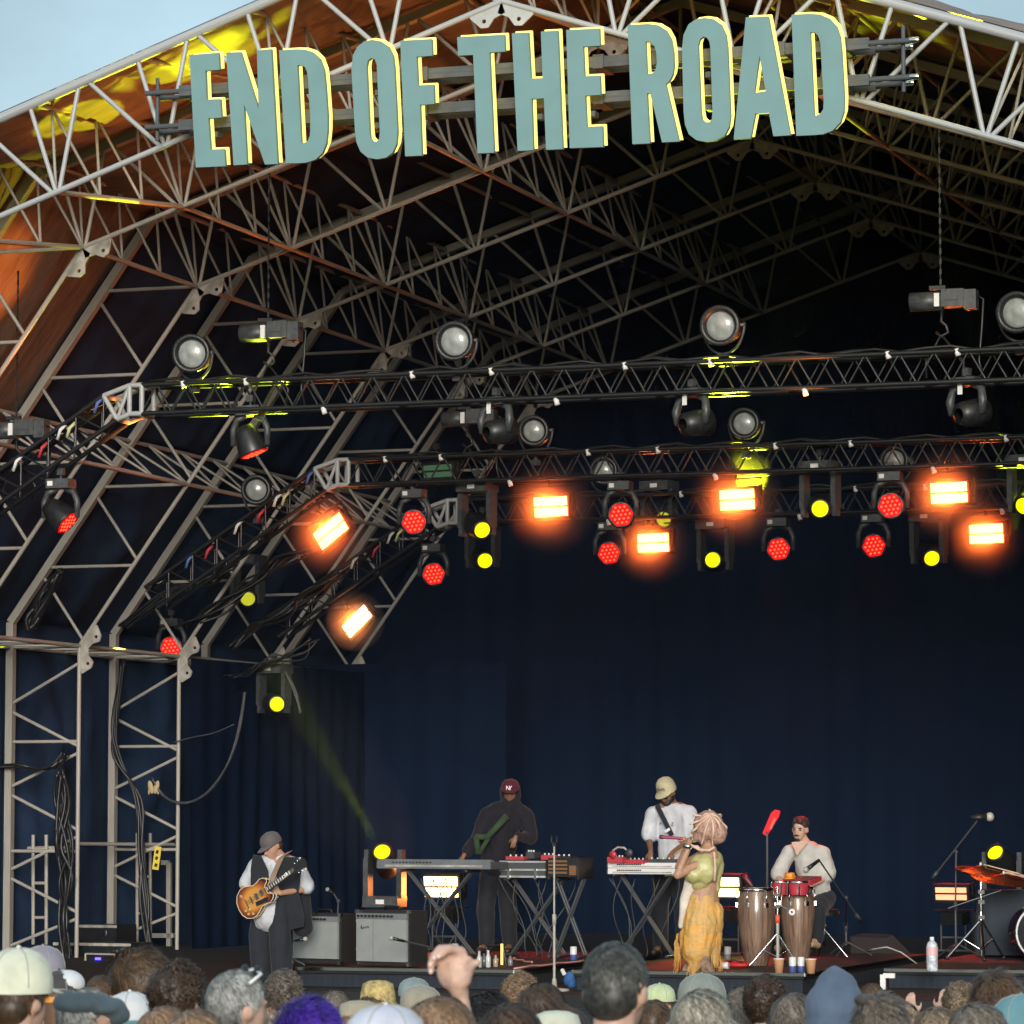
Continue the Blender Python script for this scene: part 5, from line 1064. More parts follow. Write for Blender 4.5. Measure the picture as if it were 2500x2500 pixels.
# small drums, pads and percussion tree
PT = floorp(1899, 2362, RZ); pt = thing('percussion_stand', 'chrome tripod stand between the congas with a red band on its post', 'stand', PT)
tube('post', (0, 0, .1), (0, 0, .80), .014, M_CHROME, pt); tube('post', (0, 0, .02), (0, 0, .5), .018, M_STEEL, pt)
MB().cyl((0, 0, .44), (0, 0, .52), .024).build('red_band', mat('red_tape', (.75, .10, .06), .5), pt)
for i in range(3):
    a = R(200 + i * 120 + 10); e = Vector((.30 * math.cos(a), .30 * math.sin(a), .012)); tube('leg', (0, 0, .34), e, .010, M_CHROME, pt); tube('leg_brace', e * .5 + Vector((0, 0, .17)), (0, 0, .10), .007, M_CHROME, pt); MB().sph(e, .018).build('foot', M_BLACK, pt)
for z in (.60, .72): MB().box((0, 0, z), (.06, .05, .03)).build('clamp', M_CHROME, pt)
tube('side_arm', (0, 0, .62), (.16, -.05, .56), .008, M_CHROME, pt)
bl = thing('bell', 'small round silver bell on the side arm of the tripod stand', 'bell', PT + Vector((.17, -.07, .55)))
MB().lathe((0, 0, 0), [(0, .028), (.005, .034), (.02, .034), (.022, .02), (.018, .012)], 16, axis=(0, -1, 0)).build('cup', M_WHITE, bl)
bg = thing('bongo_drums', 'pair of small chrome-rimmed bongos coloured as lit red between the congas', 'bongos', F(1930, 2168, 38.0), (0, 0, YW))
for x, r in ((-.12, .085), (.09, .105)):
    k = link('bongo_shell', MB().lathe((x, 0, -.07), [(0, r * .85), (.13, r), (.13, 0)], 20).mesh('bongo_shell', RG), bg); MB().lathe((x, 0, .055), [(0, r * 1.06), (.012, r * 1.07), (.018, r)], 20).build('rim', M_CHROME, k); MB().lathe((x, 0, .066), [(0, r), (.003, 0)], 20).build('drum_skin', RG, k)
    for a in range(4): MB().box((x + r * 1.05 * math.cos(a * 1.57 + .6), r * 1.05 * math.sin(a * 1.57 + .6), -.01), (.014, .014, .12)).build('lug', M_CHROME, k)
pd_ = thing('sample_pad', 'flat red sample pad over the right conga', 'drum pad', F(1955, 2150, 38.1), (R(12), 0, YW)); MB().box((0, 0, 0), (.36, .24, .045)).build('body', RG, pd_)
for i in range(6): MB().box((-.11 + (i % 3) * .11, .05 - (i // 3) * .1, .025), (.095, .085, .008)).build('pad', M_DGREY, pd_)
ob = thing('shaker', 'orange block shaker on the red sample pad', 'shaker', F(1928, 2138, 38.1), (0, 0, YW)); MB().cyl((-.045, 0, 0), (.045, 0, 0), .033, n=14).box((0, 0, -.03), (.09, .05, .01)).build('body', mat('orange_plastic', (.85, .32, .04), .4), ob)
# music stand, red stage light painted into its panel colour
ms = thing('music_stand', 'music stand with a narrow tilted panel coloured as red-lit behind the left conga', 'music stand', F(1874, 2270, 39.8)); ms.location.z = RZ; zt = F(1874, 2030, 39.8).z - RZ
tube('post', (0, 0, .1), (0, 0, zt), .013, M_DGREY, ms)
for i in range(3): tube('leg', (0, 0, .25), (.24 * math.cos(i * 2.09), .24 * math.sin(i * 2.09), .01), .01, M_DGREY, ms)
MB().prism([(-.05, -.02), (.0, -.05), (.12, .16), (.13, .22), (.07, .235), (.03, .20)], lambda u, v, d: Vector((u, d + v * .3, zt + v)), 0, .02).build('panel', mat('red_lit_panel', (.80, .01, .015), .35), ms)
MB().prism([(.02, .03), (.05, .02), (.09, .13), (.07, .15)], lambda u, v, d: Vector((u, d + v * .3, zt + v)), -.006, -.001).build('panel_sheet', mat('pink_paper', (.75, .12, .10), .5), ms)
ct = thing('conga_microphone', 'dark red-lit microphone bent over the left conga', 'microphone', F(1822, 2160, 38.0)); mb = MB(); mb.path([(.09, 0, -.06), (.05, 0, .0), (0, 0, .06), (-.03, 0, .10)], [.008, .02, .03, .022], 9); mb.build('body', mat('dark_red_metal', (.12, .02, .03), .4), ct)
# drum kit side ----------------------------------------------------------------
M_CYM = mat('bronze_cymbal', (.50, .16, .07), .28, .9, noise_s=4, noise_a=.25)
def cymbal(label, p, r, tilt, yaw=0):
    t = thing('cymbal', label, 'cymbal', p, (R(tilt[0]), R(tilt[1]), 0), 'cymbals of the drum kit')
    MB().lathe((0, 0, 0), [(.0, r), (.012, r * .7), (.025, r * .25), (.05, r * .18), (.062, .02), (.062, 0)], 40).build('bronze_disc', M_CYM, t); MB().cyl((0, 0, .05), (0, 0, .09), .012).build('felt_nut', M_WHITE, t); return t
cymbal('upper tilted cymbal lit red and orange near the right edge', F(2392, 2126, 39.4), .27, (6, 9))
cymbal('lower larger cymbal lit red, cut by the right edge', F(2448, 2147, 39.1), .35, (8, 10))
cb = floorp(2392, 2380, RZ); cb = F(2396, 2300, 39.0); cb.z = RZ
cst = thing('cymbal_stand', 'heavy chrome cymbal stand with double-braced tripod legs', 'cymbal stand', cb); zt = F(2396, 2155, 39.0).z - RZ
tube('post', (0, 0, .05), (0, 0, zt * .62), .022, M_CHROME, cst); tube('post', (0, 0, zt * .5), (.0, 0, zt + .04), .014, M_CHROME, cst)
for z in (zt * .55, zt * .75, zt * .88): MB().box((.01, 0, z), (.065, .055, .04)).build('clamp', M_CHROME, cst)
tube('boom_arm', (-.36, .05, zt * .66), (.22, -.02, zt * .90), .012, M_CHROME, cst)
for i, (x, y) in enumerate(((-.36, -.05), (.10, -.35), (.18, .28))): tube('leg', (0, 0, .42), (x, y, .012), .013, M_CHROME, cst); tube('leg_brace', (x * .5, y * .5, .21), (0, 0, .10), .009, M_CHROME, cst); MB().sph((x, y, .015), .024).build('foot', M_BLACK, cst)
bd = F(2535, 2335, 38.6); bdt = thing('bass_drum', 'black bass drum with a white hoop at the lower right edge', 'drum', (bd.x, bd.y, RZ + .30), (0, 0, R(25)))
MB().lathe((0, -.2, 0), [(0, .27), (.4, .27)], 36, axis=(0, 1, 0)).build('shell', mat('plum_drum_shell', (.05, .02, .04), .25, coat=1), bdt)
MB().lathe((0, -.22, 0), [(0, .272), (-.015, .29), (.03, .292), (.032, .275)], 36, axis=(0, 1, 0)).build('hoop', M_WHITE, bdt); MB().lathe((0, -.21, 0), [(0, .27), (-.01, .2), (-.012, 0)], 36, axis=(0, 1, 0)).build('drum_skin', K_BLK, bdt)
for a in range(6): MB().box((.28 * math.cos(a * 1.047), -.19, .28 * math.sin(a * 1.047)), (.02, .07, .04), Matrix.Rotation(-a * 1.047, 3, 'Y')).build('claw', M_CHROME, bdt)
tb = F(2475, 2300, 40.0); tbt = thing('covered_table', 'table draped in black cloth behind the cymbal stand', 'table', (tb.x, tb.y, RZ)); zt = F(2475, 2172, 40.0).z - RZ
mb = MB(); vs_ = []; n = 60
for j, (z, k) in enumerate(((zt, .97), (zt - .03, 1.0), (.02, 1.05))):
    for i in range(n):
        a = 2 * math.pi * i / n; sx, sy = abs(math.cos(a)) ** .3 * math.copysign(1, math.cos(a)), abs(math.sin(a)) ** .3 * math.copysign(1, math.sin(a)); wv = 1 + (.035 * math.sin(i * 1.9) if j == 2 else 0)
        vs_.append((.36 * sx * k * wv, .28 * sy * k * wv, z))
mb.add(vs_, [(j * n + i, j * n + (i + 1) % n, (j + 1) * n + (i + 1) % n, (j + 1) * n + i) for j in range(2) for i in range(n)] + [tuple(range(n))]); mb.build('black_cloth', mat('slate_black_cloth', (.035, .045, .06), .9, bump=.3, bump_s=12), tbt)
# small things on the risers
def cup(label, p, s=1.0):
    t = thing('paper_cup', label, 'cup', p, group='paper cups on the middle riser edge'); MB().lathe((0, 0, 0), [(.002, 0), (.002, .036 * s), (.13 * s, .050 * s), (.135 * s, .053 * s), (.14 * s, .050 * s)], 20).build('cup_wall', mat('kraft_paper', (.62, .33, .17), .7), t)
    MB().lathe((0, 0, .125 * s), [(0, .047 * s), (.001, 0)], 20).build('drink', mat('dark_drink', (.05, .03, .02), .2), t); MB().lathe((0, 0, .133 * s), [(0, .054 * s), (.008, .054 * s), (.009, .049 * s)], 20).build('rim', M_WHITE, t); return t
def can(label, p, r=.034, h=.155, low=mat('blue_can_print', (.10, .14, .42), .35, .3), group='white and blue cans'):
    t = thing('drink_can', label, 'can', p, group=group); MB().lathe((0, 0, 0), [(0, r * .8), (.008, r), (h * .42, r)], 18).build('blue_band', low, t); MB().lathe((0, 0, h * .42), [(0, r * 1.001), (h * .5, r), (h * .56, r * .8)], 18).build('white_band', M_WHITE, t); MB().lathe((0, 0, h * .98), [(0, r * .8), (.001, 0)], 18).build('can_lid', M_CHROME, t)
cup('paper cup left of the two cans on the riser edge', floorp(1902, 2376, RZ)); can('left one of two tall cans standing side by side between the paper cups', floorp(1935, 2375, RZ)); can('right one of two tall cans standing side by side between the paper cups', floorp(1956, 2375, RZ)); cup('paper cup right of the two cans on the riser edge', floorp(1980, 2377, RZ))
can('white can standing alone right of the tall straight mic stand', floorp(1400, 2345, RZ), .036, .15); can('grey can beside the foot of the left conga', floorp(1777, 2343, RZ), .036, .14, M_STEEL); can('small white can behind the raised hand', floorp(1112, 2332, RZ) , .036, .13, M_WHITE)
for i, (x, y, h_, c, lab) in enumerate(((1170, 2362, .16, (.5, .5, .5), 'grey'), (1182, 2360, .13, (.12, .12, .13), 'black'), (1192, 2362, .17, (.55, .56, .55), 'pale grey'), (1210, 2361, .12, (.35, .30, .26), 'brown'), (1246, 2358, .10, (.20, .2, .22), 'dark'))):
    bt = thing('small_bottle', '%s little bottle among the clutter at the front of the left riser' % lab, 'bottle', floorp(x, y, RZ), group='little bottles on the left riser'); MB().lathe((0, 0, 0), [(0, .022), (.005, .026), (h_ * .6, .026), (h_ * .78, .012), (h_, .012), (h_, 0)], 14).build('glass', mat('bottle_' + lab.replace(' ', '_'), c, .2, coat=.5), bt)
fr = thing('tube_stand', 'small black tube frame with an amber bar made to look lit yellow at the riser front', 'frame', floorp(1215, 2356, RZ), (0, 0, R(-10)))
for a, b in (((-.13, 0, 0), (-.13, 0, .19)), ((-.13, 0, .19), (.06, 0, .20)), ((.06, 0, .20), (.10, 0, .0))): tube('frame_tube', a, b, .012, M_BLACK, fr)
MB().box((.065, -.03, .11), (.022, .012, .21)).build('lit_bar', lampmat('amber_bar', (1, .55, .15), 1.2), fr)  # emission stands in for yellow light falling on the bar
bk = thing('blue_gaffer_roll', 'blue cloth bundle with a white-capped bottle hanging at the riser side', 'bundle', floorp(1390, 2395, FZ + .06)); mb = MB(); mb.sph((0, 0, .02), (.06, .04, .08), 12, 8, rot=rotm(0, 0, 20)); mb.sph((.03, -.01, -.03), (.05, .04, .06), 12, 8); bk_ = mb.build('cloth', mat('bright_blue_cloth', (.03, .12, .32), .7), bk); MB().lathe((-.05, 0, .06), [(0, .022), (.06, .02), (.07, .0)], 12, axis=(-.5, 0, 1)).build('bottle_cap', M_WHITE, bk)
bb = thing('plastic_bottle', 'clear water bottle with pink label standing on the drum riser', 'bottle', floorp(2276, 2371, RZ)); M_PET = mat('clear_plastic', (.70, .74, .78), .12, coat=1, noise_s=30, noise_a=.4, col2=(.28, .32, .38))
MB().lathe((0, 0, 0), [(0, .05), (.01, .058), (.03, .054), (.05, .058), (.07, .054), (.09, .058), (.11, .054), (.14, .058), (.15, .056)], 22).build('lower_bottle', M_PET, bb); MB().lathe((0, 0, .15), [(0, .0575), (.085, .0575)], 22).build('pink_label', mat('pink_label', (.72, .45, .48), .5), bb); MB().lathe((0, 0, .235), [(0, .057), (.035, .048), (.06, .022), (.07, .018)], 22).build('bottle_neck', M_PET, bb); MB().lathe((0, 0, .30), [(0, .022), (.03, .022), (.031, 0)], 16).build('cap', M_WHITE, bb)
rb = thing('red_bag', 'flat red bag lying at the foot of the left conga', 'bag', floorp(1796, 2362, RZ)); mb = MB(); mb.sph((0, .05, .025), (.16, .10, .035), 16, 8); mb.build('bag_body', mat('red_nylon', (.5, .02, .02), .5), rb); MB().path([(-.08, 0, .05), (0, -.02, .075), (.08, 0, .05)], .008, 6).build('bag_handle', M_BLACK, rb)
rl = thing('tape_roll', 'blue and white roll lying behind the orange skirt', 'roll', floorp(1762, 2366, RZ) + Vector((0, 0, .035))); MB().cyl((-.07, 0, 0), (.0, 0, 0), .035, n=16).build('blue_end', mat('royal_blue', (.08, .1, .5), .5), rl); MB().cyl((.0, 0, 0), (.07, 0, 0), .033, n=16).build('white_end', M_WHITE, rl)
br = thing('corner_bracket', 'white L-shaped bracket on the front corner of the drum riser', 'bracket', floorp(2163, 2384, RZ) + Vector((-.02, -.035, 0))); MB().box((0, 0, -.05), (.05, .03, .14)).box((.06, 0, .01), (.11, .031, .045)).build('plate', M_WHITE, br)
wd = thing('wedge_monitor', 'dark wedge monitor speaker on the floor right of the percussionist', 'speaker', floorp(2120, 2352, FZ) , (0, 0, R(-30))); MB().prism([(0, 0), (.45, 0), (.45, .1), (.12, .33), (0, .30)], lambda u, v, d: Vector((d, u, v)), -.28, .28).build('cabinet', mat('dim_brown_black', (.045, .035, .035), .7), wd); MB().prism([(.13, .335), (.44, .115), (.445, .12), (.135, .34)], lambda u, v, d: Vector((d, u, v)), -.24, .24).build('grille', M_DGREY, wd)
cc = thing('stage_cable', 'pale cable looping down to the floor right of the wedge monitor', 'cable', (0, 0, 0)); pts = [floorp(2105, 2335, FZ) + Vector((0, 0, .02)), F(2130, 2318, 38), F(2165, 2312, 38), F(2200, 2325, 38), F(2235, 2350, 38), F(2255, 2375, 37.6)]; MB().path(pts, .008, 6).build('cable_line', M_STEEL, cc)
for x0, y0, x1, y1, lab in ((1255, 2365, 1428, 2347, 'red and white cable along the right side of the left riser'), (1246, 2340, 1300, 2352, 'white loop of cable on the left riser')):
    k = thing('stage_cable', lab, 'cable', (0, 0, 0)); a, b = floorp(x0, y0, RZ + .012), floorp(x1, y1, RZ + .012); MB().path([lerp(a, b, u / 8) + Vector((.03 * math.sin(u * 2), 0, .012 * abs(math.sin(u)))) for u in range(9)], .010, 6).build('cable_line', mat('pale_red_cable', (.62, .30, .28), .5), k)

# ---------------------------------------------------------------- clutter in the left tower
def Fy(x, y, Y): return at(x, y, Y)
sf = thing('scaffold_frame', 'grey tube scaffold ladder standing inside the left tower leg', 'scaffold', Fy(97, 2304, 41.6)); L = Vector(sf.location)
for x in (81, 113): tube('upright', Fy(x, 2038, 41.6) - L, Fy(x, 2306, 41.6) - L, .024, M_STEEL, sf)
for a in (2072, 2156, 2240): tube('rung', Fy(81, a, 41.6) - L, Fy(113, a, 41.6) - L, .02, M_STEEL, sf)
tube('crossbar', Fy(25, 2072, 41.65) - L, Fy(160, 2069, 41.65) - L, .024, M_STEEL, sf)
sf = thing('scaffold_frame', 'grey tube scaffold ladder standing inside the second tower leg', 'scaffold', Fy(350, 2304, 44.6)); L = Vector(sf.location)
for x in (335, 367): tube('upright', Fy(x, 2034, 44.6) - L, Fy(x, 2310, 44.6) - L, .024, M_STEEL, sf)
for a in (2066, 2140, 2230): tube('rung', Fy(335, a, 44.6) - L, Fy(367, a, 44.6) - L, .02, M_STEEL, sf)
tube('crossbar', Fy(180, 2060, 43.0) - L, Fy(425, 2062, 44.65) - L, .024, M_STEEL, sf)
gf = thing('steel_frame', 'rectangular grey steel door frame behind the second tower leg', 'frame', Fy(355, 2300, 45.3)); L = Vector(gf.location)
for a, b in (((304, 2100), (304, 2255)), ((413, 2106), (413, 2315)), ((304, 2100), (345, 2100)), ((395, 2106), (413, 2106)), ((335, 2284), (425, 2284))): tube('frame_bar', Fy(*a, 45.3) - L, Fy(*b, 45.3) - L, .03, M_STEEL, gf, square=True)
tp = thing('hazard_tag', 'yellow and black hazard tag hanging in the second tower leg', 'tag', Fy(383, 2095, 44.0)); MB().box((0, 0, 0), (.09, .012, .30), Matrix.Rotation(R(8), 3, 'Y')).build('tag_plate', mat('yellow_plate', (.72, .55, .06), .5), tp)
for z in (-.09, 0, .08): MB().box((0.0 + z * .1, -.009, z), (.035, .006, .045), Matrix.Rotation(R(20), 3, 'Y')).build('black_mark', M_BLACK, tp)
gl = thing('work_gloves', 'pair of tan work gloves clipped to the second tower leg', 'gloves', Fy(375, 1918, 44.0)); mb = MB(); 
for sx in (-1, 1): mb.sph((sx * .04, 0, -.02), (.04, .02, .09), 10, 7, rot=rotm(0, 0, sx * 15)); mb.sph((sx * .065, 0, -.08), (.014, .012, .04), 8, 6)
mb.build('gloves', mat('tan_leather', (.48, .36, .20), .8), gl)
def loom(label, pts, r=.02, n=5, Y=41.0, jit=.05, m=M_BLACK):
    random.seed(len(pts) + int(pts[0][0])); t = thing('cable_loom', label, 'cables', Fy(*pts[0], Y)); L = Vector(t.location)
    for k in range(n):
        pp = []
        for i, (x, y) in enumerate(pts): pp.append(Fy(x, y, Y) - L + Vector((random.uniform(-jit, jit), random.uniform(-jit, jit), random.uniform(-jit, jit) * .4)))
        q = []
        for i in range(len(pp) - 1):
            p0 = pp[max(i - 1, 0)]; p1 = pp[i]; p2 = pp[i + 1]; p3 = pp[min(i + 2, len(pp) - 1)]
            for u in range(5):
                s_ = u / 5; q.append(.5 * ((2 * p1) + (p2 - p0) * s_ + (2 * p0 - 5 * p1 + 4 * p2 - p3) * s_ ** 2 + (3 * p1 - p0 - 3 * p2 + p3) * s_ ** 3))
        q.append(pp[-1]); MB().path(q, r * random.uniform(.7, 1.2), 6).build('cable', m, t)
    return t
loom('thick bundle of black cables bulging down the left tower leg', [(150, 1885), (152, 1960), (157, 2060), (160, 2150), (150, 2250), (156, 2340), (165, 2360)], .022, 9, 40.9, .10)
loom('bundle of black cables down the second tower leg', [(300, 1610), (282, 1760), (290, 1850), (340, 1950), (345, 2080), (352, 2200), (365, 2330)], .02, 7, 43.9, .05)
loom('long grey cable sagging in a wide loop beside the second tower leg', [(598, 1690), (585, 1780), (560, 1860), (520, 1925), (470, 1957), (425, 1957), (390, 1935), (372, 1900)], .016, 2, 44.0, .02, M_DGREY)
loom('thin cable swagged from the loop to the tower', [(425, 1812), (470, 1800), (520, 1790), (572, 1768)], .009, 1, 44.0, .0, M_DGREY)
loom('black cables wrapped along the foot of the first sloping tube', [(152, 1390), (130, 1420), (105, 1460), (82, 1510), (70, 1540)], .03, 6, 41.0, .07)
loom('black cables slung between the sloping tube and the tower', [(0, 1870), (40, 1870), (90, 1880), (140, 1868), (160, 1840)], .015, 4, 40.9, .05)
loom('tangle of black cables on the sloping end of the rear truss', [(300, 1530), (360, 1490), (430, 1440), (500, 1420), (560, 1380)], .02, 8, 43.6, .10)
loom('second tangle of black cables along the sloping end of the rear truss', [(560, 1580), (620, 1530), (690, 1500), (760, 1450), (830, 1400)], .018, 8, 44.6, .12)
loom('third tangle of black cables between the sloping trusses', [(470, 1520), (540, 1480), (610, 1420), (690, 1370), (760, 1340)], .016, 7, 42.5, .14)
loom('fourth tangle of black cables around the lowest yellow lamp', [(560, 1650), (610, 1640), (660, 1610), (720, 1600), (760, 1560)], .014, 6, 44.8, .12)
loom('hanging cable below the lowest yellow lamp', [(700, 1640), (722, 1690), (735, 1740)], .018, 2, 44.9, .02, M_DGREY)
for x, y, w2, h2, Y, lab in ((250, 2330, 1.1, .30, 41.8, 'low black flight case at the foot of the towers'), (235, 2280, .9, .25, 43.4, 'black flight case stacked behind at the foot of the towers'), (95, 2260, .5, .55, 42.6, 'grey-edged flight case standing inside the first tower')):
    p = Fy(x, y, Y); k = thing('flight_case', lab, 'flight case', (p.x, p.y, p.z - h2 / 2), (0, 0, R(-6))); MB().box((0, 0, h2 / 2), (w2, .5, h2)).build('case_body', M_BLACK, k)
    for z in (.02, h2 - .02): MB().box((0, -.252, z), (w2 + .01, .012, .035)).build('metal_edge', M_STEEL, k)
    for sx in (-.3, .3): MB().box((sx * w2, -.26, h2 * .6), (.06, .02, .07)).build('latch', M_CHROME, k)
rkp = Fy(245, 2350, 40.2); rk = thing('amplifier_rack', 'black equipment rack with two small blue lit displays', 'rack', rkp, (0, 0, R(-10))); MB().box((0, .2, 0), (.44, .4, .22)).build('rack_body', M_BLACK, rk)
for a, b in (((-.21, -.1), (-.21, .1)), ((-.21, .1), (.21, .1)), ((.21, .1), (.21, -.1))): tube('rack_rail', (a[0], -.01, a[1]), (b[0], -.01, b[1]), .012, M_STEEL, rk)
for z in (.045, -.03): MB().box((-.03, -.008, z), (.075, .012, .028)).build('blue_display', M_BLUE_LED, rk)
# tree outside, seen through the slit
def tree(label, p, h, seed):
    random.seed(seed); t = thing('leafy_tree', label, 'tree', p, group='trees beside the stage'); MB().lathe((0, 0, 0), [(0, .22), (h * .3, .16), (h * .7, .07), (h * .9, .02)], 10).build('trunk', mat('bark', (.12, .09, .06), .9, noise_s=9, noise_a=.4), t)
    mb = MB()
    for i in range(9):
        a = random.uniform(0, 6.28); z = h * random.uniform(.25, .75); mb.cyl((0, 0, z), (math.cos(a) * h * .25, math.sin(a) * h * .25, z + h * .14), .05, .012, 6)
    mb.build('limbs', MATS['bark'], t); mb = MB()
    for i in range(5000):
        a = random.uniform(0, 6.28); r = h * .32 * math.sqrt(random.random()); z = h * random.uniform(.15, 1.0); r *= math.sin(math.pi * min(1, (z / h) * .9 + .1)) ** .5
        c = Vector((math.cos(a) * r, math.sin(a) * r, z)); u = Vector((random.uniform(-1, 1), random.uniform(-1, 1), random.uniform(-1, 1))).normalized() * .09; v = u.orthogonal().normalized() * .05
        mb.add([c - u, c + v, c + u, c - v], [(0, 1, 2, 3)])
    o = link('crown', mb.mesh('crown', mat('green_leaves', (.09, .16, .05), .6, noise_s=2, noise_a=.5), fix=False), t); o['kind'] = 'stuff'; return t
tree('green leafy tree outside, glimpsed through the slit beside the second tower leg', (-25.5, 56, -3), 7, 4); tree('second leafy tree standing further left outside the stage', (-27.5, 52, -3), 6, 5)
# ---------------------------------------------------------------- the crowd at the front, seen from behind
HC = Vector((0, 0, 1.635))
I3 = Matrix.Identity(3)
def crowd_body(name, arm='down'):
    pr = head_prims(HC, I3) + [('c', HC + Vector((0, .02, -.06)), (0, .02, 1.46), .056, .062), ('c', (0, .02, 1.44), (0, .02, 1.2), .09, .14), ('c', (0, .02, 1.2), (0, .02, .95), .145, .15)]
    for s in (-1, 1):
        if arm == 'up' and s == 1: pts = [(s * .08, .02, 1.42), (s * .19, .0, 1.40), (s * .30, -.10, 1.62), (s * .24, -.16, 1.86)]
        else: pts = [(s * .08, .02, 1.42), (s * .19, .02, 1.38), (s * .245, .04, 1.10), (s * .22, -.10, .88)]
        pr += chain([Vector(p) for p in pts], [.075, .062, .046, .03]); pr += hand_prims(pts[3], Vector(pts[3]) - Vector(pts[2]), (0, -1, 0), curl=.5, thumb=s)
        pr += chain([Vector((s * .08, .02, .95)), Vector((s * .11, 0, .5)), Vector((s * .12, .03, .09)), Vector((s * .14, -.12, .04))], [.11, .075, .052, .045])
    me = vox(name, pr, .0145, 2, [SK_FAIR, K_CHAR])
    for p in me.polygons:
        z = p.center.z; p.material_index = 0 if (z > 1.475 or (p.center.y < -.12 and abs(p.center.x) > .17 and z < .9) or (z > 1.40 and abs(p.center.x) > .2 and arm == 'up')) else 1
    return me
BODY = crowd_body('crowd_body'); 
def ribbons(mb, n, L, seed, lift=.01, wave=0, curl=0, w_=.0030, lowback=-.085, el=(.083, .102, .098), up=.028, mess=.25, m=0):
    rnd = random.Random(seed); crown = Vector((.01, .045, .095)); cl = [None] * 3; mb.sh = getattr(mb, 'sh', [])
    for i in range(n):
        if i % 14 == 0: cl = [rnd.uniform(0, 2 * math.pi), rnd.uniform(-.9, 1), Vector((rnd.uniform(-1, 1), rnd.uniform(-1, 1), rnd.uniform(-1, 1))), rnd.uniform(.45, 1.5)]
        tries = 0
        while 1:
            tries += 1
            if tries > 6: cl[0] = rnd.uniform(0, 2 * math.pi); cl[1] = rnd.uniform(-.6, 1)
            a = cl[0] + rnd.gauss(0, .10); z = max(-.9, min(1, cl[1] + rnd.gauss(0, .09))); rr = math.sqrt(max(0, 1 - z * z)); d = Vector((rr * math.cos(a), rr * math.sin(a), z))
            p = Vector((d.x * el[0], d.y * el[1] + .012, d.z * el[2] + up))
            if p.z > lowback + (0 if p.y > 0 else .09 + (-p.y) * .9): break
        nrm = Vector((d.x / el[0], d.y / el[1], d.z / el[2])).normalized(); fl = (p - crown); fl = (fl - nrm * fl.dot(nrm)); fl = fl.normalized() if fl.length > 1e-3 else Vector((1, 0, 0))
        sw = nrm.cross(fl) * .5; fl = (fl + sw * .35 + (cl[2] * .75 + Vector((rnd.uniform(-1, 1), rnd.uniform(-1, 1), rnd.uniform(-1, 1))) * .4) * mess); fl = (fl - nrm * fl.dot(nrm)).normalized()
        l_ = L * rnd.uniform(.6, 1.3); seg = 4; q = p + nrm * .002; side = nrm.cross(fl).normalized(); ph = rnd.uniform(0, 6.28); vs_ = []
        lf = rnd.uniform(0, 1) * lift
        for k in range(seg + 1):
            u = k / seg; ww = w_ * (1 - u * .75); off = side * (wave * math.sin(u * 7 + ph)) + (Vector((math.cos(ph + u * 9), math.sin(ph + u * 9), math.sin(ph * 2 + u * 6))) * curl if curl else Vector((0, 0, 0)))
            c = q + off + nrm * lf * u; vs_ += [c - side * ww, c + side * ww]
            q = q + fl * (l_ / seg); rel = q - Vector((0, .012, up)); sc_ = math.sqrt((rel.x / el[0]) ** 2 + (rel.y / el[1]) ** 2 + (rel.z / el[2]) ** 2)
            if rel.z > -.02 or not L > .12: q = Vector((0, .012, up)) + rel * (1.03 / max(sc_, 1e-3))
            else: fl = (fl + Vector((0, 0, -.8))).normalized()
        shd = cl[3] * rnd.uniform(.7, 1.3)
        for k in range(seg + 1): mb.sh += [shd * (.8 + .3 * k / seg)] * 2
        mb.add([HC + v for v in vs_], [(2 * k, 2 * k + 1, 2 * k + 3, 2 * k + 2) for k in range(seg)], m, True)
HAIRM = {}
def hairmat(name, c, c2=None, rough=.45):
    if name in MATS: return MATS[name]
    m = mat(name, c, rough, spec=.4, noise_s=60, noise_a=.25, col2=c2 or tuple(x * .6 for x in c)); t = m.node_tree; b = t.nodes['Principled BSDF']; lk = b.inputs['Base Color'].links[0]; src = lk.from_socket
    at_ = t.nodes.new('ShaderNodeAttribute'); at_.attribute_name = 'strand'; mu = t.nodes.new('ShaderNodeMix'); mu.data_type = 'RGBA'; mu.blend_type = 'MULTIPLY'; mu.inputs[0].default_value = 1
    t.links.new(src, mu.inputs[6]); t.links.new(at_.outputs['Color'], mu.inputs[7]); t.links.new(mu.outputs[2], b.inputs['Base Color']); return m
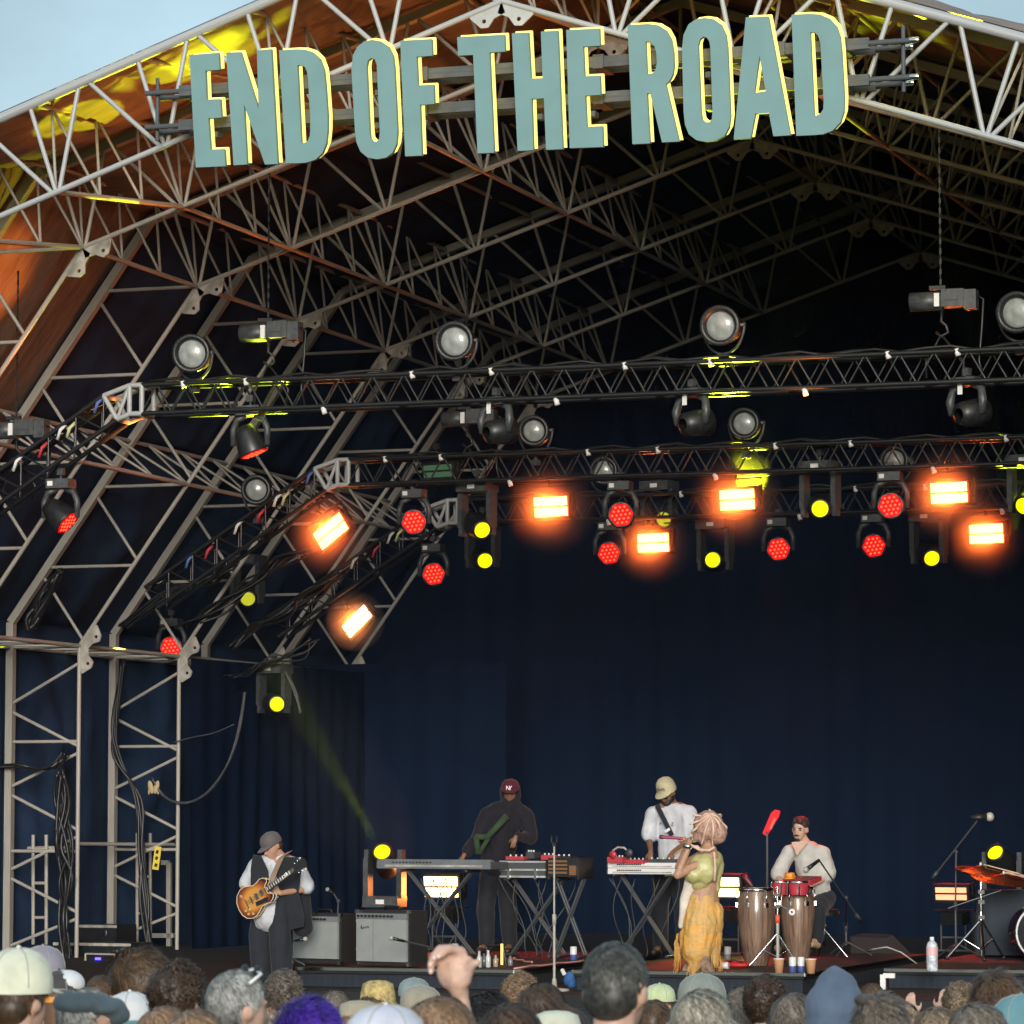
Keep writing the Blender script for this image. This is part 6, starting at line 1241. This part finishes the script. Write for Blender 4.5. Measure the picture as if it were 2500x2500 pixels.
def hair_mesh(kind, seed):
    key = (kind, seed)
    if key in HAIRM: return HAIRM[key]
    E = lambda x, y, z, a, b, c: ('e', HC + Vector((x, y, z)), (a, b, c)); base = [E(0, .018, .045, .082, .098, .080), E(0, .055, -.012, .076, .062, .072)]
    mb = MB(); rnd = random.Random(seed)
    if kind == 'short': v = vox('hair', base, .012, 3, [M_BLACK]); ribbons(mb, 2600, .035, seed, .007, mess=.3, lowback=-.075)
    elif kind == 'buzz': v = vox('hair', base, .012, 3, [M_BLACK]); ribbons(mb, 3600, .018, seed, .004, mess=.25, w_=.0028, lowback=-.075)
    elif kind == 'messy': v = vox('hair', base + [E(rnd.uniform(-.06, .06), rnd.uniform(-.04, .08), rnd.uniform(.07, .12), .035, .04, .025) for _ in range(8)], .012, 3, [M_BLACK]); ribbons(mb, 2600, .060, seed, .030, wave=.004, mess=.7, el=(.09, .108, .108), lowback=-.08)
    elif kind == 'curly':
        bl = []
        for i in range(150):
            a = rnd.uniform(0, 6.28); z = rnd.uniform(-.75, 1); rr = math.sqrt(1 - z * z); d = Vector((rr * math.cos(a), rr * math.sin(a), z)); p = Vector((d.x * .088, d.y * .104 + .018, d.z * .098 + .035))
            if p.z < -.06 or (p.y < -.02 and p.z < .05): continue
            r_ = rnd.uniform(.012, .021); bl.append(('e', HC + p, (r_, r_, r_)))
        v = vox('hair', base + bl, .0075, 1, [M_BLACK]); ribbons(mb, 1500, .04, seed, .018, curl=.010, mess=1.2, el=(.096, .112, .112), w_=.0028, lowback=-.07)
    elif kind == 'long':
        v = vox('hair', base + [('c', HC + Vector((0, .05, -.02)), HC + Vector((0, .075, -.22)), .085, .075), ('c', HC + Vector((-.06, .03, 0)), HC + Vector((-.075, .04, -.2)), .04, .03), ('c', HC + Vector((.06, .03, 0)), HC + Vector((.075, .04, -.2)), .04, .03)], .013, 3, [M_BLACK]); ribbons(mb, 2800, .26, seed, .012, wave=.006, mess=.15, w_=.0034, lowback=-.02, el=(.088, .106, .1))
    elif kind == 'bob': v = vox('hair', base + [E(0, .05, -.04, .095, .075, .085)], .012, 3, [M_BLACK]); ribbons(mb, 2800, .13, seed, .016, wave=.006, mess=.25, w_=.0034, el=(.094, .112, .106), lowback=-.03)
    elif kind == 'spiky': v = vox('hair', base + [E(0, .02, .02, .095, .10, .09)], .012, 2, [M_BLACK]); ribbons(mb, 4200, .055, seed, .030, mess=1.1, el=(.094, .108, .100), w_=.0032, lowback=-.08)
    elif kind == 'sides': v = vox('hair', [E(0, .06, -.02, .078, .058, .065)], .012, 2, [M_BLACK]); ribbons(mb, 1500, .045, seed, .012, mess=.4, lowback=-.085, el=(.084, .10, .09))
    if mb.v:
        n = len(v.vertices); mb2 = MB(); 
        mb2.v = [x.co.copy() for x in v.vertices]; mb2.f = [list(p.vertices) for p in v.polygons]; mb2.m = [0] * len(mb2.f); mb2.sm = [True] * len(mb2.f)
        for f in mb.f: mb2.f.append([i + n for i in f]); mb2.m.append(0); mb2.sm.append(True)
        mb2.v += mb.v; v = mb2.mesh('hair', M_BLACK, fix=False); ca = v.color_attributes.new('strand', 'FLOAT_COLOR', 'POINT'); sh_ = [.55] * n + mb.sh; ca.data.foreach_set('color', [c for x in sh_ for c in (x, x, x, 1)])
    HAIRM[key] = v; return v
def setmat(o, i, m): o.material_slots[i].link = 'OBJECT'; o.material_slots[i].material = m
G_CROWD = 'concert crowd seen from behind'
def crowd(x, ytop, D, label, hair=None, hm=None, seed=0, skin=SK_FAIR, top=None, yaw=0, tilt=0, hat=None, extra_top=0, kind='person'):
    p = atD(x, ytop, D); g_ = gz(p.y); s = (p.z - g_) / (1.765 + extra_top); s = max(.84, min(1.12, s))
    base = Vector((p.x, p.y, p.z - s * (1.765 + extra_top)))
    t = thing('person', label, 'person', base, (0, R(tilt), R(180 - 15 + yaw)), G_CROWD); t.scale = (s, s, s)
    b = link('body', BODY, t); setmat(b, 0, skin); setmat(b, 1, top or K_CHAR)
    if hair: h = link('hair', hair_mesh(hair, seed), t); setmat(h, 0, hm)
    if hat: hat(t)
    return t
H_BRN = hairmat('brown_hair', (.10, .060, .035)); H_DBR = hairmat('dark_curly_brown_hair', (.065, .038, .024)); H_GRY = hairmat('grey_hair', (.34, .34, .32), (.14, .14, .13)); H_DGR = hairmat('dark_ash_hair', (.085, .085, .075), (.03, .03, .028)); H_BLK = hairmat('near_black_hair', (.018, .016, .016)); H_GNG = hairmat('ginger_hair', (.40, .15, .05)); H_BLD = hairmat('dark_blond_hair', (.27, .20, .13), (.12, .085, .055)); H_PUR = hairmat('bright_purple_hair', (.07, .02, .38), (.02, .008, .12)); H_ASH = hairmat('ash_brown_hair', (.17, .14, .11), (.07, .055, .045)); H_LBR = hairmat('light_brown_hair', (.30, .19, .11), (.14, .085, .05))
def captop(m, visor=None, back=True, r=.107, stripe=None, name='cap', hgt=1.0, tiltp=0):
    def f(t): cap(t, HC + Vector((0, .0, .01)), rotm(0 if back else 180, tiltp, 0), m, 1.0, brim=True, brim_dir=1, r=r, hgt=hgt, bm=visor, name=name); seams(t, r, hgt)
    return f
def seams(t, r, hgt):
    c = HC + Vector((0, .01, .045)); prof = [(.0, r * 1.02), (.03, r), (.06 * hgt, r * .9), (.085 * hgt, r * .65), (.098 * hgt, r * .3), (.101 * hgt, 0)]
    for k in range(3):
        a = math.pi * k / 3 + .5; d = Vector((math.cos(a), math.sin(a), 0)); pts = [c + d * rr + Vector((0, 0, h + .001)) for h, rr in prof] + [c - d * rr + Vector((0, 0, h + .001)) for h, rr in reversed(prof[:-1])]; MB().path(pts, .0018, 4).build('seam', M_SEAM, t)
M_SEAM = mat('stitching_grey', (.35, .35, .33), .8)
def brimhat(m, r=.17, crown_h=.11, droop=.03, band=None, name='sun_hat'):
    def f(t):
        c = HC + Vector((0, .01, .055)); n = 36; mb = MB(); prof = [(-droop, r), (-droop * .4, r * .82), (.0, .105), (.05, .100), (crown_h * .85, .088), (crown_h, .05), (crown_h + .004, 0)]; vs_ = []
        for h, rr in prof:
            for i in range(n): a = 2 * math.pi * i / n; wv = .012 * math.sin(3 * a) * (rr > .12); vs_.append(c + Vector((math.cos(a) * rr, math.sin(a) * rr, h + wv)))
        mb.add(vs_, [(j * n + i, j * n + (i + 1) % n, (j + 1) * n + (i + 1) % n, (j + 1) * n + i) for j in range(len(prof) - 1) for i in range(n)], 0, True); mb.build(name, m, t)
        if band: MB().lathe(c, [(.006, .1065), (.028, .1035)], 30).build('hat_band', band, t)
    return f
C_ = lambda n, c: cloth(n, c)
CREAM = C_('cream_cap_cloth', (.70, .71, .56)); MAUVE = C_('mauve_cap_cloth', (.30, .28, .33)); BLKC = C_('faded_black_cap', (.07, .065, .07)); SLATE = C_('slate_flat_cap', (.085, .115, .135)); WHTC = C_('white_cap', (.74, .75, .76)); LIME = C_('pale_lime_cap', (.58, .66, .38)); GREYB = C_('grey_green_beanie', (.26, .28, .25)); BLUEH = C_('denim_blue_hood', (.10, .135, .20)); LAV = C_('lavender_white_cap', (.62, .64, .74)); TAUP = C_('taupe_beanie', (.36, .32, .25)); STRAW = mat('golden_straw', (.58, .43, .17), .8, noise_s=30, noise_a=.4, bump=.4, bump_s=60); CANV = C_('beige_canvas', (.42, .37, .27)); OLIV = C_('olive_shirt', (.22, .24, .12)); TEALC = C_('teal_knit', (.14, .30, .34)); NAVYS = C_('navy_shirt', (.04, .05, .14)); LGREY = C_('light_grey_shirt', (.42, .47, .52)); SLGC = C_('steel_grey_cap', (.25, .30, .31))

# nearest and largest first
t = crowd(1505, 2298, 9.7, 'man with short dark ash hair and both ears showing, largest head in the crowd', 'buzz', H_DGR, 1, top=K_CHAR, yaw=12); 
t = crowd(582, 2366, 11.6, 'grey-haired man with sunglasses pushed up on his head', 'short', H_GRY, 2, yaw=-20, top=LGREY)
sg = MB(); q0 = HC + Vector((0, -.02, .115)); sg.path([q0 + Vector((-.085, .03, -.03)), q0 + Vector((-.078, -.02, .0)), q0 + Vector((0, -.04, .012)), q0 + Vector((.078, -.02, .0)), q0 + Vector((.085, .03, -.03))], .006, 6); sg.build('sunglasses', M_WHITE, t)
for x in (-.04, .04): MB().sph(q0 + Vector((x, -.032, .010)), (.026, .008, .02), 10, 6).build('sunglass_lens', M_BLACK, t)
crowd(437, 2358, 13.2, 'person with tight dark brown curls between the tousled man and the grey-haired man', 'curly', H_DBR, 3, yaw=8, top=NAVYS)
crowd(347, 2316, 14.5, 'man with tousled brown hair turned to the right, ear showing', 'messy', H_BRN, 4, yaw=-50, top=K_CHAR)
crowd(50, 2328, 11.4, 'person in a cream cap worn forwards at the left edge', 'sides', H_BRN, 5, hat=captop(CREAM, r=.112, hgt=1.25), extra_top=.022, top=OLIV, skin=SK_FAIR)
crowd(108, 2312, 17.5, 'person in a mauve grey cap behind the cream cap', 'sides', H_DBR, 6, hat=captop(MAUVE, hgt=1.1), extra_top=.02)
def wy(t): captop(BLKC, mat('bright_yellow_visor', (.75, .42, .05), .6), r=.107)(t); MB().sph(HC + Vector((0, -.026, .085)), (.090, .080, .062), 20, 12).build('front_panel', WHTC, t)
crowd(150, 2366, 15.5, 'person in a black cap with white front panel and yellow visor', 'sides', H_DBR, 7, hat=wy, yaw=-60, extra_top=.02, top=OLIV)
crowd(18, 2432, 11.6, 'person with ginger hair at the bottom left corner', 'bob', H_GNG, 8, yaw=5)
def flatcap(t):
    me = vox('flat_cap', [('e', HC + Vector((0, .02, .075)), (.098, .112, .050)), ('e', HC + Vector((0, -.07, .06)), (.085, .07, .030)), ('c', HC + Vector((0, -.10, .04)), HC + Vector((0, -.13, .03)), .05, .03)], .01, 3, [SLATE]); wrinkle(me, .006, 14); link('flat_cap', me, t)
crowd(236, 2400, 12.6, 'grey-haired person in a slate blue flat cap', 'short', H_GRY, 9, hat=flatcap, yaw=-60, tilt=-6)
crowd(322, 2424, 14.0, 'person in a white cap with a teal strap at the back', 'sides', H_BLD, 10, hat=captop(WHTC, hgt=1.1), yaw=-30, extra_top=.02)
MB().lathe(HC + Vector((0, .01, .035)), [(-.012, .110), (.004, .110)], 30).build('teal_strap', TEALC, C.objects[-1].parent or t)
crowd(405, 2462, 11.8, 'person with light brown hair at the bottom edge left of the grey-haired man', 'bob', H_LBR, 11)
crowd(694, 2376, 20, 'person with short grey-brown curls left of the purple hair', 'curly', H_ASH, 12)
crowd(668, 2440, 20, 'balding person low between the grey-haired man and the purple hair', 'sides', H_ASH, 13, skin=SK_TAN)
crowd(757, 2440, 11.2, 'person with spiky bright purple hair', 'spiky', H_PUR, 14, top=NAVYS)
crowd(925, 2392, 19.5, 'person in a golden straw sun hat', 'bob', H_BRN, 15, hat=brimhat(STRAW, .15, .12, .03), extra_top=.05)
crowd(880, 2436, 15.5, 'person in a beige canvas sun hat in front of the straw hat', 'bob', H_LBR, 16, hat=brimhat(CANV, .15, .10, .035), extra_top=.04)
crowd(945, 2458, 9.2, 'person in a large lavender white cap at the bottom edge', 'sides', H_BRN, 17, hat=captop(LAV, r=.115, hgt=1.1), extra_top=.02, yaw=10)
crowd(1013, 2386, 24, 'person in a small steel grey cap left of the raised hand', 'sides', H_GRY, 18, hat=captop(SLGC), extra_top=.02)
crowd(1030, 2404, 18, 'person in a taupe beanie just left of the raised hand', 'sides', H_GRY, 19, hat=captop(TAUP, r=.108, hgt=1.0), extra_top=.02)
crowd(1078, 2438, 10.0, 'person with wavy dark blond hair below the raised wrist', 'bob', H_LBR, 20, yaw=-20)
crowd(1195, 2430, 14.5, 'person with short black hair and glasses turned to the right', 'messy', H_BLK, 21, yaw=-55, top=WHTC)
gl_ = C.objects[-1].parent; mb = MB(); mb.path([HC + Vector((x, -.10 + abs(x) * .3, .005)) for x in (-.08, -.06, -.03, 0, .03, .06, .08)], .005, 5); mb.path([HC + Vector((.08, -.08, .008)), HC + Vector((.085, .01, .012))], .004, 5); mb.path([HC + Vector((-.08, -.08, .008)), HC + Vector((-.085, .01, .012))], .004, 5); mb.build('glasses', M_BLACK, gl_)
crowd(1272, 2382, 21, 'person with curly light brown hair behind the dark-haired one', 'curly', H_LBR, 22)
crowd(1325, 2398, 13.8, 'person with straight dark brown hair left of the largest head', 'long', H_DBR, 23)
crowd(1362, 2454, 13.0, 'person in a cream woven hat with a patterned band', 'bob', H_BLK, 24, hat=brimhat(CREAM, .125, .10, .03, band=mat('woven_band', (.45, .35, .15), .8, noise_s=40, noise_a=.9, col2=(.7, .68, .5))), extra_top=.05)
crowd(1612, 2400, 24, 'person in a pale lime cap right of the largest head', 'sides', H_BRN, 25, hat=captop(LIME), extra_top=.02)
crowd(1716, 2378, 16.5, 'person in a grey green beanie in front of the singer', 'sides', H_BRN, 26, hat=captop(GREYB, r=.112, hgt=1.15), extra_top=.03, top=CREAM)
crowd(1716, 2420, 11.8, 'person with silvery dark blond hair below the grey green beanie', 'bob', hairmat('silver_blond_hair', (.36, .33, .27), (.15, .13, .10)), 27)
crowd(1815, 2406, 17.5, 'person with long ash brown hair right of the silvery blond one', 'long', H_ASH, 28)
crowd(1872, 2390, 17, 'person with dark curly hair in front of the paper cups', 'curly', H_DBR, 29)
crowd(1940, 2428, 15, 'person with wavy brown hair left of the blue hood', 'bob', H_ASH, 30)
def hood(t):
    me = vox('hood', [('e', HC + Vector((0, .03, .0)), (.118, .125, .135)), ('c', HC + Vector((0, .02, .08)), HC + Vector((0, .02, .145)), .085, .030), ('c', HC + Vector((0, .05, -.08)), HC + Vector((0, .06, -.2)), .115, .15)], .011, 3, [BLUEH]); wrinkle(me, .008, 12); link('hood', me, t)
crowd(2046, 2348, 13.8, 'person with a pointed denim blue hood up', 'short', H_ASH, 31, hat=hood, extra_top=.06, top=BLUEH)
crowd(2150, 2432, 12.5, 'person with windblown ash brown hair right of the blue hood', 'messy', H_ASH, 32)
crowd(2205, 2440, 16, 'balding person between the blue hood and the two small raised hands', 'sides', H_BLD, 33, skin=SK_FAIR)
crowd(2345, 2404, 22, 'person with small light curls right of the raised hands', 'curly', H_BLD, 34)
crowd(2436, 2376, 14.0, 'person with thick brown hair near the lower right corner', 'messy', H_BRN, 35)
crowd(2496, 2438, 13, 'person in a teal knitted hat at the right edge', 'sides', H_BLD, 36, hat=captop(TEALC, r=.115, hgt=1.2), extra_top=.02, top=TEALC)
crowd(525, 2456, 16, 'person with dark hair low behind the curly head', 'short', H_DBR, 37)
crowd(250, 2380, 21, 'person with brown hair far behind the flat cap', 'short', H_BRN, 38)
crowd(820, 2420, 23, 'person with wispy ash hair left of the straw hat', 'bob', H_ASH, 39)
crowd(1600, 2440, 17, 'person with dark hair between the largest head and the silvery blond one', 'short', H_BRN, 40)
crowd(2290, 2462, 14, 'person with blond hair at the bottom right of centre', 'bob', H_BLD, 41)

crowd(480, 2470, 11.0, 'person with sandy hair at the bottom edge under the curly and grey heads', 'bob', H_LBR, 42)
crowd(1250, 2455, 10.5, 'person with dark wavy hair at the bottom edge right of the glasses wearer', 'bob', H_DBR, 43)
crowd(1560, 2380, 26, 'far person with brown hair beside the largest head', 'short', H_BRN, 44)
crowd(2390, 2452, 11.5, 'person with grey brown hair at the bottom edge below the thick brown hair', 'bob', H_ASH, 45)
crowd(560, 2400, 25, 'far person with short dark hair behind the grey-haired man', 'short', H_DBR, 46)
crowd(2130, 2400, 24, 'far person with brown hair right of the blue hood', 'short', H_BRN, 47)
# the raised hand -------------------------------------------------------------
DR = 10.8
def P(x, y, dy=0.0, D=DR): v = atD(x, y, D); return v + Vector((0, dy, 0))
hw = P(1118, 2425, .02); base = Vector((hw.x + .03, hw.y - .22, gz(hw.y - .22))); 
up = []
up += [('c', P(1118, 2428, .02), P(1112, 2392, .0), .026, .034), ('e', P(1106, 2372, 0), (.052, .026, .058), rotm(0, 0, -8)), ('e', P(1124, 2388, -.008), (.034, .026, .042), rotm(0, 0, 30))]
for k, (bx, by, kx, ky, mx_, my, tx, ty, r) in enumerate(((1128, 2348, 1128, 2322, 1106, 2316, 1092, 2330, .0135), (1114, 2340, 1108, 2316, 1086, 2316, 1078, 2334, .0135), (1096, 2344, 1084, 2326, 1070, 2334, 1070, 2352, .0125), (1080, 2356, 1068, 2344, 1064, 2356, 1070, 2370, .0115))):
    z = .012 - k * .004; a, b, c, d = P(bx, by, .012), P(kx, ky, -.004), P(mx_, my, -.045), P(tx, ty, -.058)
    up += chain([a, b, c, d], [r * 1.15, r * 1.08, r, r * .88])
up += chain([P(1136, 2392, -.01), P(1150, 2368, -.02), P(1160, 2354, -.03), P(1176, 2348, -.035)], [.022, .0165, .0145, .011])
up += chain([P(1140, 2362, .0), P(1150, 2344, -.01)], [.015, .012])
up += chain([P(1118, 2428, .02), P(1126, 2500, .03), P(1134, 2580, .06)], [.024, .027, .034]) + chain([P(1134, 2580, .06), base + Vector((.16, 0, 1.10))], [.041, .05])
RPS = thing('person', 'person at the bottom edge raising a loosely curled bare hand high above the crowd', 'person', base, (0, 0, 0), G_CROWD); Lb = Vector(base)
up = [tuple([q[0]] + [(Vector(v) - Lb) if isinstance(v, Vector) and i < (2 if q[0] == 'c' else 1) else v for i, v in enumerate(q[1:])]) for q in up]
hH = Vector((0, 0, 1.30)); up += head_prims(hH, rotm(165)) + [('c', hH + Vector((0, -.02, -.06)), (0, 0, 1.16), .056, .06), ('c', (0, 0, 1.12), (0, 0, .92), .12, .15), ('c', (0, 0, 1.12), (.16, 0, 1.10), .07, .065)] + chain([Vector((-.08, 0, 1.12)), Vector((-.18, 0, 1.08)), Vector((-.24, 0, .9)), Vector((-.22, .1, .74))], [.07, .06, .045, .03])
for s in (-1, 1): up += chain([Vector((s * .08, 0, .92)), Vector((s * .1, 0, .5)), Vector((s * .11, 0, .08)), Vector((s * .12, .12, .04))], [.11, .075, .05, .045])
me = vox('body', up, .0075, 2, [mat('pinkish_skin', (.62, .40, .31), .5, spec=.4, noise_s=30, noise_a=.15, bump=.15, bump_s=70), K_CHAR])
for p in me.polygons:
    p.material_index = 0 if (p.center.z > 1.22 and abs(p.center.x) < .1 or p.center.z > 1.25) else 1
link('body', me, RPS)
hm_ = link('hair', hair_mesh('short', 2), RPS); hm_.rotation_euler = (0, 0, R(165)); hm_.location = (0, 0, 1.30 - 1.635); setmat(hm_, 0, H_BLK)
for k, (x, y) in enumerate(((1090, 2333), (1079, 2337), (1070, 2354), (1071, 2370))): MB(off=Lb).sph(P(x, y, -.068), (.007, .005, .008), 8, 6).build('fingernail', mat('nail', (.75, .52, .45), .3), RPS)
# two small hands further away
for i, (x, y, sgn, lab) in enumerate(((2232, 2450, 1, 'left one of two distant people holding small bare hands up near the lower right'), (2295, 2442, -1, 'right one of two distant people holding small bare hands up near the lower right'))):
    D_ = 23; w0 = atD(x, y + 32, D_); b0 = Vector((w0.x + sgn * .1, w0.y - .1, gz(w0.y)))
    t = thing('person', lab, 'person', b0, (0, 0, 0), G_CROWD); sp = []
    q0 = w0 - b0; hz_ = min(1.5, q0.z - .12)
    sp += hand_prims(q0, (sgn * -.25, 0, 1), (0, 1, 0), 1.0, curl=.35, thumb=sgn) + chain([q0, q0 + Vector((sgn * .05, -.03, -.22)), Vector((sgn * .12, 0, hz_ - .2))], [.028, .04, .055])
    hh = Vector((sgn * .02, 0, hz_)); sp += head_prims(hh, rotm(180)) + [('c', hh, (0, 0, hz_ - .25), .055, .08), ('c', (0, 0, hz_ - .27), (0, 0, .8), .15, .15)]
    for s in (-1, 1): sp += chain([Vector((s * .08, 0, .8)), Vector((s * .1, 0, .4)), Vector((s * .11, 0, .06))], [.10, .07, .05])
    me = vox('body', sp, .012, 2, [SK_FAIR, K_CHAR]); 
    for p in me.polygons: p.material_index = 0 if p.center.z > hz_ - .17 else 1
    link('body', me, t); h_ = link('hair', hair_mesh('short', 37 if i else 40), t); h_.rotation_euler = (0, 0, R(180)); h_.location = hh - HC; setmat(h_, 0, H_LBR)
# beer cup held up at the left
cp0 = atD(134, 2470, 13.5); bc = thing('beer_cup', 'brown beer cup with an orange band held up between the cream cap and flat cap', 'cup', cp0)
MB().lathe((0, 0, -.09), [(0, .036), (.17, .046)], 20).build('cup_wall', mat('amber_brown_plastic', (.16, .09, .06), .25, coat=.6), bc); MB().lathe((0, 0, .035), [(0, .0455), (.02, .0465)], 20).build('orange_band', mat('orange_band', (.75, .30, .04), .5), bc); MB().lathe((0, 0, .08), [(0, .0455), (.001, .03), (.002, 0)], 20).build('foam', mat('beer_foam', (.6, .5, .4), .7), bc)
ha = thing('person', 'person hidden behind the flat cap holding the brown beer cup', 'person', Vector((cp0.x + .25, cp0.y - .05, gz(cp0.y))), (0, 0, 0), G_CROWD); q0 = cp0 + Vector((.02, .03, -.10)) - Vector(ha.location)
sp = hand_prims(q0, (-.5, .3, .6), (-.5, -.8, 0), 1, curl=1.1) + chain([q0, Vector((.1, 0, 1.0)), Vector((.05, 0, 1.08))], [.028, .04, .06]) + head_prims((.05, 0, 1.30), rotm(180)) + [('c', (.05, 0, 1.25), (.05, 0, .7), .09, .15), ('c', (.05, 0, .8), (.05, 0, .05), .14, .1)]
link('body', vox('body', sp, .014, 2, [SK_TAN]), ha); h_ = link('hair', hair_mesh('short', 37), ha); h_.rotation_euler = (0, 0, R(180)); h_.location = Vector((.05, 0, 1.30)) - HC; setmat(h_, 0, H_BRN)
